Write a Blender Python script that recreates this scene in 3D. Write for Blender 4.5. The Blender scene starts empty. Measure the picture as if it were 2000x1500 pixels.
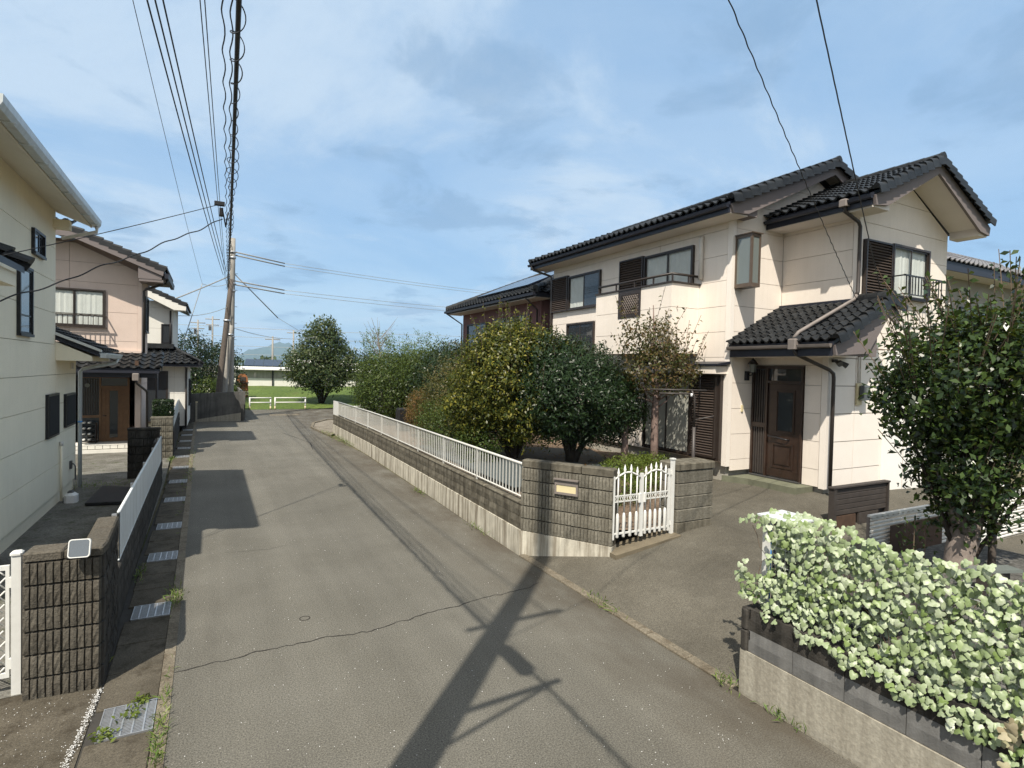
import bpy, math, random
import numpy as np
from mathutils import Vector, Matrix
random.seed(7)
rng = np.random.default_rng(7)
R = math.radians
scene = bpy.context.scene
col = scene.collection

# ------------------------------------------------------------------ camera
cam_data = bpy.data.cameras.new("camera")
cam = bpy.data.objects.new("camera", cam_data)
col.objects.link(cam)
YAW, PIT, ROL = R(28.2), R(-1.37), R(-1.283)
fw = Vector((math.sin(YAW) * math.cos(PIT), math.cos(YAW) * math.cos(PIT), math.sin(PIT)))
rt = Vector((math.cos(YAW), -math.sin(YAW), 0))
dn = fw.cross(rt)
c_, s_ = math.cos(ROL), math.sin(ROL)
rt, dn = rt * c_ + dn * s_, rt * -s_ + dn * c_
cam.matrix_world = Matrix(((rt.x, -dn.x, -fw.x, 0), (rt.y, -dn.y, -fw.y, 0), (rt.z, -dn.z, -fw.z, 2.9), (0, 0, 0, 1)))
cam_data.sensor_width = 36
cam_data.lens = 1096 / 2000 * 36
cam_data.clip_start = 0.05
cam_data.clip_end = 20000
scene.camera = cam

# ------------------------------------------------------------------ sun, sky, exposure
SUN_EL = R(54.5)
SUN_AZ = (0.68, 0.733)          # horizontal direction the light travels
sun_data = bpy.data.lights.new("sun", 'SUN')
sun_data.energy = 4.9
sun_data.angle = R(0.55)
sun_data.color = (1.0, 0.925, 0.805)
sun = bpy.data.objects.new("sun", sun_data)
col.objects.link(sun)
sd = Vector((SUN_AZ[0] * math.cos(SUN_EL), SUN_AZ[1] * math.cos(SUN_EL), -math.sin(SUN_EL)))
sun.rotation_euler = sd.to_track_quat('-Z', 'Y').to_euler()
sun.location = (-20, -20, 40)

world = bpy.data.worlds.new("World")
scene.world = world
world.use_nodes = True
wn, wl = world.node_tree.nodes, world.node_tree.links
wn.clear()
w_out = wn.new('ShaderNodeOutputWorld')
w_bg = wn.new('ShaderNodeBackground')
w_bg.inputs['Strength'].default_value = 0.115
sky = wn.new('ShaderNodeTexSky')
sky.sky_type = 'NISHITA'
sky.sun_disc = False
sky.sun_elevation = SUN_EL
sky.sun_rotation = math.atan2(-SUN_AZ[0], -SUN_AZ[1])
sky.air_density = 1.25
sky.dust_density = 0.6
sky.ozone_density = 2.2
tc = wn.new('ShaderNodeTexCoord')
sep = wn.new('ShaderNodeSeparateXYZ')
wl.new(tc.outputs['Generated'], sep.inputs[0])
def wmath(op, a, b=None, c=None):
    n = wn.new('ShaderNodeMath'); n.operation = op
    for i, v in enumerate((a, b, c)):
        if v is None: continue
        if isinstance(v, (int, float)): n.inputs[i].default_value = v
        else: wl.new(v, n.inputs[i])
    return n.outputs[0]
den = wmath('MAXIMUM', wmath('ADD', sep.outputs['Z'], 0.13), 0.04)
cx = wmath('DIVIDE', sep.outputs['X'], den)
cy = wmath('DIVIDE', sep.outputs['Y'], den)
cmb = wn.new('ShaderNodeCombineXYZ')
wl.new(cx, cmb.inputs[0]); wl.new(cy, cmb.inputs[1])
def wnoise(scale, detail, rough, off, dist=0.0):
    mp = wn.new('ShaderNodeMapping'); mp.inputs['Location'].default_value = off
    wl.new(cmb.outputs[0], mp.inputs[0])
    n = wn.new('ShaderNodeTexNoise'); n.inputs['Scale'].default_value = scale
    n.inputs['Detail'].default_value = detail; n.inputs['Roughness'].default_value = rough
    n.inputs['Distortion'].default_value = dist
    wl.new(mp.outputs[0], n.inputs['Vector'])
    return n.outputs['Fac']
def wramp(fac, stops):
    n = wn.new('ShaderNodeValToRGB'); n.color_ramp.interpolation = 'EASE'
    els = n.color_ramp.elements
    while len(els) < len(stops): els.new(0.5)
    for e, (p, c) in zip(els, stops): e.position = p; e.color = (c[0], c[1], c[2], 1)
    wl.new(fac, n.inputs[0])
    return n.outputs[0]
def wmix(fac, a, b, mode='MIX'):
    n = wn.new('ShaderNodeMix'); n.data_type = 'RGBA'; n.blend_type = mode
    if isinstance(fac, float): n.inputs[0].default_value = fac
    else: wl.new(fac, n.inputs[0])
    for i, v in ((6, a), (7, b)):
        if isinstance(v, tuple): n.inputs[i].default_value = (*v, 1)
        else: wl.new(v, n.inputs[i])
    return n.outputs[2]
thin = wramp(wnoise(0.5, 8, 0.6, (3.1, 1.7, 0), 0.5), ((0.36, (0.0,) * 3), (0.64, (1.0,) * 3)))
dark = wramp(wnoise(2.3, 7, 0.55, (8.3, 4.4, 2), 0.3), ((0.52, (0, 0, 0)), (0.66, (0.55,) * 3)))
bright = wramp(wnoise(0.8, 8, 0.62, (1.3, 9.4, 5), 0.5), ((0.45, (0, 0, 0)), (0.63, (0.9,) * 3)))
veil = wmix(thin, (1.95, 3.3, 5.1), (2.85, 4.05, 5.5))
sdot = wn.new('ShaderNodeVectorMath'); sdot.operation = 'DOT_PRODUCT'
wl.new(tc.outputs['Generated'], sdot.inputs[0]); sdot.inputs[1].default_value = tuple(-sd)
sky_fill = wramp(sdot.outputs['Value'], ((0.0, (0, 0, 0)), (0.9, (0.92,) * 3)))     # sky whitened around the sun, out of view, added as neutral fill
cl = wmix(0.76, sky.outputs[0], veil)
cl = wmix(sky_fill, cl, (6.6, 6.3, 5.9))
cl = wmix(bright, cl, (3.75, 4.65, 5.65))
cl = wmix(dark, cl, (1.6, 2.6, 3.95))
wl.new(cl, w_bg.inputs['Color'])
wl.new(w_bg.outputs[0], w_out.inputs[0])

vs = scene.view_settings
vs.view_transform = 'Standard'; vs.look = 'None'; vs.exposure = 0.5; vs.gamma = 1.0
vs.use_curve_mapping = False
try:
    scene.cycles.use_adaptive_sampling = True
    scene.cycles.max_bounces = 6; scene.cycles.transparent_max_bounces = 10
    scene.cycles.use_denoising = True
    scene.cycles.denoiser = 'OPENIMAGEDENOISE'; scene.cycles.denoising_prefilter = 'NONE'
    scene.cycles.caustics_reflective = False; scene.cycles.caustics_refractive = False
except Exception:
    pass

# ------------------------------------------------------------------ materials
MATS = {}
class NT:
    """small helper round a material's node tree"""
    def __init__(s, name):
        s.m = bpy.data.materials.new(name); s.m.use_nodes = True
        s.n, s.l = s.m.node_tree.nodes, s.m.node_tree.links
        s.b = s.n['Principled BSDF']
        s.pos = s.n.new('ShaderNodeNewGeometry')
    def mp(s, scale=(1, 1, 1), loc=(0, 0, 0)):
        m = s.n.new('ShaderNodeMapping'); m.inputs['Scale'].default_value = scale; m.inputs['Location'].default_value = loc
        s.l.new(s.pos.outputs['Position'], m.inputs[0]); return m.outputs[0]
    def noise(s, scale, detail=4, rough=0.55, vec=None, dist=0):
        n = s.n.new('ShaderNodeTexNoise'); n.inputs['Scale'].default_value = scale
        n.inputs['Detail'].default_value = detail; n.inputs['Roughness'].default_value = rough; n.inputs['Distortion'].default_value = dist
        s.l.new(vec if vec is not None else s.pos.outputs['Position'], n.inputs['Vector']); return n.outputs['Fac']
    def voro(s, scale, vec=None):
        n = s.n.new('ShaderNodeTexVoronoi'); n.inputs['Scale'].default_value = scale
        s.l.new(vec if vec is not None else s.pos.outputs['Position'], n.inputs['Vector']); return n
    def ramp(s, fac, stops):
        n = s.n.new('ShaderNodeValToRGB'); els = n.color_ramp.elements
        while len(els) < len(stops): els.new(0.5)
        for e, (p, c) in zip(els, stops):
            e.position = p
            e.color = (c, c, c, 1) if isinstance(c, (int, float)) else (*c, 1)
        s.l.new(fac, n.inputs[0]); return n.outputs[0]
    def mix(s, fac, a, b, mode='MIX'):
        n = s.n.new('ShaderNodeMix'); n.data_type = 'RGBA'; n.blend_type = mode
        if isinstance(fac, (int, float)): n.inputs[0].default_value = fac
        else: s.l.new(fac, n.inputs[0])
        for i, v in ((6, a), (7, b)):
            if isinstance(v, tuple): n.inputs[i].default_value = (*v, 1)
            else: s.l.new(v, n.inputs[i])
        return n.outputs[2]
    def math(s, op, a, b=None):
        n = s.n.new('ShaderNodeMath'); n.operation = op
        for i, v in enumerate((a, b)):
            if v is None: continue
            if isinstance(v, (int, float)): n.inputs[i].default_value = v
            else: s.l.new(v, n.inputs[i])
        return n.outputs[0]
    def bump(s, h, strength=0.3, dist=0.01):
        n = s.n.new('ShaderNodeBump'); n.inputs['Strength'].default_value = strength; n.inputs['Distance'].default_value = dist
        s.l.new(h, n.inputs['Height']); s.l.new(n.outputs[0], s.b.inputs['Normal']); return n
    def orand(s):
        return s.n.new('ShaderNodeObjectInfo').outputs['Random']
    def fin(s, color, rough=0.8, spec=0.4, metal=0.0):
        if isinstance(color, tuple): s.b.inputs['Base Color'].default_value = (*color, 1)
        else: s.l.new(color, s.b.inputs['Base Color'])
        if isinstance(rough, (int, float)): s.b.inputs['Roughness'].default_value = rough
        else: s.l.new(rough, s.b.inputs['Roughness'])
        s.b.inputs['Specular IOR Level'].default_value = spec
        s.b.inputs['Metallic'].default_value = metal
        return s.m

def plain(name, c, rough=0.6, var=0.12, scale=6.0, bump=0.05, bscale=120, spec=0.4, metal=0.0, streak=0.0, dirt=None, orand=0.0):
    if name in MATS: return MATS[name]
    t = NT(name)
    d = tuple(x * (1 - var) for x in c); u = tuple(min(1, x * (1 + var * 0.6)) for x in c)
    colr = t.ramp(t.noise(scale, 6, 0.6), ((0.3, d), (0.7, u)))
    if streak:
        dc = dirt or tuple(x * 0.45 for x in c)
        sn = t.noise(1.0, 6, 0.65, t.mp((9, 9, 0.55)))
        colr = t.mix(t.math('MULTIPLY', t.ramp(sn, ((0.44, 0.0), (0.64, 1.0))), streak), colr, dc)
    if orand:
        o = t.orand()
        colr = t.mix(1.0, colr, t.ramp(o, ((0.0, 1 - orand), (1.0, 1.0))), 'MULTIPLY')
    if bump: t.bump(t.noise(bscale, 3, 0.6), bump, 0.01)
    MATS[name] = t.fin(colr, rough, spec, metal)
    return MATS[name]

def leafmat(name, cols, rough=0.45, trans=0.2, spec=0.28):
    t = NT(name)
    g = t.pos.outputs['Random Per Island']
    n = len(cols)
    colr = t.ramp(g, tuple((i / max(1, n - 1), c) for i, c in enumerate(cols)))
    colr = t.mix(t.ramp(t.noise(1.6, 3), ((0.35, 0.0), (0.7, 0.45))), colr, tuple(x * 0.8 for x in cols[0]))
    t.fin(colr, rough, spec)
    tr = t.n.new('ShaderNodeBsdfTranslucent')
    t.l.new(t.mix(0.5, colr, (0.35, 0.42, 0.06)), tr.inputs[0])
    ms = t.n.new('ShaderNodeMixShader'); ms.inputs[0].default_value = trans
    t.l.new(t.b.outputs[0], ms.inputs[1]); t.l.new(tr.outputs[0], ms.inputs[2])
    t.l.new(ms.outputs[0], t.n['Material Output'].inputs[0])
    MATS[name] = t.m
    return t.m

def glassmat(name, tint=(0.03, 0.035, 0.04), see=0.0, rough=0.03):
    """window glass: mirrors the sky, shows some of what stands behind it"""
    t = NT(name)
    t.fin(tint, rough, 0.8)
    t.b.inputs['IOR'].default_value = 1.52
    t.bump(t.noise(1.3, 2), 0.02, 0.02)
    if see > 0:
        tr = t.n.new('ShaderNodeBsdfTransparent'); tr.inputs[0].default_value = (0.9, 0.93, 0.92, 1)
        ms = t.n.new('ShaderNodeMixShader'); ms.inputs[0].default_value = see
        t.l.new(t.b.outputs[0], ms.inputs[1]); t.l.new(tr.outputs[0], ms.inputs[2])
        t.l.new(ms.outputs[0], t.n['Material Output'].inputs[0])
    MATS[name] = t.m
    return t.m

# asphalt: fine aggregate, large worn patches, brown soil washed along the right edge
t = NT('asphalt')
agg = t.voro(150)
sp = t.ramp(t.noise(75, 8, 0.85), ((0.38, 0.28), (0.62, 1.85)))
base = t.ramp(t.noise(0.55, 5, 0.6), ((0.3, (0.092, 0.087, 0.072)), (0.7, (0.124, 0.118, 0.1))))
trk = t.ramp(t.noise(1.0, 4, 0.6, t.mp((1.3, 0.06, 1), (7, 0, 0))), ((0.36, 0.88), (0.62, 1.08)))
base = t.mix(1.0, base, trk, 'MULTIPLY')
base = t.mix(1.0, base, sp, 'MULTIPLY')
base = t.mix(t.ramp(agg.outputs['Color'], ((0.955, 0.0), (0.985, 0.55))), base, (0.42, 0.41, 0.38))
sx = t.n.new('ShaderNodeSeparateXYZ'); t.l.new(t.pos.outputs['Position'], sx.inputs[0])
edge = t.math('MULTIPLY', t.ramp(t.math('DIVIDE', sx.outputs['X'], 5.0), ((0.58, 0.0), (0.86, 1.0))), t.ramp(t.noise(1.7, 5, 0.65, t.mp((1, 0.45, 1))), ((0.32, 0.0), (0.62, 0.75))))
base = t.mix(edge, base, (0.055, 0.043, 0.029))
stn = t.ramp(t.noise(0.9, 6, 0.7, t.mp((1, 0.25, 1), (4, 2, 0))), ((0.55, 0.0), (0.75, 0.35)))
base = t.mix(stn, base, (0.058, 0.052, 0.042))
t.bump(t.noise(110, 4, 0.8), 0.5, 0.008)
MATS['asphalt'] = t.fin(base, 0.88, 0.3)
# driveway: older brownish concrete-asphalt, brushed pale dust
t = NT('driveway')
base = t.ramp(t.noise(1.1, 6, 0.65), ((0.3, (0.064, 0.058, 0.045)), (0.7, (0.108, 0.099, 0.079))))
base = t.mix(1.0, base, t.ramp(t.noise(70, 8, 0.9), ((0.37, 0.32), (0.63, 1.75))), 'MULTIPLY')
base = t.mix(t.ramp(t.noise(5.5, 8, 0.8, t.mp((1, 1, 1), (2, 7, 0))), ((0.56, 0.0), (0.72, 0.45))), base, (0.17, 0.158, 0.13))
t.bump(t.noise(110, 4, 0.8), 0.45, 0.008)
MATS['driveway'] = t.fin(base, 0.9, 0.3)
# gutter lids and yard
def groundmat(name, a, b, c, sc=1.5, fine=180, thr=0.5):
    t = NT(name)
    base = t.ramp(t.noise(sc, 6, 0.65), ((0.3, a), (0.7, b)))
    base = t.mix(1.0, base, t.ramp(t.noise(fine * 0.45, 7, 0.8), ((0.36, 0.5), (0.64, 1.45))), 'MULTIPLY')
    base = t.mix(t.ramp(t.noise(sc * 2.3, 7, 0.75, t.mp((1, 1, 1), (5, 1, 3))), ((thr, 0.0), (thr + 0.16, 0.9))), base, c)
    t.bump(t.noise(fine * 0.6, 3, 0.8), 0.4, 0.01)
    MATS[name] = t.fin(base, 0.92, 0.25)
groundmat('gutter_lid', (0.058, 0.05, 0.036), (0.105, 0.092, 0.07), (0.035, 0.028, 0.018), 2.0)
groundmat('yard_left', (0.085, 0.08, 0.068), (0.19, 0.185, 0.165), (0.04, 0.05, 0.015), 1.6, 60, 0.52)
groundmat('garden_soil', (0.09, 0.062, 0.042), (0.2, 0.15, 0.11), (0.1, 0.07, 0.05), 1.2, 50, 0.55)
groundmat('earth', (0.09, 0.08, 0.05), (0.13, 0.12, 0.07), (0.05, 0.08, 0.02), 0.15, 3, 0.5)
groundmat('field_green', (0.055, 0.09, 0.016), (0.1, 0.14, 0.028), (0.09, 0.095, 0.03), 0.35, 14, 0.56)
groundmat('apron', (0.15, 0.13, 0.1), (0.24, 0.215, 0.175), (0.09, 0.07, 0.05), 1.2, 120)
groundmat('kerb_stone', (0.12, 0.102, 0.074), (0.2, 0.175, 0.132), (0.075, 0.058, 0.038), 2.5, 120)
groundmat('gravel_grey', (0.05, 0.048, 0.042), (0.13, 0.125, 0.115), (0.035, 0.032, 0.026), 9, 45)
# walls
plain('wall_peach', (0.80, 0.725, 0.645), 0.85, 0.05, 1.3, 0.22, 170, 0.2, streak=0.13, dirt=(0.6, 0.53, 0.44))
plain('joint_peach', (0.42, 0.36, 0.31), 0.9, 0.1)
plain('trim_peach', (0.80, 0.74, 0.67), 0.7, 0.03, 3, 0.08)
plain('wall_white', (0.84, 0.82, 0.77), 0.75, 0.03, 2, 0.1, 150, 0.25)
plain('wall_cream', (0.9, 0.82, 0.64), 0.85, 0.05, 1.2, 0.25, 120, 0.2, streak=0.04, dirt=(0.36, 0.34, 0.26))
plain('joint_cream', (0.42, 0.38, 0.29), 0.9)
plain('wall_pink', (0.64, 0.52, 0.45), 0.88, 0.06, 2, 0.35, 90, 0.2, streak=0.03)
plain('joint_pink', (0.33, 0.24, 0.2), 0.9)
plain('wall_maroon', (0.2, 0.105, 0.1), 0.88, 0.12, 3, 0.2)
plain('wall_offwhite', (0.74, 0.72, 0.66), 0.85, 0.05, 2, 0.2, streak=0.08)
plain('joint_offwhite', (0.45, 0.43, 0.38), 0.9)
plain('wall_grey', (0.33, 0.32, 0.29), 0.85, 0.06, 2, 0.2)
plain('soffit', (0.72, 0.665, 0.61), 0.8, 0.04, 2, 0.05)
plain('soffit_cream', (0.76, 0.72, 0.62), 0.8, 0.04, 2, 0.05)
plain('barge', (0.17, 0.145, 0.14), 0.75, 0.06, 2, 0.08)  # darkened to hold the shade that verge tiles cast on the boards
plain('fascia_dark', (0.018, 0.02, 0.03), 0.45, 0.2, 3, 0.03)
plain('tile_black', (0.022, 0.024, 0.026), 0.5, 0.45, 7, 0.2, 60, 0.35, orand=0.5)
plain('tile_joined', (0.022, 0.024, 0.026), 0.58, 0.5, 4, 0.2, 60, 0.25)
plain('tile_grey', (0.17, 0.165, 0.17), 0.5, 0.3, 3, 0.1, 60, 0.4)
plain('frame_brown', (0.03, 0.022, 0.018), 0.42, 0.15, 8, 0.02, spec=0.5)
plain('slat_brown', (0.065, 0.048, 0.039), 0.5, 0.15, 8, 0.04)
plain('frame_black', (0.018, 0.018, 0.02), 0.4, 0.2)
plain('frame_bronze', (0.13, 0.095, 0.07), 0.4, 0.12, 8, 0.02, spec=0.5, metal=0.3)
plain('door_wood', (0.034, 0.019, 0.013), 0.42, 0.3, 9, 0.06, 40, 0.5)
plain('door_tan', (0.2, 0.11, 0.055), 0.45, 0.2, 9, 0.06, 40)
plain('pipe_brown', (0.05, 0.042, 0.038), 0.45, 0.15, 6, 0.03)
plain('pipe_grey', (0.19, 0.165, 0.15), 0.6, 0.15, 6, 0.03)
plain('pipe_cream', (0.7, 0.66, 0.6), 0.55, 0.08, 6, 0.03, streak=0.2)
plain('white_paint', (0.66, 0.66, 0.63), 0.45, 0.05, 14, 0.05, spec=0.5, streak=0.12, dirt=(0.5, 0.48, 0.42))
plain('white_rail', (0.5, 0.5, 0.47), 0.45, 0.08, 20, 0.06, spec=0.5, streak=0.25, dirt=(0.4, 0.38, 0.32))
plain('white_panel', (0.6, 0.64, 0.65), 0.4, 0.07, 5, 0.04, spec=0.5, streak=0.35, dirt=(0.35, 0.36, 0.34))
plain('white_plastic', (0.8, 0.8, 0.8), 0.35, 0.04, 10, 0.02)
plain('curtain', (0.82, 0.81, 0.78), 0.9, 0.08, 5, 0.05)
plain('steel', (0.52, 0.53, 0.54), 0.42, 0.15, 20, 0.05, spec=0.5, metal=0.75)
plain('steel_dark', (0.1, 0.1, 0.1), 0.5, 0.2, 20, 0.05, metal=0.4)
plain('black_rubber', (0.014, 0.014, 0.015), 0.5, 0.2)
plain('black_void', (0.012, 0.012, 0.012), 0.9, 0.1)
plain('pole_grey', (0.3, 0.285, 0.255), 0.8, 0.15, 8, 0.15, 80, streak=0.3)
plain('pole_brown', (0.115, 0.095, 0.08), 0.85, 0.25, 8, 0.3, 60, streak=0.4)
plain('concrete_far', (0.12, 0.116, 0.107), 0.9, 0.45, 1.6, 0.3, 60, streak=0.55, dirt=(0.035, 0.034, 0.03))
plain('footing', (0.52, 0.49, 0.41), 0.9, 0.2, 5, 0.3, 50, 0.2, streak=0.85, dirt=(0.13, 0.105, 0.072))
plain('footing_grey', (0.36, 0.335, 0.275), 0.9, 0.25, 30, 0.4, 40, 0.2, streak=0.45, dirt=(0.15, 0.13, 0.1))
plain('concrete_base', (0.4, 0.38, 0.33), 0.9, 0.18, 6, 0.25, 60, 0.2, streak=0.2)
plain('step_green', (0.14, 0.145, 0.1), 0.85, 0.2, 5, 0.15, 60)
plain('sill_brown', (0.15, 0.125, 0.085), 0.9, 0.2, 6, 0.25, 60)
plain('mortar_dark', (0.04, 0.037, 0.032), 0.95, 0.2)
plain('block_split', (0.195, 0.182, 0.148), 0.95, 0.3, 22, 0.8, 55, 0.2, orand=0.3, streak=0.5, dirt=(0.09, 0.08, 0.06))
plain('block_brown', (0.118, 0.106, 0.085), 0.95, 0.4, 38, 1.0, 70, 0.2, orand=0.25, streak=0.3, dirt=(0.07, 0.055, 0.04))
plain('block_mossy', (0.16, 0.146, 0.114), 0.95, 0.35, 9, 0.6, 60, 0.2, orand=0.25, streak=0.8, dirt=(0.055, 0.047, 0.034))
plain('block_dark', (0.07, 0.064, 0.056), 0.95, 0.35, 7, 0.6, 50, 0.2, orand=0.2, streak=0.7, dirt=(0.02, 0.019, 0.017))
plain('block_bluegrey', (0.2, 0.198, 0.19), 0.92, 0.2, 7, 0.35, 70, 0.2, orand=0.2, streak=0.45, dirt=(0.08, 0.08, 0.08))
plain('stone_black', (0.02, 0.02, 0.022), 0.6, 0.3, 4, 0.2)
plain('plate_tan', (0.62, 0.54, 0.33), 0.5, 0.05)
plain('wood_dark', (0.052, 0.043, 0.038), 0.75, 0.25, 6, 0.3, 30, orand=0.2)
plain('wood_orange', (0.33, 0.13, 0.05), 0.7, 0.2, 5, 0.2)
plain('bark_dark', (0.045, 0.037, 0.03), 0.95, 0.35, 12, 0.9, 25, 0.15)
plain('bark_pink', (0.2, 0.145, 0.125), 0.9, 0.35, 9, 0.6, 30, 0.15)
plain('bark_grey', (0.24, 0.2, 0.175), 0.9, 0.35, 8, 0.5, 20, 0.15)
plain('twig', (0.14, 0.1, 0.07), 0.9, 0.2)
plain('solar', (0.012, 0.016, 0.03), 0.15, 0.1, 3, 0.0, spec=0.8)
plain('corr_white', (0.75, 0.74, 0.7), 0.45, 0.06, 6, 0.05, streak=0.25, dirt=(0.4, 0.33, 0.24), orand=0.12)
plain('corr_grey', (0.33, 0.31, 0.28), 0.6, 0.15, 3, 0.05, streak=0.4)
plain('rust', (0.085, 0.05, 0.032), 0.85, 0.3, 6, 0.2, orand=0.2)
plain('blue_film', (0.03, 0.3, 0.75), 0.25, 0.2)
plain('asphalt_blue', (0.055, 0.068, 0.07), 0.85, 0.15, 2, 0.2, 180)
plain('white_dust', (0.7, 0.7, 0.68), 0.8, 0.1)
plain('crack_dark', (0.02, 0.018, 0.016), 0.95, 0.2)
plain('meter_grey', (0.08, 0.09, 0.095), 0.35, 0.1)
plain('mountain_rock', (0.05, 0.075, 0.05), 0.95, 0.3, 0.004, 0)
plain('grass_dry', (0.28, 0.25, 0.1), 0.85, 0.2)
plain('galv', (0.36, 0.38, 0.38), 0.5, 0.2, metal=0.3)
t = NT('galv_roof'); MATS['galv_roof'] = t.fin((0.5, 0.5, 0.48), 0.6, 0.4)
glassmat('glass_dark')
glassmat('glass_see', (0.05, 0.055, 0.055), 0.86)
glassmat('glass_frost', (0.15, 0.17, 0.16), 0.0, 0.12)
glassmat('glass_pale', (0.42, 0.42, 0.37), 0.0, 0.15)
glassmat('mirror_glass', (0.25, 0.27, 0.28), 0.0, 0.05); MATS['mirror_glass'].node_tree.nodes['Principled BSDF'].inputs['Metallic'].default_value = 0.9
leafmat('leaf_hedge', ((0.026, 0.047, 0.01), (0.05, 0.08, 0.017), (0.09, 0.12, 0.027)), 0.42, 0.15, 0.25)
leafmat('leaf_dark', ((0.008, 0.019, 0.007), (0.015, 0.033, 0.011), (0.03, 0.054, 0.017)), 0.36, 0.06, 0.28)
leafmat('leaf_yellow', ((0.024, 0.04, 0.009), (0.06, 0.075, 0.014), (0.23, 0.205, 0.03), (0.045, 0.062, 0.013), (0.12, 0.13, 0.022)), 0.38, 0.15, 0.28)
leafmat('leaf_olive', ((0.04, 0.05, 0.013), (0.085, 0.08, 0.02), (0.12, 0.085, 0.025)), 0.45, 0.15)
leafmat('leaf_orange', ((0.13, 0.065, 0.02), (0.17, 0.09, 0.025), (0.09, 0.085, 0.025)), 0.55)
leafmat('leaf_autumn', ((0.035, 0.055, 0.014), (0.09, 0.05, 0.022), (0.06, 0.068, 0.016), (0.14, 0.07, 0.03), (0.04, 0.065, 0.016)), 0.4, 0.15, 0.4)
leafmat('leaf_camellia', ((0.008, 0.02, 0.007), (0.018, 0.038, 0.012), (0.07, 0.115, 0.026), (0.022, 0.045, 0.013)), 0.28, 0.14, 0.4)
leafmat('leaf_loquat', ((0.022, 0.042, 0.014), (0.05, 0.078, 0.028), (0.12, 0.135, 0.06)), 0.4)
leafmat('leaf_azalea', ((0.085, 0.125, 0.02), (0.13, 0.17, 0.028), (0.07, 0.1, 0.02)), 0.5, 0.25)
leafmat('leaf_bamboo', ((0.065, 0.11, 0.03), (0.11, 0.16, 0.05), (0.05, 0.085, 0.025)), 0.5)
leafmat('leaf_far', ((0.035, 0.06, 0.02), (0.055, 0.085, 0.03), (0.075, 0.085, 0.035)), 0.6)
leafmat('grass_green', ((0.06, 0.11, 0.02), (0.12, 0.19, 0.04), (0.2, 0.22, 0.06)), 0.5)
t = NT('ivy_leaf')
o = t.orand(); isl = t.pos.outputs['Random Per Island']
mixr = t.math('FRACT', t.math('ADD', o, isl))
cc = t.ramp(mixr, ((0.0, (0.14, 0.19, 0.075)), (0.2, (0.28, 0.34, 0.2)), (0.5, (0.42, 0.47, 0.34)), (0.7, (0.16, 0.23, 0.06)), (1.0, (0.5, 0.54, 0.43))))
cc = t.mix(t.ramp(t.noise(60, 3), ((0.4, 0.0), (0.65, 0.5))), cc, (0.2, 0.28, 0.1))
t.fin(cc, 0.42, 0.4)
tr = t.n.new('ShaderNodeBsdfTranslucent'); t.l.new(cc, tr.inputs[0])
ms = t.n.new('ShaderNodeMixShader'); ms.inputs[0].default_value = 0.12
t.l.new(t.b.outputs[0], ms.inputs[1]); t.l.new(tr.outputs[0], ms.inputs[2]); t.l.new(ms.outputs[0], t.n['Material Output'].inputs[0])
MATS['ivy_leaf'] = t.m
leafmat('ivy_dry', ((0.3, 0.25, 0.15), (0.5, 0.44, 0.32), (0.22, 0.25, 0.12)), 0.6)

# ------------------------------------------------------------------ building helpers
W = {}                                   # world position of every parent
def tag(o, label=None, cat=None, group=None, kind=None):
    if label: o['label'] = label
    if cat: o['category'] = cat
    if group: o['group'] = group
    if kind: o['kind'] = kind
    return o
def thing(name, loc, label, cat, group=None):
    o = bpy.data.objects.new(name, None); col.objects.link(o)
    o.empty_display_size = 0.2
    o.location = loc; W[o] = Vector(loc)
    return tag(o, label, cat, group)
def place(name, me, parent=None, loc=(0, 0, 0), mtx=None):
    o = bpy.data.objects.new(name, me); col.objects.link(o)
    off = W[parent] if parent is not None else Vector((0, 0, 0))
    if parent is not None: o.parent = parent
    if mtx is not None:
        o.matrix_local = Matrix.Translation(-off) @ mtx
        W[o] = mtx.to_translation()
    else:
        o.location = Vector(loc) - off; W[o] = Vector(loc)
    return o
def setmat(me, m):
    me.materials.append(MATS[m] if isinstance(m, str) else m)
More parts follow.
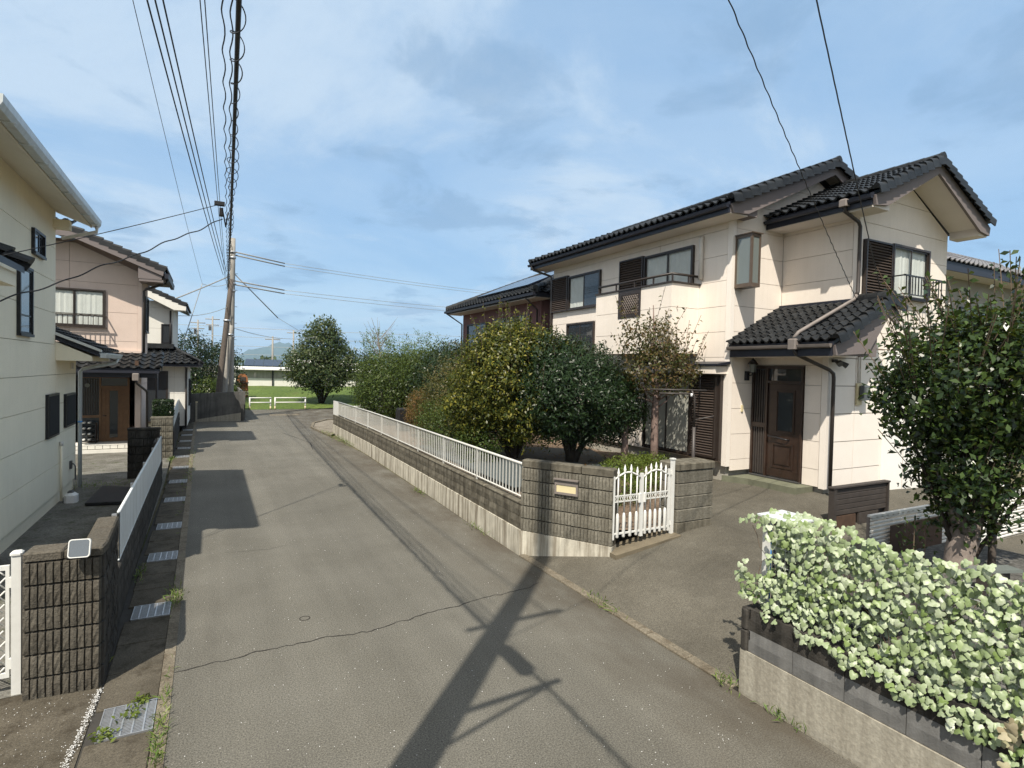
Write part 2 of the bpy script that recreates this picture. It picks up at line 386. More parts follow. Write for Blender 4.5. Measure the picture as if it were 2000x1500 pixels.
class MB:
    def __init__(s): s.v = []; s.f = []
    def box(s, x0, x1, y0, y1, z0, z1):
        x0, x1 = min(x0, x1), max(x0, x1); y0, y1 = min(y0, y1), max(y0, y1); z0, z1 = min(z0, z1), max(z0, z1)
        n = len(s.v)
        s.v += [(x0, y0, z0), (x1, y0, z0), (x1, y1, z0), (x0, y1, z0), (x0, y0, z1), (x1, y0, z1), (x1, y1, z1), (x0, y1, z1)]
        s.f += [(n, n + 3, n + 2, n + 1), (n + 4, n + 5, n + 6, n + 7), (n, n + 1, n + 5, n + 4), (n + 1, n + 2, n + 6, n + 5), (n + 2, n + 3, n + 7, n + 6), (n + 3, n, n + 4, n + 7)]
        return s
    def bbox(s, x0, x1, y0, y1, z0, z1, b=0.01):
        """box with chamfered vertical and top edges"""
        n = len(s.v)
        def ring(i, z): return [(x0 + i + b, y0 + i, z), (x1 - i - b, y0 + i, z), (x1 - i, y0 + i + b, z), (x1 - i, y1 - i - b, z), (x1 - i - b, y1 - i, z), (x0 + i + b, y1 - i, z), (x0 + i, y1 - i - b, z), (x0 + i, y0 + i + b, z)]
        s.v += ring(0, z0) + ring(0, z1 - b) + ring(b, z1)
        for k in range(2):
            for i in range(8):
                j = (i + 1) % 8; a = n + k * 8
                s.f.append((a + i, a + j, a + 8 + j, a + 8 + i))
        s.f.append(tuple(n + 16 + i for i in range(8))); s.f.append(tuple(n + 7 - i for i in range(8)))
        return s
    def poly(s, pts):
        n = len(s.v); s.v += [tuple(p) for p in pts]; s.f.append(tuple(range(n, n + len(pts)))); return s
    def prism(s, pts, vec):
        n = len(s.v); k = len(pts); vec = Vector(vec)
        s.v += [tuple(p) for p in pts] + [tuple(Vector(p) + vec) for p in pts]
        s.f.append(tuple(range(n + k - 1, n - 1, -1))); s.f.append(tuple(range(n + k, n + 2 * k)))
        for i in range(k):
            j = (i + 1) % k
            s.f.append((n + i, n + j, n + k + j, n + k + i))
        return s
    def tube(s, path, r, n=8, cap=True):
        path = [Vector(p) for p in path]; m = len(path)
        rr = r if isinstance(r, (list, tuple)) else [r] * m
        base = len(s.v); prev = None
        for i, p in enumerate(path):
            d = (path[min(i + 1, m - 1)] - path[max(i - 1, 0)])
            if d.length < 1e-6: d = Vector((0, 0, 1))
            d.normalize()
            a = prev if prev is not None else (Vector((0, 0, 1)) if abs(d.z) < 0.9 else Vector((1, 0, 0)))
            u = (a - d * a.dot(d))
            if u.length < 1e-4: u = d.orthogonal()
            u.normalize(); prev = u; w = d.cross(u)
            for k in range(n):
                t_ = 2 * math.pi * k / n
                s.v.append(tuple(p + (u * math.cos(t_) + w * math.sin(t_)) * rr[i]))
        for i in range(m - 1):
            for k in range(n):
                j = (k + 1) % n; a = base + i * n
                s.f.append((a + k, a + j, a + n + j, a + n + k))
        if cap and n > 2:
            s.f.append(tuple(base + n - 1 - k for k in range(n))); s.f.append(tuple(base + (m - 1) * n + k for k in range(n)))
        return s
    def mesh(s, name, m, smooth=False):
        me = bpy.data.meshes.new(name); me.from_pydata(s.v, [], s.f); setmat(me, m)
        if smooth: me.polygons.foreach_set('use_smooth', [True] * len(me.polygons))
        me.update(); return me
    def obj(s, name, m, parent=None, smooth=False, **k):
        o = place(name, s.mesh(name, m, smooth), parent)
        return tag(o, **k) if k else o
def B(name, m, parent, x0, x1, y0, y1, z0, z1, **k):
    return MB().box(x0, x1, y0, y1, z0, z1).obj(name, m, parent, **k)
def T(name, m, parent, path, r, n=8, **k):
    return MB().tube(path, r, n).obj(name, m, parent, True, **k)
class Face:
    """an upright axis-aligned wall face: ax 'X' or 'Y', at plane p, outward sign s"""
    def __init__(f, ax, p, s): f.ax, f.p, f.s = ax, p, s
    def pt(f, a, z, d=0.0):
        return (f.p + f.s * d, a, z) if f.ax == 'X' else (a, f.p + f.s * d, z)
    def box(f, mb, a0, a1, z0, z1, d0, d1):
        p, q = f.pt(a0, z0, d0), f.pt(a1, z1, d1)
        return mb.box(p[0], q[0], p[1], q[1], p[2], q[2])
    def B(f, name, m, parent, a0, a1, z0, z1, d0, d1, **k):
        return f.box(MB(), a0, a1, z0, z1, d0, d1).obj(name, m, parent, **k)
def clip(poly, c):
    """Sutherland-Hodgman, c convex and counter-clockwise"""
    out = poly
    for i in range(len(c)):
        a, b = c[i], c[(i + 1) % len(c)]
        inp, out = out, []
        if not inp: return []
        side = lambda p: (b[0] - a[0]) * (p[1] - a[1]) - (b[1] - a[1]) * (p[0] - a[0])
        for j in range(len(inp)):
            p, q = inp[j], inp[(j + 1) % len(inp)]
            sp_, sq = side(p), side(q)
            if sp_ >= 0: out.append(p)
            if sp_ * sq < 0:
                t_ = sp_ / (sp_ - sq); out.append((p[0] + t_ * (q[0] - p[0]), p[1] + t_ * (q[1] - p[1])))
    return out
def panels(parent, f, acuts, zcuts, m, clip_to=None, gap=0.009, th=0.024, name='siding_panel', holes=()):
    for i in range(len(acuts) - 1):
        for j in range(len(zcuts) - 1):
            a0, a1, z0, z1 = acuts[i] + gap / 2, acuts[i + 1] - gap / 2, zcuts[j] + gap / 2, zcuts[j + 1] - gap / 2
            if any(h[0] <= (a0 + a1) / 2 <= h[1] and h[2] <= (z0 + z1) / 2 <= h[3] for h in holes): continue
            p = [(a0, z0), (a1, z0), (a1, z1), (a0, z1)]
            if clip_to: p = clip(p, clip_to)
            if len(p) < 3: continue
            q0 = [f.pt(a, z, -th) for a, z in p]
            dv = Vector(f.pt(0, 0, 0)) - Vector(f.pt(0, 0, -th))
            MB().prism(q0, dv).obj(name, m, parent)
def window(house, f, a0, a1, z0, z1, n=2, fm='frame_brown', glass='glass_see', back='curtain', depth=0.07, fr=0.045, mull=0.05, sub=None, name='window', swap=None):
    """frame proud of the wall, panes inside it, curtain cloth behind the panes"""
    mb = MB()
    f.box(mb, a0, a1, z1 - fr, z1, 0.0, depth); f.box(mb, a0, a1, z0, z0 + fr, 0.0, depth + 0.012)
    f.box(mb, a0, a0 + fr, z0 + fr, z1 - fr, 0.0, depth); f.box(mb, a1 - fr, a1, z0 + fr, z1 - fr, 0.0, depth)
    w = mb.obj(name, fm, house)
    iw = (a1 - a0 - 2 * fr) / n
    for i in range(n):
        p0, p1 = a0 + fr + i * iw, a0 + fr + (i + 1) * iw
        dd = depth - 0.02 - 0.016 * (i % 2)
        s = MB()
        sf = 0.03
        f.box(s, p0, p0 + sf, z0 + fr, z1 - fr, dd - 0.012, dd + 0.004); f.box(s, p1 - sf, p1, z0 + fr, z1 - fr, dd - 0.012, dd + 0.004)
        f.box(s, p0 + sf, p1 - sf, z0 + fr, z0 + fr + sf, dd - 0.012, dd + 0.004); f.box(s, p0 + sf, p1 - sf, z1 - fr - sf, z1 - fr, dd - 0.012, dd + 0.004)
        if sub: f.box(s, p0 + sf, p1 - sf, sub - 0.012, sub + 0.012, dd - 0.012, dd + 0.004)
        s.obj('sash', fm, w)
        g = swap[i] if swap else glass
        pane = MB(); pane.poly([f.pt(p0 + sf, z0 + fr + sf, dd - 0.006), f.pt(p1 - sf, z0 + fr + sf, dd - 0.006), f.pt(p1 - sf, z1 - fr - sf, dd - 0.006), f.pt(p0 + sf, z1 - fr - sf, dd - 0.006)])
        pane.obj('pane', g, w)
    if back:
        c = MB(); k = max(8, int((a1 - a0) / 0.045)); pts = []
        for i in range(k + 1):
            a = a0 + fr + (a1 - a0 - 2 * fr) * i / k
            pts.append((a, 0.008 + 0.008 * math.sin(i * 1.9) * math.sin(i * 0.37 + 1)))
        for (aa, da), (ab, db) in zip(pts, pts[1:]):
            c.poly([f.pt(aa, z0 + fr, da), f.pt(ab, z0 + fr, db), f.pt(ab, z1 - fr, db), f.pt(aa, z1 - fr, da)])
        c.obj('curtain', back, w, True)
    return w
def shutter(house, f, a0, a1, z0, z1, n, fm='frame_brown', sm='slat_brown', depth=0.09):
    mb = MB(); fr = 0.035
    f.box(mb, a0, a1, z1 - fr, z1, 0.0, depth); f.box(mb, a0, a1, z0, z0 + fr, 0.0, depth)
    f.box(mb, a0, a0 + fr, z0 + fr, z1 - fr, 0.0, depth); f.box(mb, a1 - fr, a1, z0 + fr, z1 - fr, 0.0, depth)
    f.box(mb, a0 + fr, a1 - fr, z0 + fr, z1 - fr, 0.0, 0.02)
    w = mb.obj('shutter', fm, house)
    h = (z1 - z0 - 2 * fr) / n
    me = None
    for i in range(n):
        zc = z0 + fr + h * (i + 0.5)
        if me is None:
            q = [f.pt(a0 + fr, -h * 0.42, depth - 0.012), f.pt(a0 + fr, -h * 0.30, depth - 0.004), f.pt(a0 + fr, h * 0.42, depth - 0.042), f.pt(a0 + fr, h * 0.30, depth - 0.05)]
            e = Vector(f.pt(a1 - fr, 0)) - Vector(f.pt(a0 + fr, 0))
            me = MB().prism(q, e).mesh('slat', sm)
        place('slat', me, w, (0, 0, zc))
    return w

# roof tiles
def tile_mesh(m):
    mb = MB(); K = 8; tw, tl = 1.0, 1.0
    prof = [(-0.54 + 1.08 * k / K, 0.028 * math.cos(2 * math.pi * (k / K) * 1.02 + 0.5) + (0.012 if k > K - 3 else 0)) for k in range(K + 1)]
    rows = ((-0.03, 0.062, 0.028), (1.12, 0.022, 0.004))
    for y, zt, zb in rows:
        for x, h in prof: mb.v.append((x, y, zt + h))
        for x, h in prof: mb.v.append((x, y, zb + h))
    n = K + 1
    for k in range(K):
        mb.f.append((k, k + 1, 2 * n + k + 1, 2 * n + k))
        mb.f.append((n + k + 1, n + k, k, k + 1)[::-1])
    mb.f.append((0, 2 * n, 3 * n, n)); mb.f.append((n - 1, 2 * n - 1, 4 * n - 1, 3 * n - 1))
    return mb, mb.mesh('tile', m, False)
TILE_MB, TILE_ME = tile_mesh('tile_black')
def tiles(parent, O, U, V, nu, nv, tw, tl, joined=None, pick=None, mesh=None, off=0.5):
    """rows of pantiles: O eave corner, U along the eave, V up the slope"""
    O, U, V = Vector(O), Vector(U).normalized(), Vector(V).normalized()
    N = U.cross(V)
    if N.z < 0: N = -N
    for j in range(nv):
        for i in range(nu):
            if pick and not pick(i, j): continue
            P = O + U * ((i + off) * tw) + V * (j * tl)
            mt = Matrix(((U.x * tw, V.x * tl, N.x, P.x), (U.y * tw, V.y * tl, N.y, P.y), (U.z * tw, V.z * tl, N.z, P.z), (0, 0, 0, 1)))
            if joined is None:
                place('tile', mesh or TILE_ME, parent, mtx=mt)
            else:
                b = len(joined.v)
                joined.v += [tuple(mt @ Vector(v)) for v in TILE_MB.v]
                joined.f += [tuple(b + q for q in fc) for fc in TILE_MB.f]
def verge(parent, O, V, S, n, tl, m='tile_black', name='verge_tile', joined=None, r=0.062, flap=0.10):
    """overlapping edge tiles along a gable: O lower end, V up the slope, S outward sideways"""
    O, V, S = Vector(O), Vector(V).normalized(), Vector(S).normalized()
    N = V.cross(S)
    if N.z < 0: N = -N
    key = 'VM' + m + str(round(r, 3)) + str(round(flap, 3))
    prof = [(-0.13, 0.0), (-0.115, 0.035)] + [(-r * 0.1 + r * math.cos(a), 0.03 + r * math.sin(a)) for a in (2.5, 1.9, 1.3, 0.7, 0.1)] + [(r * 0.95, -flap), (r * 0.95 - 0.025, -flap), (r * 0.6, -0.01)]
    if key not in MATS:
        mb = MB(); k = len(prof)
        for y, dz in ((-0.02, 0.05), (1.10, 0.0)):
            mb.v += [(x, y, z + dz) for x, z in prof]
        for i in range(k):
            j = (i + 1) % k; mb.f.append((i, j, k + j, k + i))
        mb.f.append(tuple(range(k))); mb.f.append(tuple(range(2 * k - 1, k - 1, -1)))
        MATS[key] = (mb, mb.mesh(name, m))
    mb, me = MATS[key]
    for i in range(n):
        P = O + V * (i * tl)
        mt = Matrix(((S.x, V.x * tl, N.x, P.x), (S.y, V.y * tl, N.y, P.y), (S.z, V.z * tl, N.z, P.z), (0, 0, 0, 1)))
        if joined is None: place(name, me, parent, mtx=mt)
        else:
            b = len(joined.v); joined.v += [tuple(mt @ Vector(v)) for v in mb.v]; joined.f += [tuple(b + q for q in fc) for fc in mb.f]
def ridge(parent, P0, P1, n, m='tile_black', r=0.09, name='ridge_tile', joined=None):
    P0, P1 = Vector(P0), Vector(P1); d = (P1 - P0) / n
    for i in range(n):
        a, b = P0 + d * (i - 0.03), P0 + d * (i + 1.03)
        mb = joined or MB()
        u = d.normalized(); s = Vector((-u.y, u.x, 0)).normalized(); up = Vector((0, 0, 1)); base = len(mb.v); K = 7
        for q, rr in ((a, r), (b, r * 0.9)):
            for k in range(K):
                t_ = math.pi * k / (K - 1)
                mb.v.append(tuple(q + s * (rr * math.cos(t_)) + up * (rr * math.sin(t_) + 0.01)))
            mb.v.append(tuple(q - s * r - up * 0.14)); mb.v.append(tuple(q + s * r - up * 0.14))
        kk = K + 2
        for k in range(kk):
            j = (k + 1) % kk; mb.f.append((base + k, base + j, base + kk + j, base + kk + k))
        mb.f.append(tuple(base + k for k in range(kk))); mb.f.append(tuple(base + 2 * kk - 1 - k for k in range(kk)))
        if joined is None: mb.obj(name, m, parent)
def slab(parent, name, m, pts, th):
    return MB().prism([tuple(Vector(p) - Vector((0, 0, th))) for p in pts], (0, 0, th)).obj(name, m, parent)
def lattice_mesh():
    pass

# ------------------------------------------------------------------ ground and roads
def sheet(name, m, polys, kind='structure', parent=None):
    mb = MB()
    for p in polys: mb.poly(p)
    return mb.obj(name, m, parent, kind=kind) if parent is None else mb.obj(name, m, parent)
sheet('ground', 'earth', [[(-2500, -800, -0.06), (2500, -800, -0.06), (2500, 9000, -0.06), (-2500, 9000, -0.06)]])
def arc(cx, cy, r, a0, a1, n, z):
    return [(cx + r * math.cos(R(a0 + (a1 - a0) * i / n)), cy + r * math.sin(R(a0 + (a1 - a0) * i / n)), z) for i in range(n + 1)]
# one continuous lane: runs along the walls, swings right at the far end
lane = [(-0.30, -12, 0), (4.30, -12, 0), (4.28, 7.6, 0), (4.40, 13, 0), (4.55, 19, 0), (4.3, 24, 0), (4.1, 27.5, 0), (4.5, 29.6, 0), (5.4, 31.2, 0), (7.0, 32.0, 0), (30, 32.4, 0), (30, 39.6, 0), (2.0, 39.9, 0), (-8, 40.2, 0), (-8, 33.2, 0), (1.4, 32.6, 0), (1.2, 32.0, 0), (-0.85, 31.8, 0), (-0.70, 29, 0), (-0.6, 21.4, 0), (-0.46, 14.6, 0), (-0.36, 9, 0)]
road = sheet('road', 'asphalt', [lane])
def ribbon(path, w, z=0.004, taper=True):
    mb = MB(); m = len(path)
    for i, (x, y) in enumerate(path):
        a = path[max(0, i - 1)]; b = path[min(m - 1, i + 1)]
        d = Vector((b[0] - a[0], b[1] - a[1], 0)).normalized(); nrm = Vector((-d.y, d.x, 0))
        ww = w * (0.35 + 0.65 * random.random()) * (0.4 if taper and (i < 2 or i > m - 3) else 1)
        mb.v += [(x + nrm.x * ww / 2, y + nrm.y * ww / 2, z), (x - nrm.x * ww / 2, y - nrm.y * ww / 2, z)]
    for i in range(m - 1): mb.f.append((2 * i, 2 * i + 1, 2 * i + 3, 2 * i + 2))
    return mb
def jag(pts, step=0.05, amp=0.014):
    out = []; ox = oy = 0.0
    for (x0, y0), (x1, y1) in zip(pts, pts[1:]):
        n = max(2, int(math.hypot(x1 - x0, y1 - y0) / step))
        for i in range(n):
            ox = ox * 0.75 + random.gauss(0, amp); oy = oy * 0.75 + random.gauss(0, amp)
            out.append((x0 + (x1 - x0) * i / n + ox * 0.4, y0 + (y1 - y0) * i / n + oy))
    return out
ribbon(jag([(-0.28, 6.03), (0.42, 6.11), (1.12, 6.14), (1.73, 6.12), (2.38, 6.25), (3.04, 6.36), (3.73, 6.42), (4.1, 6.55)]), 0.016).obj('crack', 'crack_dark', road)
ribbon(jag([(0.2, 9.6), (0.8, 9.5), (1.2, 9.7)], 0.1), 0.008).obj('crack', 'crack_dark', road)
ribbon(jag([(2.7, 26.0), (3.3, 22.2), (3.1, 20.0)], 0.2), 0.04).obj('crack', 'crack_dark', road)
cv = MB(); cv.v = [(0.97 + 0.06 * math.cos(a), 6.72 + 0.06 * math.sin(a), 0.004) for a in [2 * math.pi * i / 20 for i in range(20)]] + [(0.97 + 0.05 * math.cos(a), 6.72 + 0.05 * math.sin(a), 0.004) for a in [2 * math.pi * i / 20 for i in range(20)]]
cv.f = [(i, (i + 1) % 20, 20 + (i + 1) % 20, 20 + i) for i in range(20)]
cv.obj('valve_ring', 'crack_dark', road)
# bits of grit and white chips lying on the road
gm = MB()
for i in range(700):
    x, y = random.uniform(-0.2, 4.1), 3.0 + random.random() ** 1.6 * 9
    s = random.uniform(0.001, 0.003)
    gm.box(x - s, x + s, y - s, y + s * 0.6, 0.002, 0.002 + s)
gm.obj('grit', 'white_dust', None, kind='stuff')
# driveway rising from the lane to the house
def dz(x, y):
    xs = (4.3, 4.45, 5.1, 6.3, 7.1, 9.0, 10.5, 16.0); zs = (0.0, 0.03, 0.25, 0.44, 0.52, 0.6, 0.66, 0.5)
    z = float(np.interp(x, xs, zs))
    a = float(np.interp(y, (2.0, 4.0, 6.0), (0.55, 0.75, 1.0))); b = float(np.interp(y, (3.0, 4.4, 5.7, 6.7), (0.30, 0.34, 0.40, 0.95)))
    q = min(1.0, max(0.0, (x - 6.8) / 2.0))
    return z * (a * (1 - q) + b * q)
mb = MB(); NX, NY = 40, 24
x0, x1, y0, y1 = 4.38, 15.6, 3.1, 9.0
for j in range(NY + 1):
    for i in range(NX + 1):
        x = x0 + (x1 - x0) * (i / NX) ** 1.6; y = y0 + (y1 - y0) * j / NY
        mb.v.append((x, y, dz(x, y) + 0.006 * math.sin(x * 3 + y * 2)))
for j in range(NY):
    for i in range(NX):
        a = j * (NX + 1) + i; mb.f.append((a, a + 1, a + NX + 2, a + NX + 1))
mb.obj('driveway', 'driveway', None, True, kind='structure')
# kerb strip between lane and driveway, in separate stones
kb = MB().box(4.29, 4.37, 3.52, 7.6, -0.05, 0.012).obj('kerb', 'mortar_dark', None, kind='structure')
y = 3.52
while y < 7.55:
    l = 0.58 if y < 7.0 else 7.6 - y
    MB().bbox(4.262 + random.uniform(-.004, .004), 4.385, y + 0.006, y + l - 0.006, -0.04, 0.022 + random.uniform(0, .006), 0.008).obj('kerb_stone', 'kerb_stone', kb)
    y += l
# corner apron at the far end of the block wall
sheet('apron', 'apron', [[(4.3, 24, 0.03), (4.12, 27.5, 0.03), (4.52, 29.58, 0.03), (5.42, 31.15, 0.03), (7.0, 31.95, 0.03), (30, 32.35, 0.03), (30, 25.2, 0.03), (5.0, 25.2, 0.03), (4.62, 24.6, 0.03)]])
pts_k = [(4.3, 24), (4.11, 27.5), (4.5, 29.59), (5.4, 31.18), (7.0, 31.98), (30, 32.38)]
kb2 = MB()
for (ax, ay), (bx, by) in zip(pts_k, pts_k[1:]):
    d = Vector((bx - ax, by - ay, 0)).normalized(); nn = Vector((d.y, -d.x, 0)) * 0.12
    kb2.prism([(ax, ay, -0.04), (bx, by, -0.04), (bx + nn.x, by + nn.y, -0.04), (ax + nn.x, ay + nn.y, -0.04)], (0, 0, 0.11))
kb2.obj('apron_kerb', 'kerb_stone', None, kind='structure')
# garden terrace behind the road wall, yards on the left
mb = MB(); NX, NY = 16, 40
for j in range(NY + 1):
    for i in range(NX + 1):
        x = 4.5 + (9.9 - 4.5) * i / NX; y = 6.55 + (24.3 - 6.55) * j / NY
        z = 0.74 + 0.05 * math.sin(x * 1.7 + y) + 0.03 * math.sin(y * 2.3)
        if y < 8.2: z -= (8.2 - y) * 0.12
        xw = float(np.interp(y, (7.66, 13, 19, 24.4), (4.33, 4.50, 4.70, 4.86))) + 0.19
        if y < 7.66: xw = 4.52 + (7.66 - y) * 0.62
        x = max(x, xw)
        if x > 7.1: y = max(y, 6.62 + (x - 7.1) * 0.80)
        mb.v.append((x, y, z))
for j in range(NY):
    for i in range(NX):
        a = j * (NX + 1) + i; mb.f.append((a, a + 1, a + NX + 2, a + NX + 1))
mb.obj('garden', 'garden_soil', None, True, kind='structure')
sheet('garden_paving', 'asphalt_blue', [[(4.75, 8.7, 0.825), (7.6, 8.9, 0.825), (9.0, 12.2, 0.835), (7.4, 13.4, 0.835), (4.85, 14.5, 0.825)]])
sheet('yard', 'yard_left', [[(-8, 6.2, 0.0), (-0.9, 6.2, 0.0), (-0.98, 16.0, 0.0), (-1.2, 24, 0.0), (-8, 24, 0.0)]])
sheet('entrance_ground', 'gutter_lid', [[(-8, -6, -0.004), (-0.84, -6, -0.004), (-0.84, 6.25, -0.004), (-8, 6.25, -0.004)]])
sheet('side_yard', 'gravel_grey', [[(4.5, -4, 0.73), (8.9, -4, 0.76), (8.9, 3.75, 0.76), (6.6, 3.9, 0.70), (4.5, 3.44, 0.72)], [(8.9, -4, 0.76), (8.9, -4, 0.2), (8.9, 3.75, 0.2), (8.9, 3.75, 0.76)], [(8.9, 3.75, 0.76), (8.9, 3.75, 0.15), (6.6, 3.9, 0.1), (6.6, 3.9, 0.70)], [(6.6, 3.9, 0.70), (6.6, 3.9, 0.1), (4.5, 3.44, 0.0), (4.5, 3.44, 0.72)]])
sheet('neighbour_lot', 'earth', [[(8.9, -6, 0.2), (60, -6, 0.2), (60, 30, 0.2), (15.5, 30, 0.2), (15.5, 4.5, 0.2), (8.9, 4.5, 0.2)]])
# grass field past the guard rail, rising gently
mb = MB(); NX, NY = 24, 20
for j in range(NY + 1):
    for i in range(NX + 1):
        x = -6 + 40 * i / NX; y = 39.75 + 26 * j / NY
        mb.v.append((x, y, 0.0 + min(1.0, 0.10 * (y - 39.7)) + 0.05 * math.sin(x * 0.8 + y)))
for j in range(NY):
    for i in range(NX):
        a = j * (NX + 1) + i; mb.f.append((a, a + 1, a + NX + 2, a + NX + 1))
mb.obj('field', 'field_green', None, True, kind='structure')
# hazy mountain on the horizon
mb = MB(); prof = [(-2000, 20), (-700, 10), (-200, 15), (60, 22), (140, 50), (215, 95), (290, 146), (330, 150), (400, 172), (470, 206), (540, 224), (600, 222), (680, 180), (800, 140), (1000, 150), (1500, 110), (2400, 80)]
NR = 12
for j in range(NR + 1):
    for x, h in prof:
        q = j / NR
        hh = h * math.sin(q * math.pi * 0.5) * (1 + 0.08 * math.sin(x * 0.05 + j)) 
        mb.v.append((x * (1 + 0.1 * q), 4600 + 1400 * q, hh - 4))
k = len(prof)
for j in range(NR):
    for i in range(k - 1):
        a = j * k + i; mb.f.append((a, a + 1, a + k + 1, a + k))
mb.obj('mountain', 'mountain_rock', None, True, kind='structure')

# roadside gutter: concrete lids and steel gratings
gut = MB().box(-0.92, -0.40, -4, 31.4, -0.08, -0.012).obj('gutter', 'mortar_dark', None, kind='structure')
gx = lambda y: float(np.interp(y, (0, 6, 14.6, 21.4, 31), (0, 0, -0.10, -0.22, -0.34)))
def grate(y, l, parent, bars):
    ox = gx(y); mb = MB()
    xa, xb = -0.76 + ox, -0.385 + ox
    mb.box(xa, xb, y, y + 0.012, -0.03, 0.012); mb.box(xa, xb, y + l - 0.012, y + l, -0.03, 0.012)
    mb.box(xa, xa + 0.008, y + 0.012, y + l - 0.012, -0.03, 0.012); mb.box(xb - 0.008, xb, y + 0.012, y + l - 0.012, -0.03, 0.012)
    for i in range(bars):
        yy = y + 0.02 + (l - 0.04) * (i + 0.5) / bars
        mb.box(xa + 0.008, xb - 0.008, yy - 0.004, yy + 0.004, -0.03, 0.010)
    for q in (0.2, 0.42, 0.62, 0.82):
        xx = xa + (xb - xa) * q; mb.box(xx - 0.006, xx + 0.006, y + 0.012, y + l - 0.012, -0.02, 0.014)
    mb.obj('grate', 'steel', parent)
gys = [5.16, 7.47, 9.58, 11.38, 13.6, 15.7, 17.8, 19.9, 21.9, 23.9, 25.9, 27.9, 99]
y = -3.6
for g in gys:
    end = min(g - 0.004, 31.0); n = max(1, round((end - y) / 0.6)); l = (end - y) / n
    for i in range(n):
        ox = gx(y)
        MB().bbox(-0.82 + ox + random.uniform(-.004, .004), -0.385 + ox, y + 0.005, y + l - 0.005, -0.05, 0.0 + random.uniform(0, .006), 0.006).obj('gutter_lid', 'gutter_lid', gut)
        y += l
    if g > 50: break
    ln = 0.46 if g < 6 else 0.40
    grate(g, ln, gut, 20 if g < 6 else 14); y = g + ln + 0.004
mb = MB()
for i in range(16):
    y0 = -4 + i * 2.3; mb.prism([(-0.378 + gx(y0), y0, -0.05), (-0.28 + gx(y0), y0, -0.05), (-0.28 + gx(y0 + 2.3), y0 + 2.295, -0.05), (-0.378 + gx(y0 + 2.3), y0 + 2.295, -0.05)], (0, 0, 0.058))
mb.obj('edge_strip', 'kerb_stone', gut)
# white lime dust on the entrance slab
mb = MB()
for i in range(1000):
    t_ = random.random(); x = -0.84 - 0.10 * t_ + random.gauss(0, 0.014); y = 6.0 - 1.9 * t_ + random.gauss(0, 0.02); s = random.uniform(0.0015, 0.0055)
    if t_ > 0.15 + 0.5 * random.random(): s *= 0.75
    mb.poly([(x - s, y - s, 0.012), (x + s, y - s * .6, 0.012), (x + s * .8, y + s, 0.012), (x - s * .7, y + s, 0.012)])
for i in range(200):
    x, y = random.uniform(-1.5, -0.86), random.uniform(4.3, 6.0); s = random.uniform(0.001, 0.004)
    mb.poly([(x - s, y - s, 0.003), (x + s, y - s * .6, 0.003), (x + s * .8, y + s, 0.003), (x - s * .7, y + s, 0.003)])
mb.obj('chalk_dust', 'white_dust', None, kind='stuff')

# ------------------------------------------------------------------ main house on the right
H = thing('house', (12.3, 11.0, 0.7), 'two-storey peach house with black tiled gable roofs and tiled porch, above the driveway', 'house')
XA, YB, XW, YG, XD = 9.76, 8.40, 11.40, 6.70, 10.53
fA, fB, fW, fG, fD = Face('X', XA, -1), Face('Y', YB, -1), Face('X', XW, -1), Face('Y', YG, -1), Face('X', XD, -1)
MB().box(9.84, 15.3, 8.48, 15.45, 0, 1.02).box(10.60, 12.42, 6.77, 8.48, 0, 0.79).obj('foundation', 'concrete_base', H)
C1 = 0.03
core = MB()
core.box(XA + C1, 15.3, YB + C1, 15.47, 1.0, 6.28)
core.prism([(XA + C1, YB + C1, 6.28), (15.3, YB + C1, 6.28), (12.6, YB + C1, 7.55)], (0, 7.0, 0))
core.box(XW + C1, 14.77, YG + C1, YB + 0.5, 3.3, 6.2)
core.prism([(XW + C1, YG + C1, 6.2), (14.77, YG + C1, 6.2), (13.0, YG + C1, 7.18)], (0, 1.7, 0))
core.box(XD + C1, 14.0, YG + C1, YB + 0.3, 0.77, 3.32)
core.prism([(XD + C1, YG + C1, 3.32), (XW + 0.2, YG + C1, 3.32), (XW + 0.2, YG + C1, 4.25), (XD + 0.9, YG + C1, 4.02)], (0, 1.9, 0))
wall = core.obj('wall', 'joint_peach', H)
ZJ = [0.53 + 0.5525 * i for i in range(1, 14)]
zr = lambda lo, hi: [lo] + [z for z in ZJ if lo + 0.05 < z < hi - 0.05] + [hi]
panels(wall, fA, [8.53, 10.6, 13.1, 15.5], zr(1.0, 6.34), 'wall_peach')
mainB = [(9.88, 0.9), (XW, 0.9), (XW, 6.94), (9.88, 6.32)]
panels(wall, fB, [9.88, 10.515], zr(0.84, 3.5), 'wall_peach')
panels(wall, fB, [9.88, XW - 0.0], zr(3.5, 7.3), 'wall_peach', [(9.88, 3.5), (XW, 3.5), (XW, 6.98), (9.88, 6.33)])
panels(wall, fB, [XW, 15.3], [6.0, 6.6, 7.15, 7.7], 'wall_peach', [(XW, 6.0), (15.3, 6.0), (15.3, 6.34), (12.6, 7.5), (XW, 6.98)])
panels(wall, fW, [YG + 0.12, YB], zr(4.2, 6.26), 'wall_peach')
gab = [(XW, 3.2), (14.8, 3.2), (14.8, 6.2), (13.0, 7.12), (XW, 6.34)]
panels(wall, fG, [XW + 0.12, 14.8], zr(3.52, 7.2), 'wall_peach', gab)
panels(wall, fG, [XD + 0.13, 11.44, 12.42], zr(0.74, 3.5), 'wall_white' if False else 'trim_peach', gap=0.016)
panels(wall, fG, [XD + 0.13, XW + 0.11], [3.52, 4.02, 4.3], 'wall_peach', [(XD + 0.13, 3.5), (XW + .12, 3.5), (XW + .12, 4.28), (XD + .13, 3.86)])
panels(wall, fD, [YG + 0.12, 7.17], zr(0.74, 3.14), 'wall_peach')
panels(wall, fD, [YG + 0.12, 8.4], [3.14, 3.5], 'wall_peach')
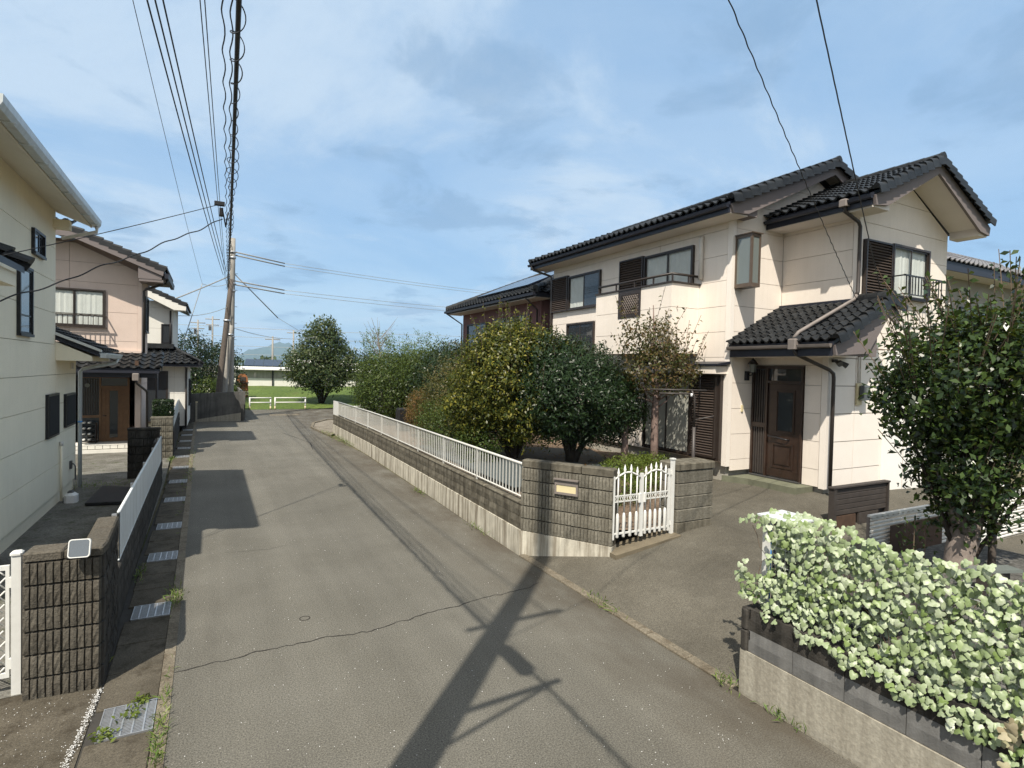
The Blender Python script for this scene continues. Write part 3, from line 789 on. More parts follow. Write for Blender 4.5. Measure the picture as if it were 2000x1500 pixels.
for nm, bx in (('corner_trim', (XA - 0.012, XA + 0.10, YB - 0.012, YB + 0.12, 0.94, 6.27)), ('corner_trim', (XW - 0.012, XW + 0.11, YG - 0.012, YG + 0.11, 3.6, 6.2)), ('corner_trim', (XD - 0.012, XD + 0.12, YG - 0.012, YG + 0.11, 0.72, 3.6))):
    B(nm, 'trim_peach', H, *bx)
B('white_panel', 'wall_white', H, 12.43, 14.0, 6.66, 6.76, 0.30, 3.50, label='smooth white lower wall panel')
B('panel_seam', 'joint_peach', H, 13.2, 13.206, 6.655, 6.66, 0.42, 3.50)
B('panel_sill', 'wall_peach', H, 12.43, 14.0, 6.645, 6.66, 0.30, 0.42)
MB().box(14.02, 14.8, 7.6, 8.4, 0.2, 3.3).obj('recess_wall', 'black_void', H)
def ridge_end(parent, x, y, z):
    p = [(-0.13, -0.08), (0.13, -0.08), (0.115, 0.02), (0.10, 0.10), (0.055, 0.155), (0, 0.175), (-0.055, 0.155), (-0.10, 0.10), (-0.115, 0.02)]
    MB().prism([(x + a, y, z + b) for a, b in p], (0, -0.05, 0)).tube([(x, y - 0.05, z + 0.06), (x, y - 0.075, z + 0.06)], 0.045, 8).obj('ridge_end', 'tile_black', parent)
# --- main roof
SL = Vector((3.4, 0, 1.38)).normalized()
rf = MB()
E0, RZ = 6.42, 7.80
rf.prism([(9.2, 8.02, E0 - 0.08), (12.6, 8.02, RZ - 0.08), (12.6, 8.02, RZ), (9.2, 8.02, E0)], (0, 8.06, 0))
rf.prism([(12.601, 8.02, RZ - 0.08), (16.0, 8.02, E0 - 0.08), (16.0, 8.02, E0), (12.601, 8.02, RZ)], (0, 8.06, 0))
roof = rf.obj('roof', 'fascia_dark', H)
TW, TL = 0.201, 0.2
nJ = int(3.6 / TL)
tiles(roof, (9.16, 8.05, E0 + 0.0), (0, 1, 0), SL, 40, 1, TW, TL)                         # eave row one by one
jn = MB()
tiles(roof, (9.16, 8.05, E0), (0, 1, 0), SL, 40, nJ, TW, TL, joined=jn, pick=lambda i, j: j > 0)
tiles(roof, (16.0, 16.05, E0), (0, -1, 0), (-3.4, 0, 1.38), 40, nJ, TW, TL, joined=jn)
verge(roof, (9.2, 7.95, E0 + 0.01), SL, (0, -1, 0), 14, 0.262)
verge(roof, (16.0, 7.95, E0 + 0.01), (-3.4, 0, 1.38), (0, -1, 0), 14, 0.262)
verge(roof, (9.2, 16.08, E0 + 0.01), SL, (0, 1, 0), 14, 0.262, joined=jn)
ridge(roof, (12.6, 8.0, RZ + 0.06), (12.6, 16.1, RZ + 0.06), 26, joined=jn)
jn.obj('roof_tiles', 'tile_joined', roof, kind='stuff')
ridge_end(roof, 12.6, 7.96, RZ)
B('fascia', 'fascia_dark', H, 9.20, 9.235, 8.04, 16.06, 6.20, 6.335)
MB().prism([(9.10, 8.03, 6.36), (9.115, 8.03, 6.31), (9.15, 8.03, 6.29), (9.185, 8.03, 6.31), (9.195, 8.03, 6.37)], (0, 8.06, 0)).obj('eave_gutter', 'fascia_dark', H)
B('soffit', 'soffit', H, 9.236, XA + 0.02, 8.06, 16.04, 6.20, 6.222)
MB().prism([(9.25, 8.05, 6.224), (XA + 0.3, 8.05, 6.224), (XA + 0.3, 8.05, 6.52), (9.25, 8.05, 6.34)], (0, 0.34, 0)).obj('eave_box', 'barge', H)
MB().prism([(9.55, 8.06, 6.4), (12.6, 8.06, 7.69), (12.6, 8.06, 7.78), (9.5, 8.06, 6.47)], (0, 0.34, 0)).obj('gable_soffit', 'soffit', H)
MB().prism([(12.602, 8.06, 7.69), (15.7, 8.06, 6.4), (15.7, 8.06, 6.47), (12.602, 8.06, 7.78)], (0, 0.34, 0)).obj('gable_soffit', 'soffit', H)
MB().prism([(9.3, 8.0, 6.20), (9.75, 8.0, 6.24), (12.6, 8.0, 7.56), (12.6, 8.0, 7.80), (9.22, 8.0, 6.37)], (0, 0.05, 0)).obj('barge_board', 'barge', H)
MB().prism([(12.602, 8.0, 7.56), (15.9, 8.0, 6.16), (15.95, 8.0, 6.36), (12.602, 8.0, 7.80)], (0, 0.05, 0)).obj('barge_board', 'barge', H)
# --- wing roof
EW, RW, XR = 6.36, 7.34, 13.0
SW = Vector((2.22, 0, 0.98)).normalized()
rw = MB()
rw.prism([(10.78, 6.1, EW - 0.08), (XR, 6.1, RW - 0.08), (XR, 6.1, RW), (10.78, 6.1, EW)], (0, 2.28, 0))
rw.prism([(XR + .001, 6.1, RW - 0.08), (15.22, 6.1, EW - 0.08), (15.22, 6.1, EW), (XR + .001, 6.1, RW)], (0, 2.28, 0))
wr = rw.obj('wing_roof', 'fascia_dark', H)
tiles(wr, (10.74, 6.14, EW), (0, 1, 0), SW, 11, 12, 0.205, 0.205)
jn = MB()
tiles(wr, (15.26, 8.38, EW), (0, -1, 0), (-2.22, 0, 0.98), 11, 12, 0.205, 0.205, joined=jn)
jn.obj('roof_tiles', 'tile_joined', wr, kind='stuff')
verge(wr, (10.78, 6.03, EW + 0.01), SW, (0, -1, 0), 10, 0.242)
verge(wr, (15.22, 6.03, EW + 0.01), (-2.22, 0, 0.98), (0, -1, 0), 10, 0.242)
ridge(wr, (XR, 6.08, RW + 0.06), (XR, 8.36, RW + 0.06), 8)
ridge_end(wr, XR, 6.05, RW)
B('fascia', 'fascia_dark', H, 10.78, 10.81, 6.13, 8.38, 6.13, 6.275)
MB().prism([(10.68, 6.1, 6.30), (10.695, 6.1, 6.25), (10.73, 6.1, 6.23), (10.765, 6.1, 6.25), (10.775, 6.1, 6.31)], (0, 2.28, 0)).obj('eave_gutter', 'fascia_dark', H)
B('soffit', 'soffit', H, 10.811, XW - 0.001, 6.7, 8.395, 6.12, 6.14)
for sx_, a, b in ((0, 10.83, 11.36), (1, 14.84, 15.2)):
    MB().prism([(a, 6.13, 6.10), (b, 6.13, 6.10), (b, 6.13, 6.36 if sx_ == 0 else 6.24), (a, 6.13, 6.24 if sx_ == 0 else 6.36)], (0, 0.56, 0)).obj('eave_box', 'soffit', H)
for s in (-1, 1):
    e = 2.22 * s
    MB().prism([(XR + e * 0.98, 6.07, 6.12), (XR + e * 0.80, 6.07, 6.17), (XR + s * 0.001, 6.07, 7.09), (XR + s * 0.001, 6.07, 7.33), (XR + e, 6.07, 6.30)][::s], (0, 0.05, 0)).obj('barge_board', 'barge', H)
    MB().prism([(XR + e * 0.82, 6.14, 6.26), (XR + s * 0.001, 6.14, 7.13), (XR + s * 0.001, 6.14, 7.22), (XR + e * 0.86, 6.14, 6.36)][::s], (0, 0.55, 0)).obj('gable_soffit', 'soffit', H)
# --- porch roof
EP, RP = 3.55, 4.41
SP = Vector((1.68, 0, 0.86)).normalized()
pr = MB()
pr.prism([(9.72, 6.1, EP - 0.07), (XW, 6.1, RP - 0.07), (XW, 6.1, RP), (9.72, 6.1, EP)], (0, 2.285, 0))
pr.prism([(XW + .001, 6.1, RP - 0.07), (11.78, 6.1, RP - 0.265), (11.78, 6.1, RP - 0.195), (XW + .001, 6.1, RP)], (0, 0.58, 0))
por = pr.obj('porch_roof', 'fascia_dark', H)
tiles(por, (9.68, 6.14, EP), (0, 1, 0), SP, 13, 9, 0.173, 0.208)
tiles(por, (11.8, 6.68, RP - 0.2), (0, -1, 0), (-0.7, 0, 0.36), 3, 2, 0.18, 0.2)
verge(por, (9.72, 6.03, EP + 0.01), SP, (0, -1, 0), 8, 0.236)
verge(por, (11.8, 6.03, RP - 0.19), (-0.7, 0, 0.36), (0, -1, 0), 2, 0.22)
ridge(por, (XW, 6.08, RP + 0.07), (XW, 6.69, RP + 0.07), 3, r=0.1)
ridge_end(por, XW, 6.05, RP)
B('flashing', 'fascia_dark', por, XW - 0.09, XW - 0.005, 6.72, 8.39, RP - 0.03, RP + 0.085)
B('fascia', 'fascia_dark', H, 9.735, 9.765, 6.13, 8.36, 3.29, 3.475)
MB().prism([(9.63, 6.12, 3.50), (9.645, 6.12, 3.455), (9.68, 6.12, 3.435), (9.71, 6.12, 3.455), (9.72, 6.12, 3.51)], (0, 2.26, 0)).obj('eave_gutter', 'pipe_grey', H)
B('porch_ceiling', 'soffit', H, 9.768, XD - 0.001, 6.14, 8.39, 3.29, 3.31)
MB().prism([(9.78, 6.08, 3.30), (10.75, 6.08, 3.36), (XW, 6.08, 4.10), (XW, 6.08, 4.33), (9.74, 6.08, 3.48)], (0, 0.05, 0)).obj('barge_board', 'barge', H)
MB().prism([(XW + .002, 6.08, 4.33), (XW + .002, 6.08, 4.10), (11.74, 6.08, 3.93), (11.78, 6.08, 4.12)], (0, 0.05, 0)).obj('barge_board', 'barge', H)
MB().prism([(9.78, 6.14, 3.312), (XD + 0.6, 6.14, 3.312), (XD + 0.6, 6.14, 3.9), (9.9, 6.14, 3.55)], (0, 0.5, 0)).obj('porch_gable', 'barge', H)
# --- windows on the road side
shutter(H, fA, 14.58, 15.49, 4.79, 5.88, 17)
window(H, fA, 12.95, 14.56, 4.79, 5.83, 2, swap=('glass_dark', 'glass_see'))
shutter(H, fA, 11.14, 12.07, 4.3, 5.90, 24)
window(H, fA, 9.46, 11.12, 4.2, 5.87, 2)
window(H, fA, 13.2, 14.6, 3.3, 4.38, 2, glass='glass_dark', back=None)
shutter(H, Face('X', XA - 0.10, -1), 8.58, 9.28, 1.10, 2.86, 30)
MB().box(XA - 0.10, XA - 0.002, 8.52, 10.9, 1.04, 2.90).obj('door_casing', 'frame_brown', H)
window(H, Face('X', XA - 0.10, -1), 9.30, 10.88, 1.06, 2.88, 2, glass='glass_pale', back=None, name='sliding_door')
MB().prism([(9.36, 8.36, 3.10), (XA - 0.001, 8.36, 3.14), (XA - 0.001, 8.36, 3.20), (9.36, 8.36, 3.14)], (0, 2.7, 0)).obj('awning', 'fascia_dark', H)
B('awning_board', 'wall_peach', H, 9.40, XA - 0.001, 8.44, 10.98, 2.93, 3.09)
for y_ in (8.85, 9.06): T('awning_rod', 'frame_black', H, [(9.40, y_, 3.09), (9.40, y_, 2.25)], 0.008, 6)
# window of the entrance side: small glazed bay
bay = MB().box(9.83, 10.11, 7.97, 8.395, 5.80, 5.86).box(9.83, 10.11, 7.97, 8.395, 4.76, 4.84)
for (x_, y_) in ((9.83, 7.97), (10.065, 7.97), (9.83, 8.35), (10.065, 8.35)): bay.box(x_, x_ + 0.045, y_, y_ + 0.045, 4.84, 5.80)
bay = bay.obj('bay_window', 'frame_bronze', H)
B('pane', 'glass_frost', bay, 9.845, 9.855, 8.016, 8.349, 4.841, 5.799); B('pane', 'glass_frost', bay, 9.876, 10.064, 7.985, 7.995, 4.841, 5.799); B('pane', 'glass_frost', bay, 10.085, 10.095, 8.016, 8.349, 4.841, 5.799)
MB().prism([(9.80, 7.94, 5.861), (10.14, 7.94, 5.861), (10.14, 7.94, 5.88), (9.80, 7.94, 5.88)], (0, 0.45, 0)).obj('bay_cap', 'frame_bronze', bay)
# gable window
shutter(H, fG, 11.53, 12.46, 4.54, 5.70, 19, sm='slat_brown')
window(H, fG, 12.47, 13.9, 4.60, 5.72, 2, depth=0.1, swap=('glass_see', 'glass_see'), mull=0.07)
rl = MB().box(12.44, 13.98, 6.36, 6.39, 5.02, 5.05).box(12.44, 13.98, 6.36, 6.38, 4.64, 4.66).box(12.44, 12.465, 6.36, 6.7, 5.02, 5.045).box(13.955, 13.98, 6.36, 6.7, 5.02, 5.045).box(12.44, 12.465, 6.36, 6.7, 4.64, 4.66).box(13.955, 13.98, 6.36, 6.7, 4.64, 4.66).obj('window_rail', 'frame_black', H)
bm_ = MB().box(-0.008, 0.008, 6.365, 6.381, 4.66, 5.02).mesh('bar', 'frame_black')
for i in range(13): place('bar', bm_, rl, (12.52 + i * 0.115, 0, 0))
# --- balcony
BX, BY0, BY1 = 8.92, 9.29, 12.05
bc = MB().box(BX + C1, XA - 0.001, BY0 + C1, BY1, 3.37, 4.25).box(BX + C1, BX + 0.13, BY0 + C1, 10.3, 4.25, 4.90).box(BX + C1, BX + 0.13, 11.12, BY1, 4.25, 4.90).box(BX + 0.131, XA - 0.001, BY0 + C1, BY0 + 0.13, 4.25, 4.90).box(BX + 0.131, XA - 0.001, BY1 - 0.1, BY1, 4.25, 4.90).obj('balcony', 'joint_peach', H)
fb = Face('X', BX, -1); fs = Face('Y', BY0, -1)
panels(bc, fb, [BY0, 10.3], [3.37, 3.84, 4.39, 4.92], 'wall_peach'); panels(bc, fb, [11.12, BY1], [3.37, 3.84, 4.39, 4.92], 'wall_peach'); panels(bc, fb, [10.3, 11.12], [3.37, 3.84, 4.25], 'wall_peach')
panels(bc, fs, [BX + 0.002, XA], [3.37, 3.84, 4.39, 4.92], 'wall_peach')
cap = MB().box(BX - 0.03, BX + 0.16, BY0 - 0.03, BY1 + 0.02, 4.92, 4.955).box(BX + 0.161, XA, BY0 - 0.03, BY0 + 0.16, 4.92, 4.955).obj('balcony_cap', 'frame_brown', bc)
T('handrail', 'frame_brown', bc, [(XA - 0.02, BY0 + 0.05, 5.13), (BX + 0.06, BY0 + 0.05, 5.13), (BX + 0.06, BY1 - 0.02, 5.13)], 0.028, 8)
for y_ in (BY0 + 0.05, 9.95, 10.6, 11.3, BY1 - 0.04): B('rail_post', 'frame_brown', bc, BX + 0.045, BX + 0.075, y_ - 0.015, y_ + 0.015, 4.955, 5.11)
B('rail_post', 'frame_brown', bc, 9.45, 9.48, BY0 + 0.035, BY0 + 0.065, 4.955, 5.11)
lf = MB(); fb.box(lf, 10.3, 11.12, 4.80, 4.92, -0.05, 0.015); fb.box(lf, 10.3, 11.12, 4.25, 4.32, -0.05, 0.015); fb.box(lf, 10.3, 10.36, 4.32, 4.80, -0.05, 0.015); fb.box(lf, 11.0, 11.12, 4.32, 4.80, -0.05, 0.015)
lat = lf.obj('lattice_frame', 'frame_brown', bc)
for sgn in (-1, 1):
    for i in range(-6, 15):
        a = 10.36 + i * 0.075; pts_ = []
        for k_ in range(9):
            z_ = 4.32 + 0.06 * k_; aa = a + sgn * (0.06 * k_) * 0.8 + (0.0 if sgn > 0 else 0.384)
            if 10.365 <= aa <= 10.995: pts_.append(fb.pt(aa, z_, 0.004 * sgn))
        if len(pts_) > 1: T('lattice_bar', 'pipe_grey', lat, [pts_[0], pts_[-1]], 0.007, 4)
T('drain_pipe', 'pipe_cream', H, [(9.70, 9.22, 5.05), (9.70, 9.22, 5.93), (9.74, 9.24, 6.0)], 0.05, 10)
# --- entrance
dr = MB()
fD.box(dr, 7.18, 8.38, 3.06, 3.12, -0.02, 0.05); fD.box(dr, 7.18, 7.225, 0.77, 3.06, -0.02, 0.05); fD.box(dr, 8.335, 8.38, 0.77, 3.06, -0.02, 0.05); fD.box(dr, 7.985, 8.03, 0.77, 3.06, -0.02, 0.05); fD.box(dr, 7.225, 7.985, 2.76, 2.81, -0.02, 0.05)
door = dr.obj('entrance', 'door_wood', H)
fD.B('transom_pane', 'glass_dark', door, 7.225, 7.985, 2.81, 3.06, -0.02, -0.01)
leaf = MB(); fD.box(leaf, 7.23, 7.98, 0.79, 2.755, -0.02, 0.012)
for (a0_, a1_, z0_, z1_, d_) in ((7.36, 7.39, 1.72, 2.62, .026), (7.76, 7.79, 1.72, 2.62, .026), (7.39, 7.76, 2.59, 2.62, .026), (7.39, 7.76, 1.72, 1.75, .026), (7.36, 7.86, 0.98, 1.02, .03), (7.36, 7.86, 1.46, 1.50, .03), (7.36, 7.40, 1.02, 1.46, .03), (7.82, 7.86, 1.02, 1.46, .03), (7.44, 7.78, 1.06, 1.42, .028), (7.23, 7.98, 0.79, 0.96, .02)):
    fD.box(leaf, a0_, a1_, z0_, z1_, 0.0122, d_)
leaf = leaf.obj('door', 'door_wood', door)
fD.B('pane', 'glass_dark', leaf, 7.41, 7.74, 1.77, 2.57, 0.0125, 0.018)
T('handle', 'frame_black', leaf, [fD.pt(7.95, 1.64, 0.02), fD.pt(7.93, 1.64, 0.07), fD.pt(7.50, 1.60, 0.08), fD.pt(7.46, 1.59, 0.02)], 0.016, 8)
fD.B('side_panel', 'glass_dark', door, 8.03, 8.335, 0.77, 3.06, -0.02, -0.005)
sm_ = MB(); fD.box(sm_, -0.014, 0.014, 0.80, 3.04, 0.0, 0.035); sm_ = sm_.mesh('slat', 'wood_dark')
for i in range(5): place('slat', sm_, door, (0, 8.065 + i * 0.058, 0))
fD.B('mid_rail', 'door_wood', door, 8.03, 8.335, 1.80, 1.90, 0.0355, 0.045)
B('threshold', 'steel_dark', door, 10.44, 10.51, 7.18, 8.38, 0.745, 0.769)
MB().prism([(9.78, 8.52, 0.0), (9.98, 8.0, 0.0), (10.02, 6.95, 0.0), (10.535, 6.93, 0.0), (10.535, 8.40, 0.0), (9.86, 8.40, 0.0)][::1], (0, 0, 0.735)).obj('doorstep', 'step_green', H)
lt = MB().box(10.25, 10.33, 8.33, 8.398, 2.80, 3.0).tube([(10.29, 8.33, 2.9), (10.29, 8.24, 2.92), (10.29, 8.22, 2.97)], 0.013, 6).box(10.22, 10.36, 8.15, 8.29, 2.96, 2.975).obj('wall_lamp', 'frame_black', H)
MB().tube([(10.29, 8.22, 2.976), (10.29, 8.22, 3.15)], [0.055, 0.078], 6).obj('lamp_glass', 'glass_frost', lt)
MB().tube([(10.29, 8.22, 3.151), (10.29, 8.22, 3.17), (10.29, 8.22, 3.24), (10.29, 8.22, 3.27), (10.29, 8.22, 3.30)], [0.11, 0.10, 0.05, 0.012, 0.018], 6).obj('lamp_shade', 'frame_black', lt)
B('doorbell', 'plate_tan', H, 10.17, 10.22, 8.375, 8.399, 2.12, 2.26)
sl_ = MB().box(10.62, 10.70, 6.62, 6.69, 3.20, 3.26).tube([(10.66, 6.62, 3.22), (10.70, 6.55, 3.2)], 0.012, 6).tube([(10.68, 6.58, 3.22), (10.78, 6.48, 3.13)], [0.03, 0.055], 10).tube([(10.62, 6.60, 3.22), (10.56, 6.48, 3.16)], [0.03, 0.055], 10).obj('spot_lights', 'steel_dark', H)
mt_ = MB().box(11.45, 11.62, 6.66, 6.698, 2.36, 2.80).obj('meter_board', 'plate_tan', H)
MB().bbox(11.50, 11.72, 6.55, 6.659, 2.46, 2.76, 0.02).obj('meter', 'meter_grey', mt_); B('meter_dial', 'glass_frost', mt_, 11.56, 11.67, 6.541, 6.549, 2.62, 2.72)
for x_ in (11.50, 11.57): T('conduit', 'pipe_cream', mt_, [(x_, 6.68, 2.80), (x_, 6.68, 3.62)], 0.012, 6)
T('downspout', 'pipe_brown', H, [(10.75, 6.62, 6.25), (10.76, 6.62, 6.12), (11.22, 6.62, 5.98), (11.28, 6.62, 5.90), (11.28, 6.62, 4.62), (11.24, 6.62, 4.55)], 0.036, 8)
T('downspout', 'pipe_grey', H, [(11.24, 6.62, 4.55), (11.20, 6.64, 4.46), (9.80, 6.84, 3.745), (9.70, 6.86, 3.63)], 0.036, 8)
MB().bbox(9.60, 9.78, 6.76, 6.93, 3.42, 3.62, 0.02).obj('rain_hopper', 'pipe_grey', H)
T('downspout', 'pipe_brown', H, [(9.69, 6.85, 3.42), (9.74, 6.83, 3.33), (10.46, 6.63, 3.05), (10.56, 6.61, 2.98), (10.58, 6.61, 2.9), (10.58, 6.61, 0.75)], 0.036, 8)
MB().bbox(10.66, 10.84, 6.54, 6.70, 6.20, 6.34, 0.02).obj('rain_hopper', 'pipe_grey', H)
T('downspout', 'pipe_brown', H, [(9.14, 15.9, 6.30), (9.2, 15.86, 6.18), (9.68, 15.55, 5.98), (9.70, 15.53, 5.9), (9.70, 15.53, 1.0)], 0.036, 8)

# ------------------------------------------------------------------ cream house, near left
L = thing('house', (-5.5, 11.0, 0.0), 'cream two-storey house with white eave gutter, cropped by the picture edge', 'house')
XL = -2.70; fL = Face('X', XL, 1)
lw = MB().box(-8.5, XL - C1, 8.22, 13.93, 0.25, 5.9).box(-8.5, XL - C1, 13.93, 15.83, 0.25, 3.2)
lw.prism([(-8.5, 8.22, 5.9), (XL - C1, 8.22, 5.9), (-5.6, 8.22, 6.95)], (0, 5.71, 0))
lw = lw.obj('wall', 'joint_cream', L)
ZL = [0.25, 0.83, 1.43, 2.03, 2.62, 3.21, 3.82, 4.43, 5.07, 5.88]
panels(lw, fL, [8.25, 13.95], ZL, 'wall_cream', name='siding_panel')
panels(lw, fL, [13.95, 15.85], [0.25, 0.83, 1.43, 2.03, 2.62, 3.21], 'wall_cream')
panels(lw, Face('Y', 13.95, 1), [-8.4, XL], [3.21, 4.43, 5.88], 'wall_cream')
panels(lw, Face('Y', 15.85, 1), [-8.4, XL], [0.25, 1.43, 2.62, 3.2], 'wall_cream')
MB().box(-8.4, XL - 0.04, 8.25, 15.8, 0, 0.26).obj('foundation', 'wall_cream', L)
r_ = MB()
r_.prism([(-2.16, 7.98, 5.70), (-5.6, 7.98, 7.1), (-5.6, 7.98, 7.2), (-2.16, 7.98, 5.80)], (0, 6.1, 0)); r_.prism([(-5.601, 7.98, 7.1), (-9.1, 7.98, 5.70), (-9.1, 7.98, 5.80), (-5.601, 7.98, 7.2)], (0, 6.1, 0))
lr = r_.obj('roof', 'soffit_cream', L)
jn = MB(); tiles(lr, (-2.21, 14.06, 5.81), (0, -1, 0), (-3.44, 0, 1.4), 22, 15, 0.275, 0.247, joined=jn); jn.obj('roof_tiles', 'tile_joined', lr, kind='stuff')
MB().prism([(-2.17, 8.0, 5.60), (XL, 8.0, 5.80), (XL, 8.0, 5.84), (-2.17, 8.0, 5.66)], (0, 6.04, 0)).obj('soffit', 'soffit_cream', L)
B('fascia', 'soffit_cream', L, -2.168, -2.14, 7.99, 14.06, 5.585, 5.79)
MB().prism([(-2.13, 7.97, 5.60), (-2.03, 7.97, 5.60), (-1.995, 7.97, 5.66), (-1.99, 7.97, 5.745), (-2.02, 7.97, 5.745), (-2.13, 7.97, 5.73)], (0, 6.12, 0)).obj('eave_gutter', 'white_panel', L)
for y_ in [8.4 + 0.75 * i for i in range(8)]: B('gutter_bracket', 'white_panel', L, -2.14, -1.985, y_, y_ + 0.02, 5.585, 5.599)
MB().box(XL, -2.45, 13.72, 13.95, 5.45, 5.62).obj('eave_box', 'wall_cream', L)
T('downspout', 'pipe_cream', L, [(-2.05, 13.95, 5.60), (-2.06, 14.0, 5.5), (-2.62, 14.0, 5.30)], 0.035, 8)
window(L, fL, 12.26, 12.98, 4.70, 5.14, 2, 'frame_black', 'glass_dark', None, depth=0.05)
window(L, fL, 11.45, 12.2, 3.28, 4.42, 1, 'frame_black', 'glass_dark', None, sub=3.62, depth=0.05)
for (a, b, z0_, z1_) in ((13.2, 14.06, 1.43, 2.26), (14.66, 15.58, 1.50, 2.20)):
    w_ = fL.B('window_screen', 'frame_black', L, a, b, z0_, z1_, 0.0, 0.05)
    fL.B('mesh', 'black_void', w_, a + 0.04, b - 0.04, z0_ + 0.04, z1_ - 0.04, 0.0505, 0.054)
T('vent_pipe', 'wall_cream', L, [(-2.66, 14.26, 0.05), (-2.66, 14.26, 1.18)], 0.024, 8); T('vent_cap', 'pipe_cream', L, [(-2.66, 14.26, 1.18), (-2.66, 14.26, 1.26)], 0.034, 8)
B('wall_vent', 'pipe_cream', L, -2.70, -2.66, 15.3, 15.42, 2.72, 2.86)
MB().tube([(-2.69, 15.25, 0.62), (-2.64, 15.25, 0.66), (-2.60, 15.25, 0.60), (-2.60, 15.25, 0.3)], 0.014, 6).box(-2.70, -2.66, 15.2, 15.3, 0.55, 0.72).obj('tap', 'steel_dark', L)
# lean-to roof at its far end
lo = MB().prism([(-3.4, 13.97, 3.62), (-2.0, 13.97, 3.02), (-2.0, 13.97, 3.10), (-3.4, 13.97, 3.70)], (0, 2.25, 0)).obj('lean_to_roof', 'fascia_dark', L)
jn = MB(); tiles(lo, (-1.97, 16.2, 3.09), (0, -1, 0), (-1.4, 0, 0.6), 8, 6, 0.275, 0.247, joined=jn); jn.obj('roof_tiles', 'tile_joined', lo, kind='stuff')
MB().prism([(-3.4, 13.93, 3.60), (-1.98, 13.93, 2.99), (-1.98, 13.93, 3.04), (-3.4, 13.93, 3.66)], (0, 0.035, 0)).obj('verge_board', 'fascia_dark', L)
MB().prism([(-3.4, 13.91, 3.70), (-1.96, 13.91, 3.085), (-1.96, 13.91, 3.135), (-3.4, 13.91, 3.76)], (0, 0.10, 0)).obj('verge_trim', 'white_paint', L)
MB().prism([(-2.72, 13.96, 2.90), (-2.12, 13.96, 2.90), (-2.12, 13.96, 3.0), (-2.72, 13.96, 3.28)], (0, 2.2, 0)).obj('eave_box', 'wall_cream', L)
MB().prism([(-1.99, 13.93, 2.97), (-1.90, 13.93, 2.97), (-1.87, 13.93, 3.05), (-1.87, 13.93, 3.07), (-1.99, 13.93, 3.06)], (0, 2.3, 0)).obj('eave_gutter', 'white_panel', L)
T('downspout', 'white_panel', L, [(-1.93, 15.88, 2.97), (-1.95, 15.88, 2.88), (-2.58, 15.9, 2.72), (-2.63, 15.9, 2.66), (-2.63, 15.9, 0.02)], 0.04, 10)
T('pipe_clip', 'blue_film', L, [(-2.63, 15.9, 1.50), (-2.63, 15.9, 1.53)], 0.043, 10)
# porch canopy that shows at the picture's edge
cn = MB().prism([(-2.69, 7.6, 4.32), (-2.08, 7.6, 3.98), (-2.08, 7.6, 4.06), (-2.69, 7.6, 4.40)], (0, 1.55, 0)).obj('canopy', 'fascia_dark', L)
verge(cn, (-2.05, 9.16, 4.07), (-0.61, 0, 0.34), (0, 1, 0), 3, 0.22)
B('canopy_soffit', 'wall_cream', L, -2.69, -2.14, 7.6, 9.05, 3.80, 3.97)
# things in the cream house's yard
s_ = thing('cover_slab', (-1.85, 14.6, 0.02), 'black square slab lying flat on the mossy yard', 'slab')
MB().prism([(-2.20, 13.8, 0.02), (-1.56, 13.7, 0.02), (-1.54, 15.2, 0.02), (-2.16, 15.6, 0.02)], (0, 0, 0.05)).obj('slab', 'stone_black', s_)
h_ = thing('hose_box', (-2.5, 14.35, 0.0), 'small white plastic box with a dark top by the cream wall', 'box')
MB().bbox(-2.62, -2.40, 14.22, 14.46, 0.0, 0.20, 0.05).obj('body', 'white_plastic', h_); MB().bbox(-2.57, -2.47, 14.28, 14.40, 0.2005, 0.24, 0.02).obj('lid', 'steel_dark', h_)

# ------------------------------------------------------------------ pink house, second on the left
K = thing('house', (-4.5, 25.0, 0.0), 'pink two-storey house with clipped gable roof and recessed brown front door', 'house')
YK, XK = 21.6, -2.0; fK = Face('Y', YK, -1); fKs = Face('X', XK, 1)
kw = MB().box(-8.0, XK - C1, YK + C1, 23.6, 2.75, 6.1).box(-8.0, XK - C1, 22.55, 23.6, 0.1, 2.75)
kw.prism([(-8.0, YK + C1, 6.1), (XK - C1, YK + C1, 6.1), (-3.4, YK + C1, 6.62), (-6.6, YK + C1, 6.62)], (0, 1.9, 0))
kw = kw.obj('wall', 'joint_pink', K)
kg = [(-8, 2.8), (XK, 2.8), (XK, 5.75), (-3.7, 6.52), (-8, 6.52)]
panels(kw, fK, [-8.0, -3.85, XK - 0.1], [2.8, 3.55, 4.45, 5.35, 5.95, 6.6], 'wall_pink', kg)
panels(kw, fKs, [YK, 23.6], [0.15, 1.3, 2.2, 3.0, 3.9, 4.8, 5.75], 'wall_pink')
panels(kw, Face('Y', 22.55, -1), [-2.4, XK], [0.15, 0.75, 1.65, 2.75], 'wall_pink'); panels(kw, Face('Y', 22.55, -1), [-8, -3.75], [0.15, 1.2, 2.75], 'wall_pink')
B('corner_trim', 'trim_peach' if False else 'wall_pink', K, XK - 0.1, XK + 0.012, YK - 0.012, YK + 0.1, 2.8, 5.75)
B('porch_post', 'wall_pink', K, XK - 0.16, XK - 0.0, YK, YK + 0.16, 0.1, 2.75)
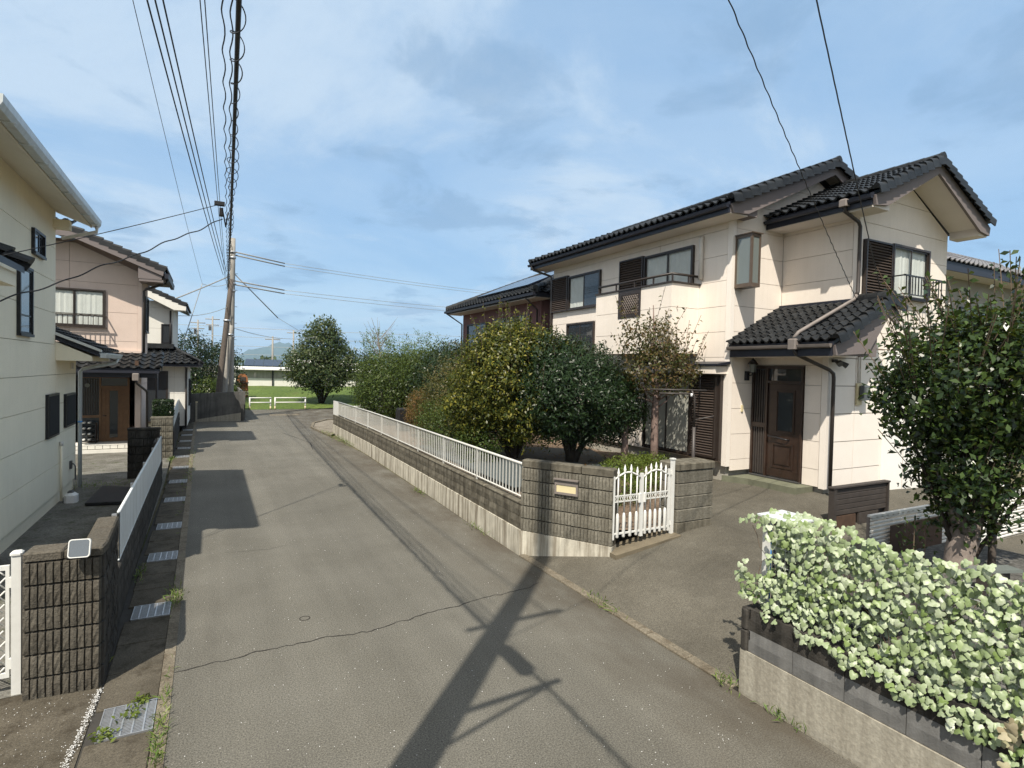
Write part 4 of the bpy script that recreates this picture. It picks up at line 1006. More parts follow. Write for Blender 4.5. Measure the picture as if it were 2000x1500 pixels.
# clipped gable: side slopes and a small front hip
kr = MB()
kr.prism([(-1.32, 20.85, 5.68), (-3.7, 20.85, 6.68), (-3.7, 20.85, 6.80), (-1.32, 20.85, 5.80)], (0, 3.05, 0))
kr.prism([(-3.701, 21.9, 6.70), (-5.0, 22.8, 7.24), (-5.0, 22.8, 7.34), (-3.701, 21.9, 6.82)], (0, 1.1, 0))
kr.poly([(-3.7, 20.85, 6.80), (-3.7, 23.9, 6.80), (-5.0, 23.9, 7.34), (-5.0, 22.4, 7.34)]); kr.poly([(-3.7, 20.85, 6.80), (-5.0, 22.4, 7.34), (-8.5, 22.4, 7.34), (-8.5, 20.85, 6.80)])
kr = kr.obj('roof', 'fascia_dark', K)
VK = (-2.38, 0, 1.0)
jn = MB(); tiles(kr, (-1.28, 23.9, 5.80), (0, -1, 0), VK, 11, 10, 0.275, 0.25, joined=jn)
tiles(kr, (-8.4, 20.82, 6.80), (1, 0, 0), (0, 1.55, 0.54), 17, 6, 0.275, 0.25, joined=jn)
jn.obj('roof_tiles', 'tile_joined', kr, kind='stuff')
verge(kr, (-1.30, 20.85, 5.81), VK, (0, -1, 0), 10, 0.255)
B('hip_fascia', 'barge', K, -8.4, -3.7, 20.80, 20.84, 6.56, 6.78)
MB().prism([(-1.36, 20.8, 5.62), (-3.7, 20.8, 6.56), (-3.7, 20.8, 6.78), (-1.34, 20.8, 5.78)], (0, 0.04, 0)).obj('barge_board', 'barge', K)
MB().box(-2.0, -1.36, 20.86, 21.58, 5.42, 5.50).prism([(-1.40, 20.85, 5.5), (-2.02, 20.85, 5.5), (-2.02, 20.85, 5.90), (-1.40, 20.85, 5.66)], (0, 0.7, 0)).obj('eave_box', 'barge', K)
MB().prism([(-1.36, 21.6, 5.62), (-2.0, 21.6, 5.62), (-2.0, 21.6, 5.66), (-1.36, 21.6, 5.66)], (0, 2.25, 0)).obj('soffit', 'barge', K)
MB().prism([(-1.32, 20.8, 5.55), (-1.22, 20.8, 5.55), (-1.20, 20.8, 5.70), (-1.32, 20.8, 5.70)], (0, 3.1, 0)).obj('eave_gutter', 'fascia_dark', K)
T('downspout', 'pipe_brown', K, [(-1.27, 21.3, 5.55), (-1.3, 21.3, 5.45), (-1.86, 21.5, 5.25), (-1.92, 21.5, 5.18), (-1.92, 21.5, 3.2)], 0.04, 8)
window(K, fK, -4.5, -2.94, 3.96, 5.12, 2, sub=4.35, swap=('glass_see', 'glass_see'))
kl = MB().box(-4.55, -2.9, 21.30, 21.33, 4.28, 4.31).box(-4.55, -2.9, 21.30, 21.33, 3.93, 3.96).box(-2.93, -2.9, 21.331, 21.6, 4.28, 4.31).box(-2.93, -2.9, 21.331, 21.6, 3.93, 3.96).obj('window_rail', 'frame_brown', K)
bm2 = MB().box(-0.008, 0.008, 21.305, 21.325, 3.96, 4.28).mesh('bar', 'frame_brown')
for i in range(13): place('bar', bm2, kl, (-4.46 + i * 0.125, 0, 0))
window(K, fKs, 22.3, 23.3, 3.9, 5.1, 2, 'frame_black', 'glass_dark', None)
# porch roof
kp = MB().prism([(-4.6, 20.72, 2.62), (-1.42, 20.72, 2.62), (-1.42, 21.59, 3.10), (-4.6, 21.59, 3.10)], (0, 0, 0.08)).obj('porch_roof', 'fascia_dark', K)
tiles(kp, (-4.55, 20.70, 2.69), (1, 0, 0), (0, 0.87, 0.48), 12, 4, 0.26, 0.245)
verge(kp, (-1.42, 20.72, 2.70), (0, 0.87, 0.48), (1, 0, 0), 4, 0.245)
B('flashing', 'wall_pink', kp, -4.6, -1.98, 21.5, 21.58, 3.19, 3.26)
MB().prism([(-4.6, 20.62, 2.64), (-1.44, 20.62, 2.64), (-1.44, 20.62, 2.56), (-4.6, 20.62, 2.56)], (0, 0.09, 0)).obj('eave_gutter', 'fascia_dark', K)
B('porch_beam', 'fascia_dark', K, -4.6, -1.5, 20.76, 20.86, 2.42, 2.60)
B('porch_ceiling', 'fascia_dark', K, -4.6, XK, 20.87, 22.5, 2.66, 2.70)
MB().bbox(-2.13, -1.95, 20.55, 20.70, 2.34, 2.56, 0.02).obj('rain_hopper', 'pipe_grey', K)
B('tile_patch', 'rust', K, -2.08, -1.98, 20.72, 20.98, 2.80, 2.95)
T('downspout', 'pipe_brown', K, [(-2.04, 20.62, 2.34), (-2.02, 20.66, 2.25), (-1.84, 21.5, 1.98), (-1.82, 21.54, 1.9), (-1.82, 21.54, 0.1)], 0.038, 8)
T('downspout', 'pipe_brown', K, [(-1.60, 22.1, 2.6), (-1.60, 22.1, 0.1)], 0.038, 8)
fE = Face('Y', 22.55, -1)
en = MB(); fE.box(en, -3.75, -2.4, 2.36, 2.42, 0.0, 0.06); fE.box(en, -3.75, -3.70, 0.28, 2.36, 0.0, 0.06); fE.box(en, -2.46, -2.4, 0.28, 2.36, 0.0, 0.06); fE.box(en, -3.22, -3.17, 0.28, 2.36, 0.0, 0.06); fE.box(en, -3.17, -2.46, 2.05, 2.10, 0.0, 0.06)
en = en.obj('entrance', 'door_tan', K)
fE.B('transom_pane', 'glass_dark', en, -3.17, -2.46, 2.10, 2.36, 0.0, 0.02)
dl = MB(); fE.box(dl, -3.17, -2.46, 0.28, 2.05, 0.0, 0.03)
for a in (-3.08, -2.99, -2.70, -2.61): fE.box(dl, a, a + 0.03, 0.38, 1.96, 0.0302, 0.045)
dl = dl.obj('door', 'door_tan', en); fE.B('pane', 'glass_dark', dl, -2.94, -2.72, 0.40, 1.94, 0.0302, 0.04)
T('handle', 'frame_black', dl, [fE.pt(-3.12, 1.12, 0.03), fE.pt(-3.12, 1.12, 0.08), fE.pt(-3.02, 1.12, 0.08)], 0.012, 6)
fE.B('side_panel', 'glass_dark', en, -3.70, -3.22, 0.28, 2.36, 0.0, 0.02)
sm3 = MB(); fE.box(sm3, -0.012, 0.012, 1.15, 2.34, 0.0205, 0.045); sm3 = sm3.mesh('slat', 'wood_dark')
for i in range(7): place('slat', sm3, en, (-3.66 + i * 0.066, 0, 0))
fE.B('mid_rail', 'door_tan', en, -3.70, -3.22, 1.06, 1.14, 0.0205, 0.05)
MB().tube([(-3.52, 22.5, 2.12), (-3.52, 22.42, 2.12)], 0.07, 10).obj('porch_lamp', 'glass_frost', K)
st = MB().box(-4.6, -2.28, 21.75, 22.54, 0.0, 0.24).obj('doorstep', 'mortar_dark', K)
tm = MB().bbox(-0.092, 0.092, -0.006, 0.006, 0.0, 0.10, 0.004).mesh('tile', 'wall_offwhite')
for i in range(12): place('tile', tm, st, (-4.48 + i * 0.195, 21.742, 0.13))
B('step_edge', 'wall_offwhite', st, -4.6, -2.28, 21.70, 21.80, 0.0, 0.11)
B('step_top', 'wall_offwhite', st, -4.6, -2.28, 21.74, 22.54, 0.241, 0.262)
# a stand of slippers in the porch
ss = thing('shoe_stand', (-3.45, 22.2, 0.262), 'small black stand with pale slippers by the pink house door', 'shoe stand')
for q in (-3.66, -3.26): B('side', 'frame_black', ss, q - 0.01, q + 0.01, 22.1, 22.36, 0.262, 0.92)
for z_ in (0.36, 0.54, 0.72, 0.90):
    B('shelf', 'frame_black', ss, -3.65, -3.27, 22.1, 22.36, z_, z_ + 0.015)
    for q in (-3.56, -3.42): MB().bbox(q - 0.035, q + 0.035, 22.06, 22.26, z_ + 0.016, z_ + 0.06, 0.012).obj('slipper', 'wall_offwhite', ss)

# ------------------------------------------------------------------ white house, third on the left
Wt = thing('house', (-3.5, 31, 0.0), 'white house with hipped lower roof and rooftop solar panel beyond the pink house', 'house')
fV = Face('Y', 28.0, -1)
vw = MB().box(-6.0, -1.53, 29.03, 33.0, 0.2, 5.6).box(-6.0, -0.93, 28.03, 31.6, 0.2, 2.85).obj('wall', 'joint_offwhite', Wt)
panels(vw, Face('Y', 29.0, -1), [-6.0, -1.5], [2.9, 3.5, 4.4, 5.3, 5.6], 'wall_offwhite'); panels(vw, Face('X', -1.5, 1), [29.0, 33.0], [2.9, 3.8, 4.7, 5.6], 'wall_offwhite')
panels(vw, fV, [-2.6, -1.4, -0.9], [0.2, 0.9, 1.6, 2.3, 2.85], 'wall_offwhite'); panels(vw, Face('X', -0.9, 1), [28.0, 31.6], [0.2, 0.9, 1.6, 2.3, 2.85], 'wall_offwhite')
vr = MB().prism([(-1.0, 28.5, 5.32), (-3.2, 28.5, 6.3), (-3.2, 28.5, 6.4), (-1.0, 28.5, 5.42)], (0, 5, 0)).prism([(-3.201, 28.5, 6.3), (-5.4, 28.5, 5.32), (-5.4, 28.5, 5.42), (-3.201, 28.5, 6.4)], (0, 5, 0)).obj('roof', 'fascia_dark', Wt)
jn = MB(); tiles(vr, (-0.97, 33.5, 5.42), (0, -1, 0), (-2.2, 0, 0.98), 18, 9, 0.275, 0.26, joined=jn); verge(vr, (-1.0, 28.5, 5.43), (-2.2, 0, 0.98), (0, -1, 0), 9, 0.262, joined=jn); jn.obj('roof_tiles', 'tile_joined', vr, kind='stuff')
MB().prism([(-1.0, 28.45, 5.2), (-1.45, 28.45, 5.2), (-3.2, 28.45, 6.1), (-3.2, 28.45, 6.32), (-1.0, 28.45, 5.38)], (0, 0.06, 0)).obj('barge_board', 'wall_offwhite', Wt)
B('eave_box', 'wall_offwhite', Wt, -1.5, -1.02, 28.52, 29.0, 5.18, 5.31)
sp_ = MB().prism([(-1.45, 29.0, 5.74), (-2.6, 29.0, 6.25), (-2.6, 32.4, 6.25), (-1.45, 32.4, 5.74)], (0, 0, 0.05)).obj('solar_panel', 'solar', Wt)
v2 = MB(); e2 = 2.86
v2.poly([(-0.35, 27.4, e2), (-0.35, 32.2, e2), (-1.5, 31.0, 3.5), (-1.5, 28.6, 3.5)]); v2.poly([(-6, 27.4, e2), (-0.35, 27.4, e2), (-1.5, 28.6, 3.5), (-6, 28.6, 3.5)])
v2.box(-6, -0.36, 27.42, 32.1, e2 - 0.1, e2 - 0.01); v2 = v2.obj('lower_roof', 'fascia_dark', Wt)
jn = MB(); tiles(v2, (-5.5, 27.38, e2 + 0.01), (1, 0, 0), (0, 1.2, 0.64), 19, 5, 0.26, 0.25, joined=jn, pick=lambda i, j: (i * 0.26 - 5.5) < -0.35 - j * 0.27)
tiles(v2, (-0.33, 32.1, e2 + 0.01), (0, -1, 0), (-1.15, 0, 0.64), 18, 5, 0.26, 0.25, joined=jn, pick=lambda i, j: 32.1 - i * 0.26 > 27.4 + j * 0.27)
ridge(v2, (-0.38, 27.45, e2 + 0.1), (-1.5, 28.6, 3.58), 6, r=0.08, joined=jn); jn.obj('roof_tiles', 'tile_joined', v2, kind='stuff')
B('small_roof', 'tile_joined', Wt, -2.6, -1.45, 28.2, 28.95, 3.52, 3.72); B('soffit', 'soffit', Wt, -6, -0.4, 27.45, 28.0, 2.74, 2.755)
window(Wt, Face('Y', 28.0, -1), -2.5, -1.62, 0.35, 2.55, 1, 'frame_brown', 'glass_dark', None, name='door')
window(Wt, Face('Y', 29.0, -1), -1.95, -1.55, 3.75, 4.6, 1, 'frame_black', 'glass_dark', None); window(Wt, Face('X', -0.9, 1), 29.0, 30.4, 1.0, 2.2, 2, 'frame_black', 'glass_dark', None)
T('downspout', 'pipe_brown', Wt, [(-0.95, 27.95, 2.75), (-0.95, 27.95, 0.1)], 0.04, 8); T('downspout', 'pipe_brown', Wt, [(-1.6, 28.9, 5.2), (-1.6, 28.93, 3.6)], 0.035, 8)

# ------------------------------------------------------------------ brown-red house behind the garden, grey-roofed house on the right
Q = thing('house', (13.5, 20.0, 0.0), 'dark red-brown house with solar panels on black tile roof, behind the garden trees', 'house')
fQ = Face('X', 10.15, -1)
qw = MB().box(10.15 + C1, 17, 16.9, 23.8, 0.5, 5.5).obj('wall', 'wall_maroon', Q)
panels(qw, fQ, [16.88, 19.3, 21.5, 23.8], [0.5, 2.0, 3.2, 4.45, 5.5], 'wall_maroon')
panels(qw, Face('Y', 16.88, -1), [10.18, 12.5, 17], [0.5, 2, 3.2, 4.45, 5.5], 'wall_maroon')
zq = 5.55; q4 = MB()
q4.poly([(9.5, 16.2, zq), (9.5, 24.3, zq), (13.3, 22.3, 7.2), (13.3, 19.2, 7.2)][::-1]); q4.poly([(9.5, 16.2, zq), (13.3, 19.2, 7.2), (17.2, 16.2, zq)][::-1]); q4.poly([(17.2, 16.2, zq), (13.3, 19.2, 7.2), (13.3, 22.3, 7.2), (17.2, 24.3, zq)][::-1]); q4.poly([(9.5, 24.3, zq), (17.2, 24.3, zq), (13.3, 22.3, 7.2)][::-1])
q4.box(9.52, 17.18, 16.22, 24.28, zq - 0.14, zq - 0.01); q4 = q4.obj('roof', 'fascia_dark', Q)
jn = MB(); tiles(q4, (9.46, 24.3, zq), (0, -1, 0), (3.8, 0, 1.65), 30, 16, 0.27, 0.26, joined=jn, pick=lambda i, j: 16.2 + j * 0.19 < 24.3 - i * 0.27 < 24.3 - j * 0.12)
tiles(q4, (9.5, 16.16, zq), (1, 0, 0), (0, 3.0, 1.65), 28, 13, 0.27, 0.26, joined=jn, pick=lambda i, j: 9.5 + j * 0.30 < 9.5 + i * 0.27 < 17.2 - j * 0.30)
ridge(q4, (9.5, 16.2, zq + 0.12), (13.3, 19.2, 7.32), 16, r=0.1, joined=jn); ridge(q4, (9.5, 24.3, zq + 0.12), (13.3, 22.3, 7.32), 16, r=0.1, joined=jn); ridge(q4, (13.3, 19.2, 7.3), (13.3, 22.3, 7.3), 10, joined=jn)
jn.obj('roof_tiles', 'tile_joined', q4, kind='stuff')
for k_ in range(4):
    ya = 18.2 + k_ * 1.15
    MB().prism([(10.35, ya, 6.06), (12.6, ya, 7.04), (12.6, ya + 1.1, 7.04), (10.35, ya + 1.1, 6.06)], (-0.02, 0, 0.05)).obj('solar_panel', 'solar', Q)
B('soffit', 'soffit', Q, 9.55, 10.2, 16.3, 24.2, zq - 0.17, zq - 0.145)
MB().prism([(9.40, 16.2, zq - 0.02), (9.41, 16.2, zq - 0.11), (9.5, 16.2, zq - 0.11), (9.5, 16.2, zq - 0.02)], (0, 8.1, 0)).obj('eave_gutter', 'fascia_dark', Q)
window(Q, fQ, 17.6, 20.6, 3.5, 4.95, 3, 'frame_black', 'glass_dark', None); window(Q, fQ, 21.2, 23.2, 3.6, 4.9, 2, 'frame_black', 'glass_dark', None)
T('downspout', 'pipe_brown', Q, [(9.48, 16.9, zq - 0.1), (10.05, 17.0, zq - 0.5), (10.08, 17.0, 1)], 0.035, 6); T('downspout', 'pipe_brown', Q, [(9.48, 24.2, zq - 0.1), (10.05, 23.7, zq - 0.6), (10.08, 23.7, 1)], 0.035, 6)

G = thing('house', (24, 12.5, 0.2), 'grey-tiled house half hidden behind the camellia at the far side', 'house')
gw = MB().box(17.6, 32, 9.3, 16, 0.2, 6.3).obj('wall', 'wall_grey', G)
gr_ = MB().prism([(16.8, 8.6, 6.32), (16.8, 12.6, 8.15), (16.8, 12.6, 8.25), (16.8, 8.6, 6.42)], (16, 0, 0)).prism([(16.8, 12.601, 8.15), (16.8, 16.6, 6.32), (16.8, 16.6, 6.42), (16.8, 12.601, 8.25)], (16, 0, 0)).obj('roof', 'fascia_dark', G)
jn = MB(); tiles(gr_, (16.8, 8.56, 6.42), (1, 0, 0), (0, 4, 1.83), 56, 17, 0.28, 0.255, joined=jn); ridge(gr_, (16.8, 12.6, 8.33), (32.8, 12.6, 8.33), 50, m='tile_grey', joined=jn); jn.obj('roof_tiles', 'tile_grey', gr_, kind='stuff')
window(G, Face('Y', 9.3, -1), 18.6, 20.2, 4.1, 5.3, 2, 'frame_black', 'glass_dark', None); window(G, Face('Y', 9.3, -1), 21.4, 23.6, 3.9, 5.3, 2, 'frame_black', 'glass_frost', None)
B('fascia', 'fascia_dark', G, 16.85, 32.7, 8.58, 8.62, 6.15, 6.32); B('eave', 'soffit', G, 16.9, 32.6, 8.63, 9.29, 6.18, 6.21)

# ------------------------------------------------------------------ block walls
def split_block(w=0.394, h=0.186, d=0.12, ribs=6, seed=0, groove=0.018, m='block_split', rough=0.006):
    """block with a ribbed split face; local x along the wall, -y outward, z up from 0"""
    rr = random.Random(seed); mb = MB()
    mb.box(-w / 2, w / 2, 0.0, d, 0, h)
    rw = w / ribs
    for i in range(ribs):
        x0_, x1_ = -w / 2 + i * rw + 0.006, -w / 2 + (i + 1) * rw - 0.006
        nz = 3; base = len(mb.v)
        for k_ in range(nz + 1):
            z_ = 0.004 + (h - 0.008) * k_ / nz
            for x_ in (x0_, (x0_ + x1_) / 2, x1_):
                e = k_ in (0, nz)
                mb.v.append((x_, -groove * (0.75 if e else 1.0) + rr.uniform(-rough, rough), z_))
            
        for k_ in range(nz):
            for q in range(2):
                a = base + k_ * 3 + q; mb.f.append((a, a + 1, a + 4, a + 3))
        b0 = len(mb.v)
        for k_ in range(nz + 1):
            z_ = 0.004 + (h - 0.008) * k_ / nz
            mb.v += [(x0_, 0.001, z_), (x1_, 0.001, z_)]
        for k_ in range(nz):
            mb.f.append((base + k_ * 3, base + k_ * 3 + 3, b0 + k_ * 2 + 2, b0 + k_ * 2)); mb.f.append((base + k_ * 3 + 2, b0 + k_ * 2 + 1, b0 + k_ * 2 + 3, base + k_ * 3 + 5))
        mb.f.append((base, b0, b0 + 1, base + 2, base + 1)); t_ = base + nz * 3; mb.f.append((t_, t_ + 1, t_ + 2, b0 + nz * 2 + 1, b0 + nz * 2))
    return mb.mesh('block', m)
def plain_block(w, h, d, seed, m, rough=0.004):
    rr = random.Random(seed); mb = MB(); b = 0.008
    nx, nz = 4, 2; base = 0
    mb.box(-w / 2, w / 2, 0.002, d, 0, h)
    n0 = len(mb.v)
    for k_ in range(nz + 1):
        for i in range(nx + 1):
            e = (i in (0, nx)) or (k_ in (0, nz))
            mb.v.append((-w / 2 + w * i / nx, 0.0 if e else -0.010 + rr.uniform(-rough, rough), h * k_ / nz))
    for k_ in range(nz):
        for i in range(nx):
            a = n0 + k_ * (nx + 1) + i; mb.f.append((a, a + 1, a + nx + 2, a + nx + 1))
    return mb.mesh('block', m)
def wall_run(parent, P0, P1, z0, courses, meshes, bl=0.4, bh=0.2, off=0.0, stagger=True, core='mortar_dark', depth=0.12, skip=None):
    """courses of blocks from P0 to P1 (outward face on the right-hand side when walking P0->P1 reversed)"""
    P0, P1 = Vector((*P0, 0)), Vector((*P1, 0)); d = P1 - P0; ln = d.length; d.normalize()
    ang = math.atan2(d.y, d.x)
    mw = max(v.co.x for v in meshes[0].vertices) * 2
    for c in range(courses):
        s = (-bl / 2 if (stagger and c % 2) else 0.0) + off
        while s < ln - 0.01:
            a, b = max(s, 0), min(s + bl, ln)
            if b - a > 0.04:
                P = P0 + d * ((a + b) / 2); sc = (b - a - 0.006) / mw
                mt = Matrix.Translation((P.x, P.y, z0 + c * bh + 0.003)) @ Matrix.Rotation(ang, 4, 'Z') @ Matrix.Diagonal((sc, 1, 1, 1))
                place('block', random.choice(meshes), parent, mtx=mt)
            s += bl
def coping(parent, P0, P1, z, h, w, m, over=0.015, bl=0.6, name='coping_stone'):
    P0, P1 = Vector((*P0, 0)), Vector((*P1, 0)); d = P1 - P0; ln = d.length; d.normalize(); ang = math.atan2(d.y, d.x)
    n = max(1, round(ln / bl)); l = ln / n
    me = MB().bbox(-l / 2 + 0.003, l / 2 - 0.003, -over, w + over, 0, h, 0.014).mesh(name, m)
    for i in range(n):
        P = P0 + d * (l * (i + 0.5)); place(name, me, parent, mtx=Matrix.Translation((P.x, P.y, z)) @ Matrix.Rotation(ang, 4, 'Z'))
def strip(mb, P0, P1, w, z0, z1, o=0.0):
    P0, P1 = Vector((*P0, 0)), Vector((*P1, 0)); d = (P1 - P0).normalized(); n = Vector((-d.y, d.x, 0))
    a, b, c, e = P0 + n * o, P1 + n * o, P1 + n * (w + o), P0 + n * (w + o)
    mb.prism([(p.x, p.y, z0) for p in (a, b, c, e)], (0, 0, z1 - z0)); return mb
SB = [split_block(seed=i, ribs=7, groove=0.019, rough=0.005) for i in range(4)]
SBB = [split_block(w=0.27, ribs=5, seed=10 + i, m='block_brown', rough=0.005, groove=0.022) for i in range(5)]
SBD = [split_block(seed=20 + i, m='block_dark', ribs=4) for i in range(3)]
PBM = [plain_block(0.394, 0.194, 0.12, 30 + i, 'block_mossy') for i in range(3)]
PBD = [plain_block(0.394, 0.194, 0.12, 40 + i, 'block_dark') for i in range(3)]
PBB = [plain_block(0.394, 0.194, 0.12, 50 + i, 'block_bluegrey', 0.002) for i in range(3)]
PBS = [plain_block(0.41, 0.194, 0.2, 60 + i, 'block_split', 0.006) for i in range(3)]
# roadside wall of the garden (walk from far to near keeps the outward face to the lane)
RWp = [(4.70, 25.3), (4.66, 19.0), (4.50, 13.0), (4.33, 7.66)]
rwall = thing('garden_wall', (4.5, 15, 0.0), 'long low mossy block wall with pale footing along the lane, carrying the white railing', 'wall')
f_ = MB()
for a, b in zip(RWp, RWp[1:]): strip(f_, a, b, 0.22, -0.05, 0.375, 0.0)
f_.obj('footing', 'footing', rwall)
ln_tot = 0
for a, b in zip(RWp, RWp[1:]):
    A, Bv = Vector((*a, 0)), Vector((*b, 0)); d = (Bv - A).normalized(); n = Vector((-d.y, d.x, 0)) * 0.022
    wall_run(rwall, (A + n)[:2], (Bv + n)[:2], 0.38, 2, PBM, stagger=True)
    c_m = MB(); strip(c_m, a, b, 0.10, 0.377, 0.77, 0.06); c_m.obj('core', 'mortar_dark', rwall)
    coping(rwall, (A + n)[:2], (Bv + n)[:2], 0.782, 0.03, 0.14, 'block_mossy', 0.012, 0.8)
# footing joints
for s in (0.18, 0.36, 0.55, 0.74, 0.9):
    pass
# railing on top
rail = thing('railing', (4.55, 15, 0.81), 'white metal baluster railing on the garden wall beside the lane', 'railing')
RL = [(5.25, 25.0), (4.98, 24.7), (4.93, 24.2), (4.80, 19.0), (4.60, 13.0), (4.44, 7.82)]
def rail_run(path, z0, z1, parent, step, solid_to=0.0):
    T('top_rail', 'white_rail', parent, [(x, y, z1) for x, y in path], 0.022, 8)
    T('bottom_rail', 'white_rail', parent, [(x, y, z0 + 0.07) for x, y in path], 0.016, 6)
    me = MB().box(-0.008, 0.008, -0.010, 0.010, z0 + 0.075, z1 - 0.01).mesh('baluster', 'white_rail')
    pm = MB().box(-0.016, 0.016, -0.018, 0.018, z0 - 0.02, z1 + 0.01).mesh('post', 'white_rail')
    s = 0.0; cnt = 0
    for (ax, ay), (bx_, by_) in zip(path, path[1:]):
        l = math.hypot(bx_ - ax, by_ - ay)
        while s < l:
            q = s / l; x, y_ = ax + (bx_ - ax) * q, ay + (by_ - ay) * q
            if cnt % 15 == 0: place('post', pm, parent, (x, y_, 0))
            else: place('baluster', me, parent, (x, y_, 0))
            cnt += 1; s += step
        s -= l
rail_run(RL[::-1][:4] + [(4.90, 23.4)] if False else [(4.44, 7.82), (4.60, 13.0), (4.75, 19.0), (4.76, 24.4)], 0.80, 1.40, rail, 0.127)
MB().prism([(4.76, 24.45, 0.80), (4.72, 25.3, 0.80), (4.72, 25.3, 1.41), (4.76, 24.45, 1.41)], (0.02, 0, 0)).obj('end_panel', 'white_paint', rail)
rail2 = thing('railing', (6.0, 24.9, 0.7), 'short white railing turning off the lane at the garden corner', 'railing')
rail_run([(5.0, 24.9), (6.0, 24.75), (7.4, 24.6)], 0.55, 1.18, rail2, 0.127)
# angled entrance wall with the nameplate
P0, P1 = (4.30, 7.66), (5.10, 6.37)
gwl = thing('entrance_wall', (4.7, 7.0, 0.0), 'ribbed split-face block wall with tan nameplate, turned toward the driveway mouth', 'wall')
f_ = MB(); strip(f_, P0, P1, 0.20, -0.05, 0.385, 0.0); f_.obj('footing', 'footing', gwl)
d_ = (Vector((*P1, 0)) - Vector((*P0, 0))).normalized(); n_ = Vector((-d_.y, d_.x, 0))
q0, q1 = (Vector((*P0, 0)) + n_ * 0.025)[:2], (Vector((*P1, 0)) + n_ * 0.025)[:2]
wall_run(gwl, q0, q1, 0.39, 5, SB, bl=0.38, stagger=False)
c_m = MB(); strip(c_m, P0, P1, 0.12, 0.386, 1.38, 0.07); c_m.obj('core', 'block_mossy', gwl)
coping(gwl, q0, q1, 1.395, 0.11, 0.16, 'block_mossy', 0.012, 0.5)
pm_ = (Vector((*q0, 0)) + Vector((*q1, 0))) / 2 + d_ * 0.03; ang_ = math.atan2(d_.y, d_.x)
np_ = thing('nameplate', (pm_.x, pm_.y, 1.05), 'blank tan nameplate in a grey frame on the ribbed block wall', 'nameplate')
M_ = Matrix.Translation((pm_.x, pm_.y, 1.05)) @ Matrix.Rotation(ang_, 4, 'Z')
fr_ = MB().box(-0.19, 0.19, -0.045, -0.02, 0.0, 0.035).box(-0.19, 0.19, -0.045, -0.02, 0.145, 0.22).box(-0.19, -0.16, -0.045, -0.02, 0.035, 0.145).box(0.16, 0.19, -0.045, -0.02, 0.035, 0.145).box(-0.20, 0.20, -0.075, -0.02, 0.2205, 0.24)
place('frame', fr_.mesh('frame', 'pipe_grey'), np_, mtx=M_); place('plate', MB().box(-0.16, 0.16, -0.036, -0.025, 0.035, 0.145).mesh('plate', 'plate_tan'), np_, mtx=M_)
# right gate pillar
pil = thing('gate_pillar', (6.7, 6.5, 0.45), 'square grey block pillar at the latch side of the white gate', 'pillar')
for c in range(5):
    hh = 0.2
    MB().bbox(6.315 + random.uniform(-.004, .004), 7.085, 6.33 + random.uniform(-.006, .004), 6.72, 0.42 + c * hh + 0.006, 0.42 + (c + 1) * hh - 0.006, 0.012).obj('block', 'block_mossy' if c in (0,) else 'block_split', pil)
MB().box(6.33, 7.07, 6.345, 6.705, 0.3, 1.42).obj('core', 'mortar_dark', pil)
MB().bbox(6.30, 7.11, 6.315, 6.735, 1.425, 1.53, 0.016).obj('coping_stone', 'block_mossy', pil)
sl = thing('gate_sill', (5.7, 6.4, 0.2), 'worn brown concrete sill under the white gate', 'sill')
MB().prism([(5.08, 6.24, 0.14), (6.31, 6.22, 0.29), (6.34, 6.62, 0.29), (5.10, 6.62, 0.14)], (0, 0, 0.17)).obj('slab', 'sill_brown', sl)
# white double gate
gt = thing('garden_gate', (5.7, 6.4, 0.5), 'white arched double picket gate between block wall and pillar', 'gate')
def spear(x, z1):
    return MB().tube([(x, 6.40, 0.50), (x, 6.40, 0.515), (x, 6.40, 0.80), (x, 6.40, 0.83), (x, 6.40, 0.86)], [0.02, 0.026, 0.026, 0.022, 0.012], 6).tube([(x, 6.40, 0.86), (x, 6.40, z1 - 0.13)], 0.012, 6).tube([(x, 6.40, z1 - 0.13), (x, 6.40, z1 - 0.115), (x, 6.40, z1 - 0.10), (x, 6.40, z1 - 0.07), (x, 6.40, z1 - 0.055), (x, 6.40, z1)], [0.012, 0.024, 0.012, 0.024, 0.016, 0.004], 6)
for (a0_, a1_, nn) in ((5.16, 5.63, 4), (5.69, 6.18, 5)):
    lf_ = MB().box(a0_, a1_, 6.39, 6.41, 0.55, 0.575).obj('leaf_frame', 'white_paint', gt)
    MB().box(a0_, a1_, 6.392, 6.408, 1.02, 1.035).box(a0_, a1_, 6.392, 6.408, 1.105, 1.12).obj('scroll_rail', 'white_paint', lf_)
    sc_ = MB(); k_ = 0; xx = a0_ + 0.02
    while xx < a1_ - 0.03:
        sc_.tube([(xx + 0.018 + 0.018 * math.cos(q) , 6.4, 1.07 + 0.03 * math.sin(q)) for q in [0.5 + i * 0.9 for i in range(6)]], 0.006, 4); xx += 0.042
    sc_.obj('scrollwork', 'white_paint', lf_)
    ar = []
    for i in range(13):
        q = i / 12; ar.append((a0_ + (a1_ - a0_) * q, 6.4, 1.36 + 0.09 * math.sin(math.pi * q)))
    T('arch', 'white_paint', lf_, ar, 0.014, 6)
    for i in range(nn):
        q = (i + 0.5) / nn; spear(a0_ + (a1_ - a0_) * q, 1.49 + 0.08 * math.sin(math.pi * q)).obj('picket', 'white_paint', lf_, True)
B('stile', 'white_paint', gt, 5.635, 5.685, 6.38, 6.42, 0.48, 1.42); B('stile', 'white_paint', gt, 6.185, 6.215, 6.385, 6.415, 0.50, 1.45); B('stile', 'white_paint', gt, 5.125, 5.155, 6.385, 6.415, 0.48, 1.40)
MB().bbox(5.59, 5.634, 6.365, 6.40, 0.99, 1.13, 0.008).bbox(5.686, 5.73, 6.365, 6.40, 0.99, 1.13, 0.008).obj('latch', 'white_paint', gt)
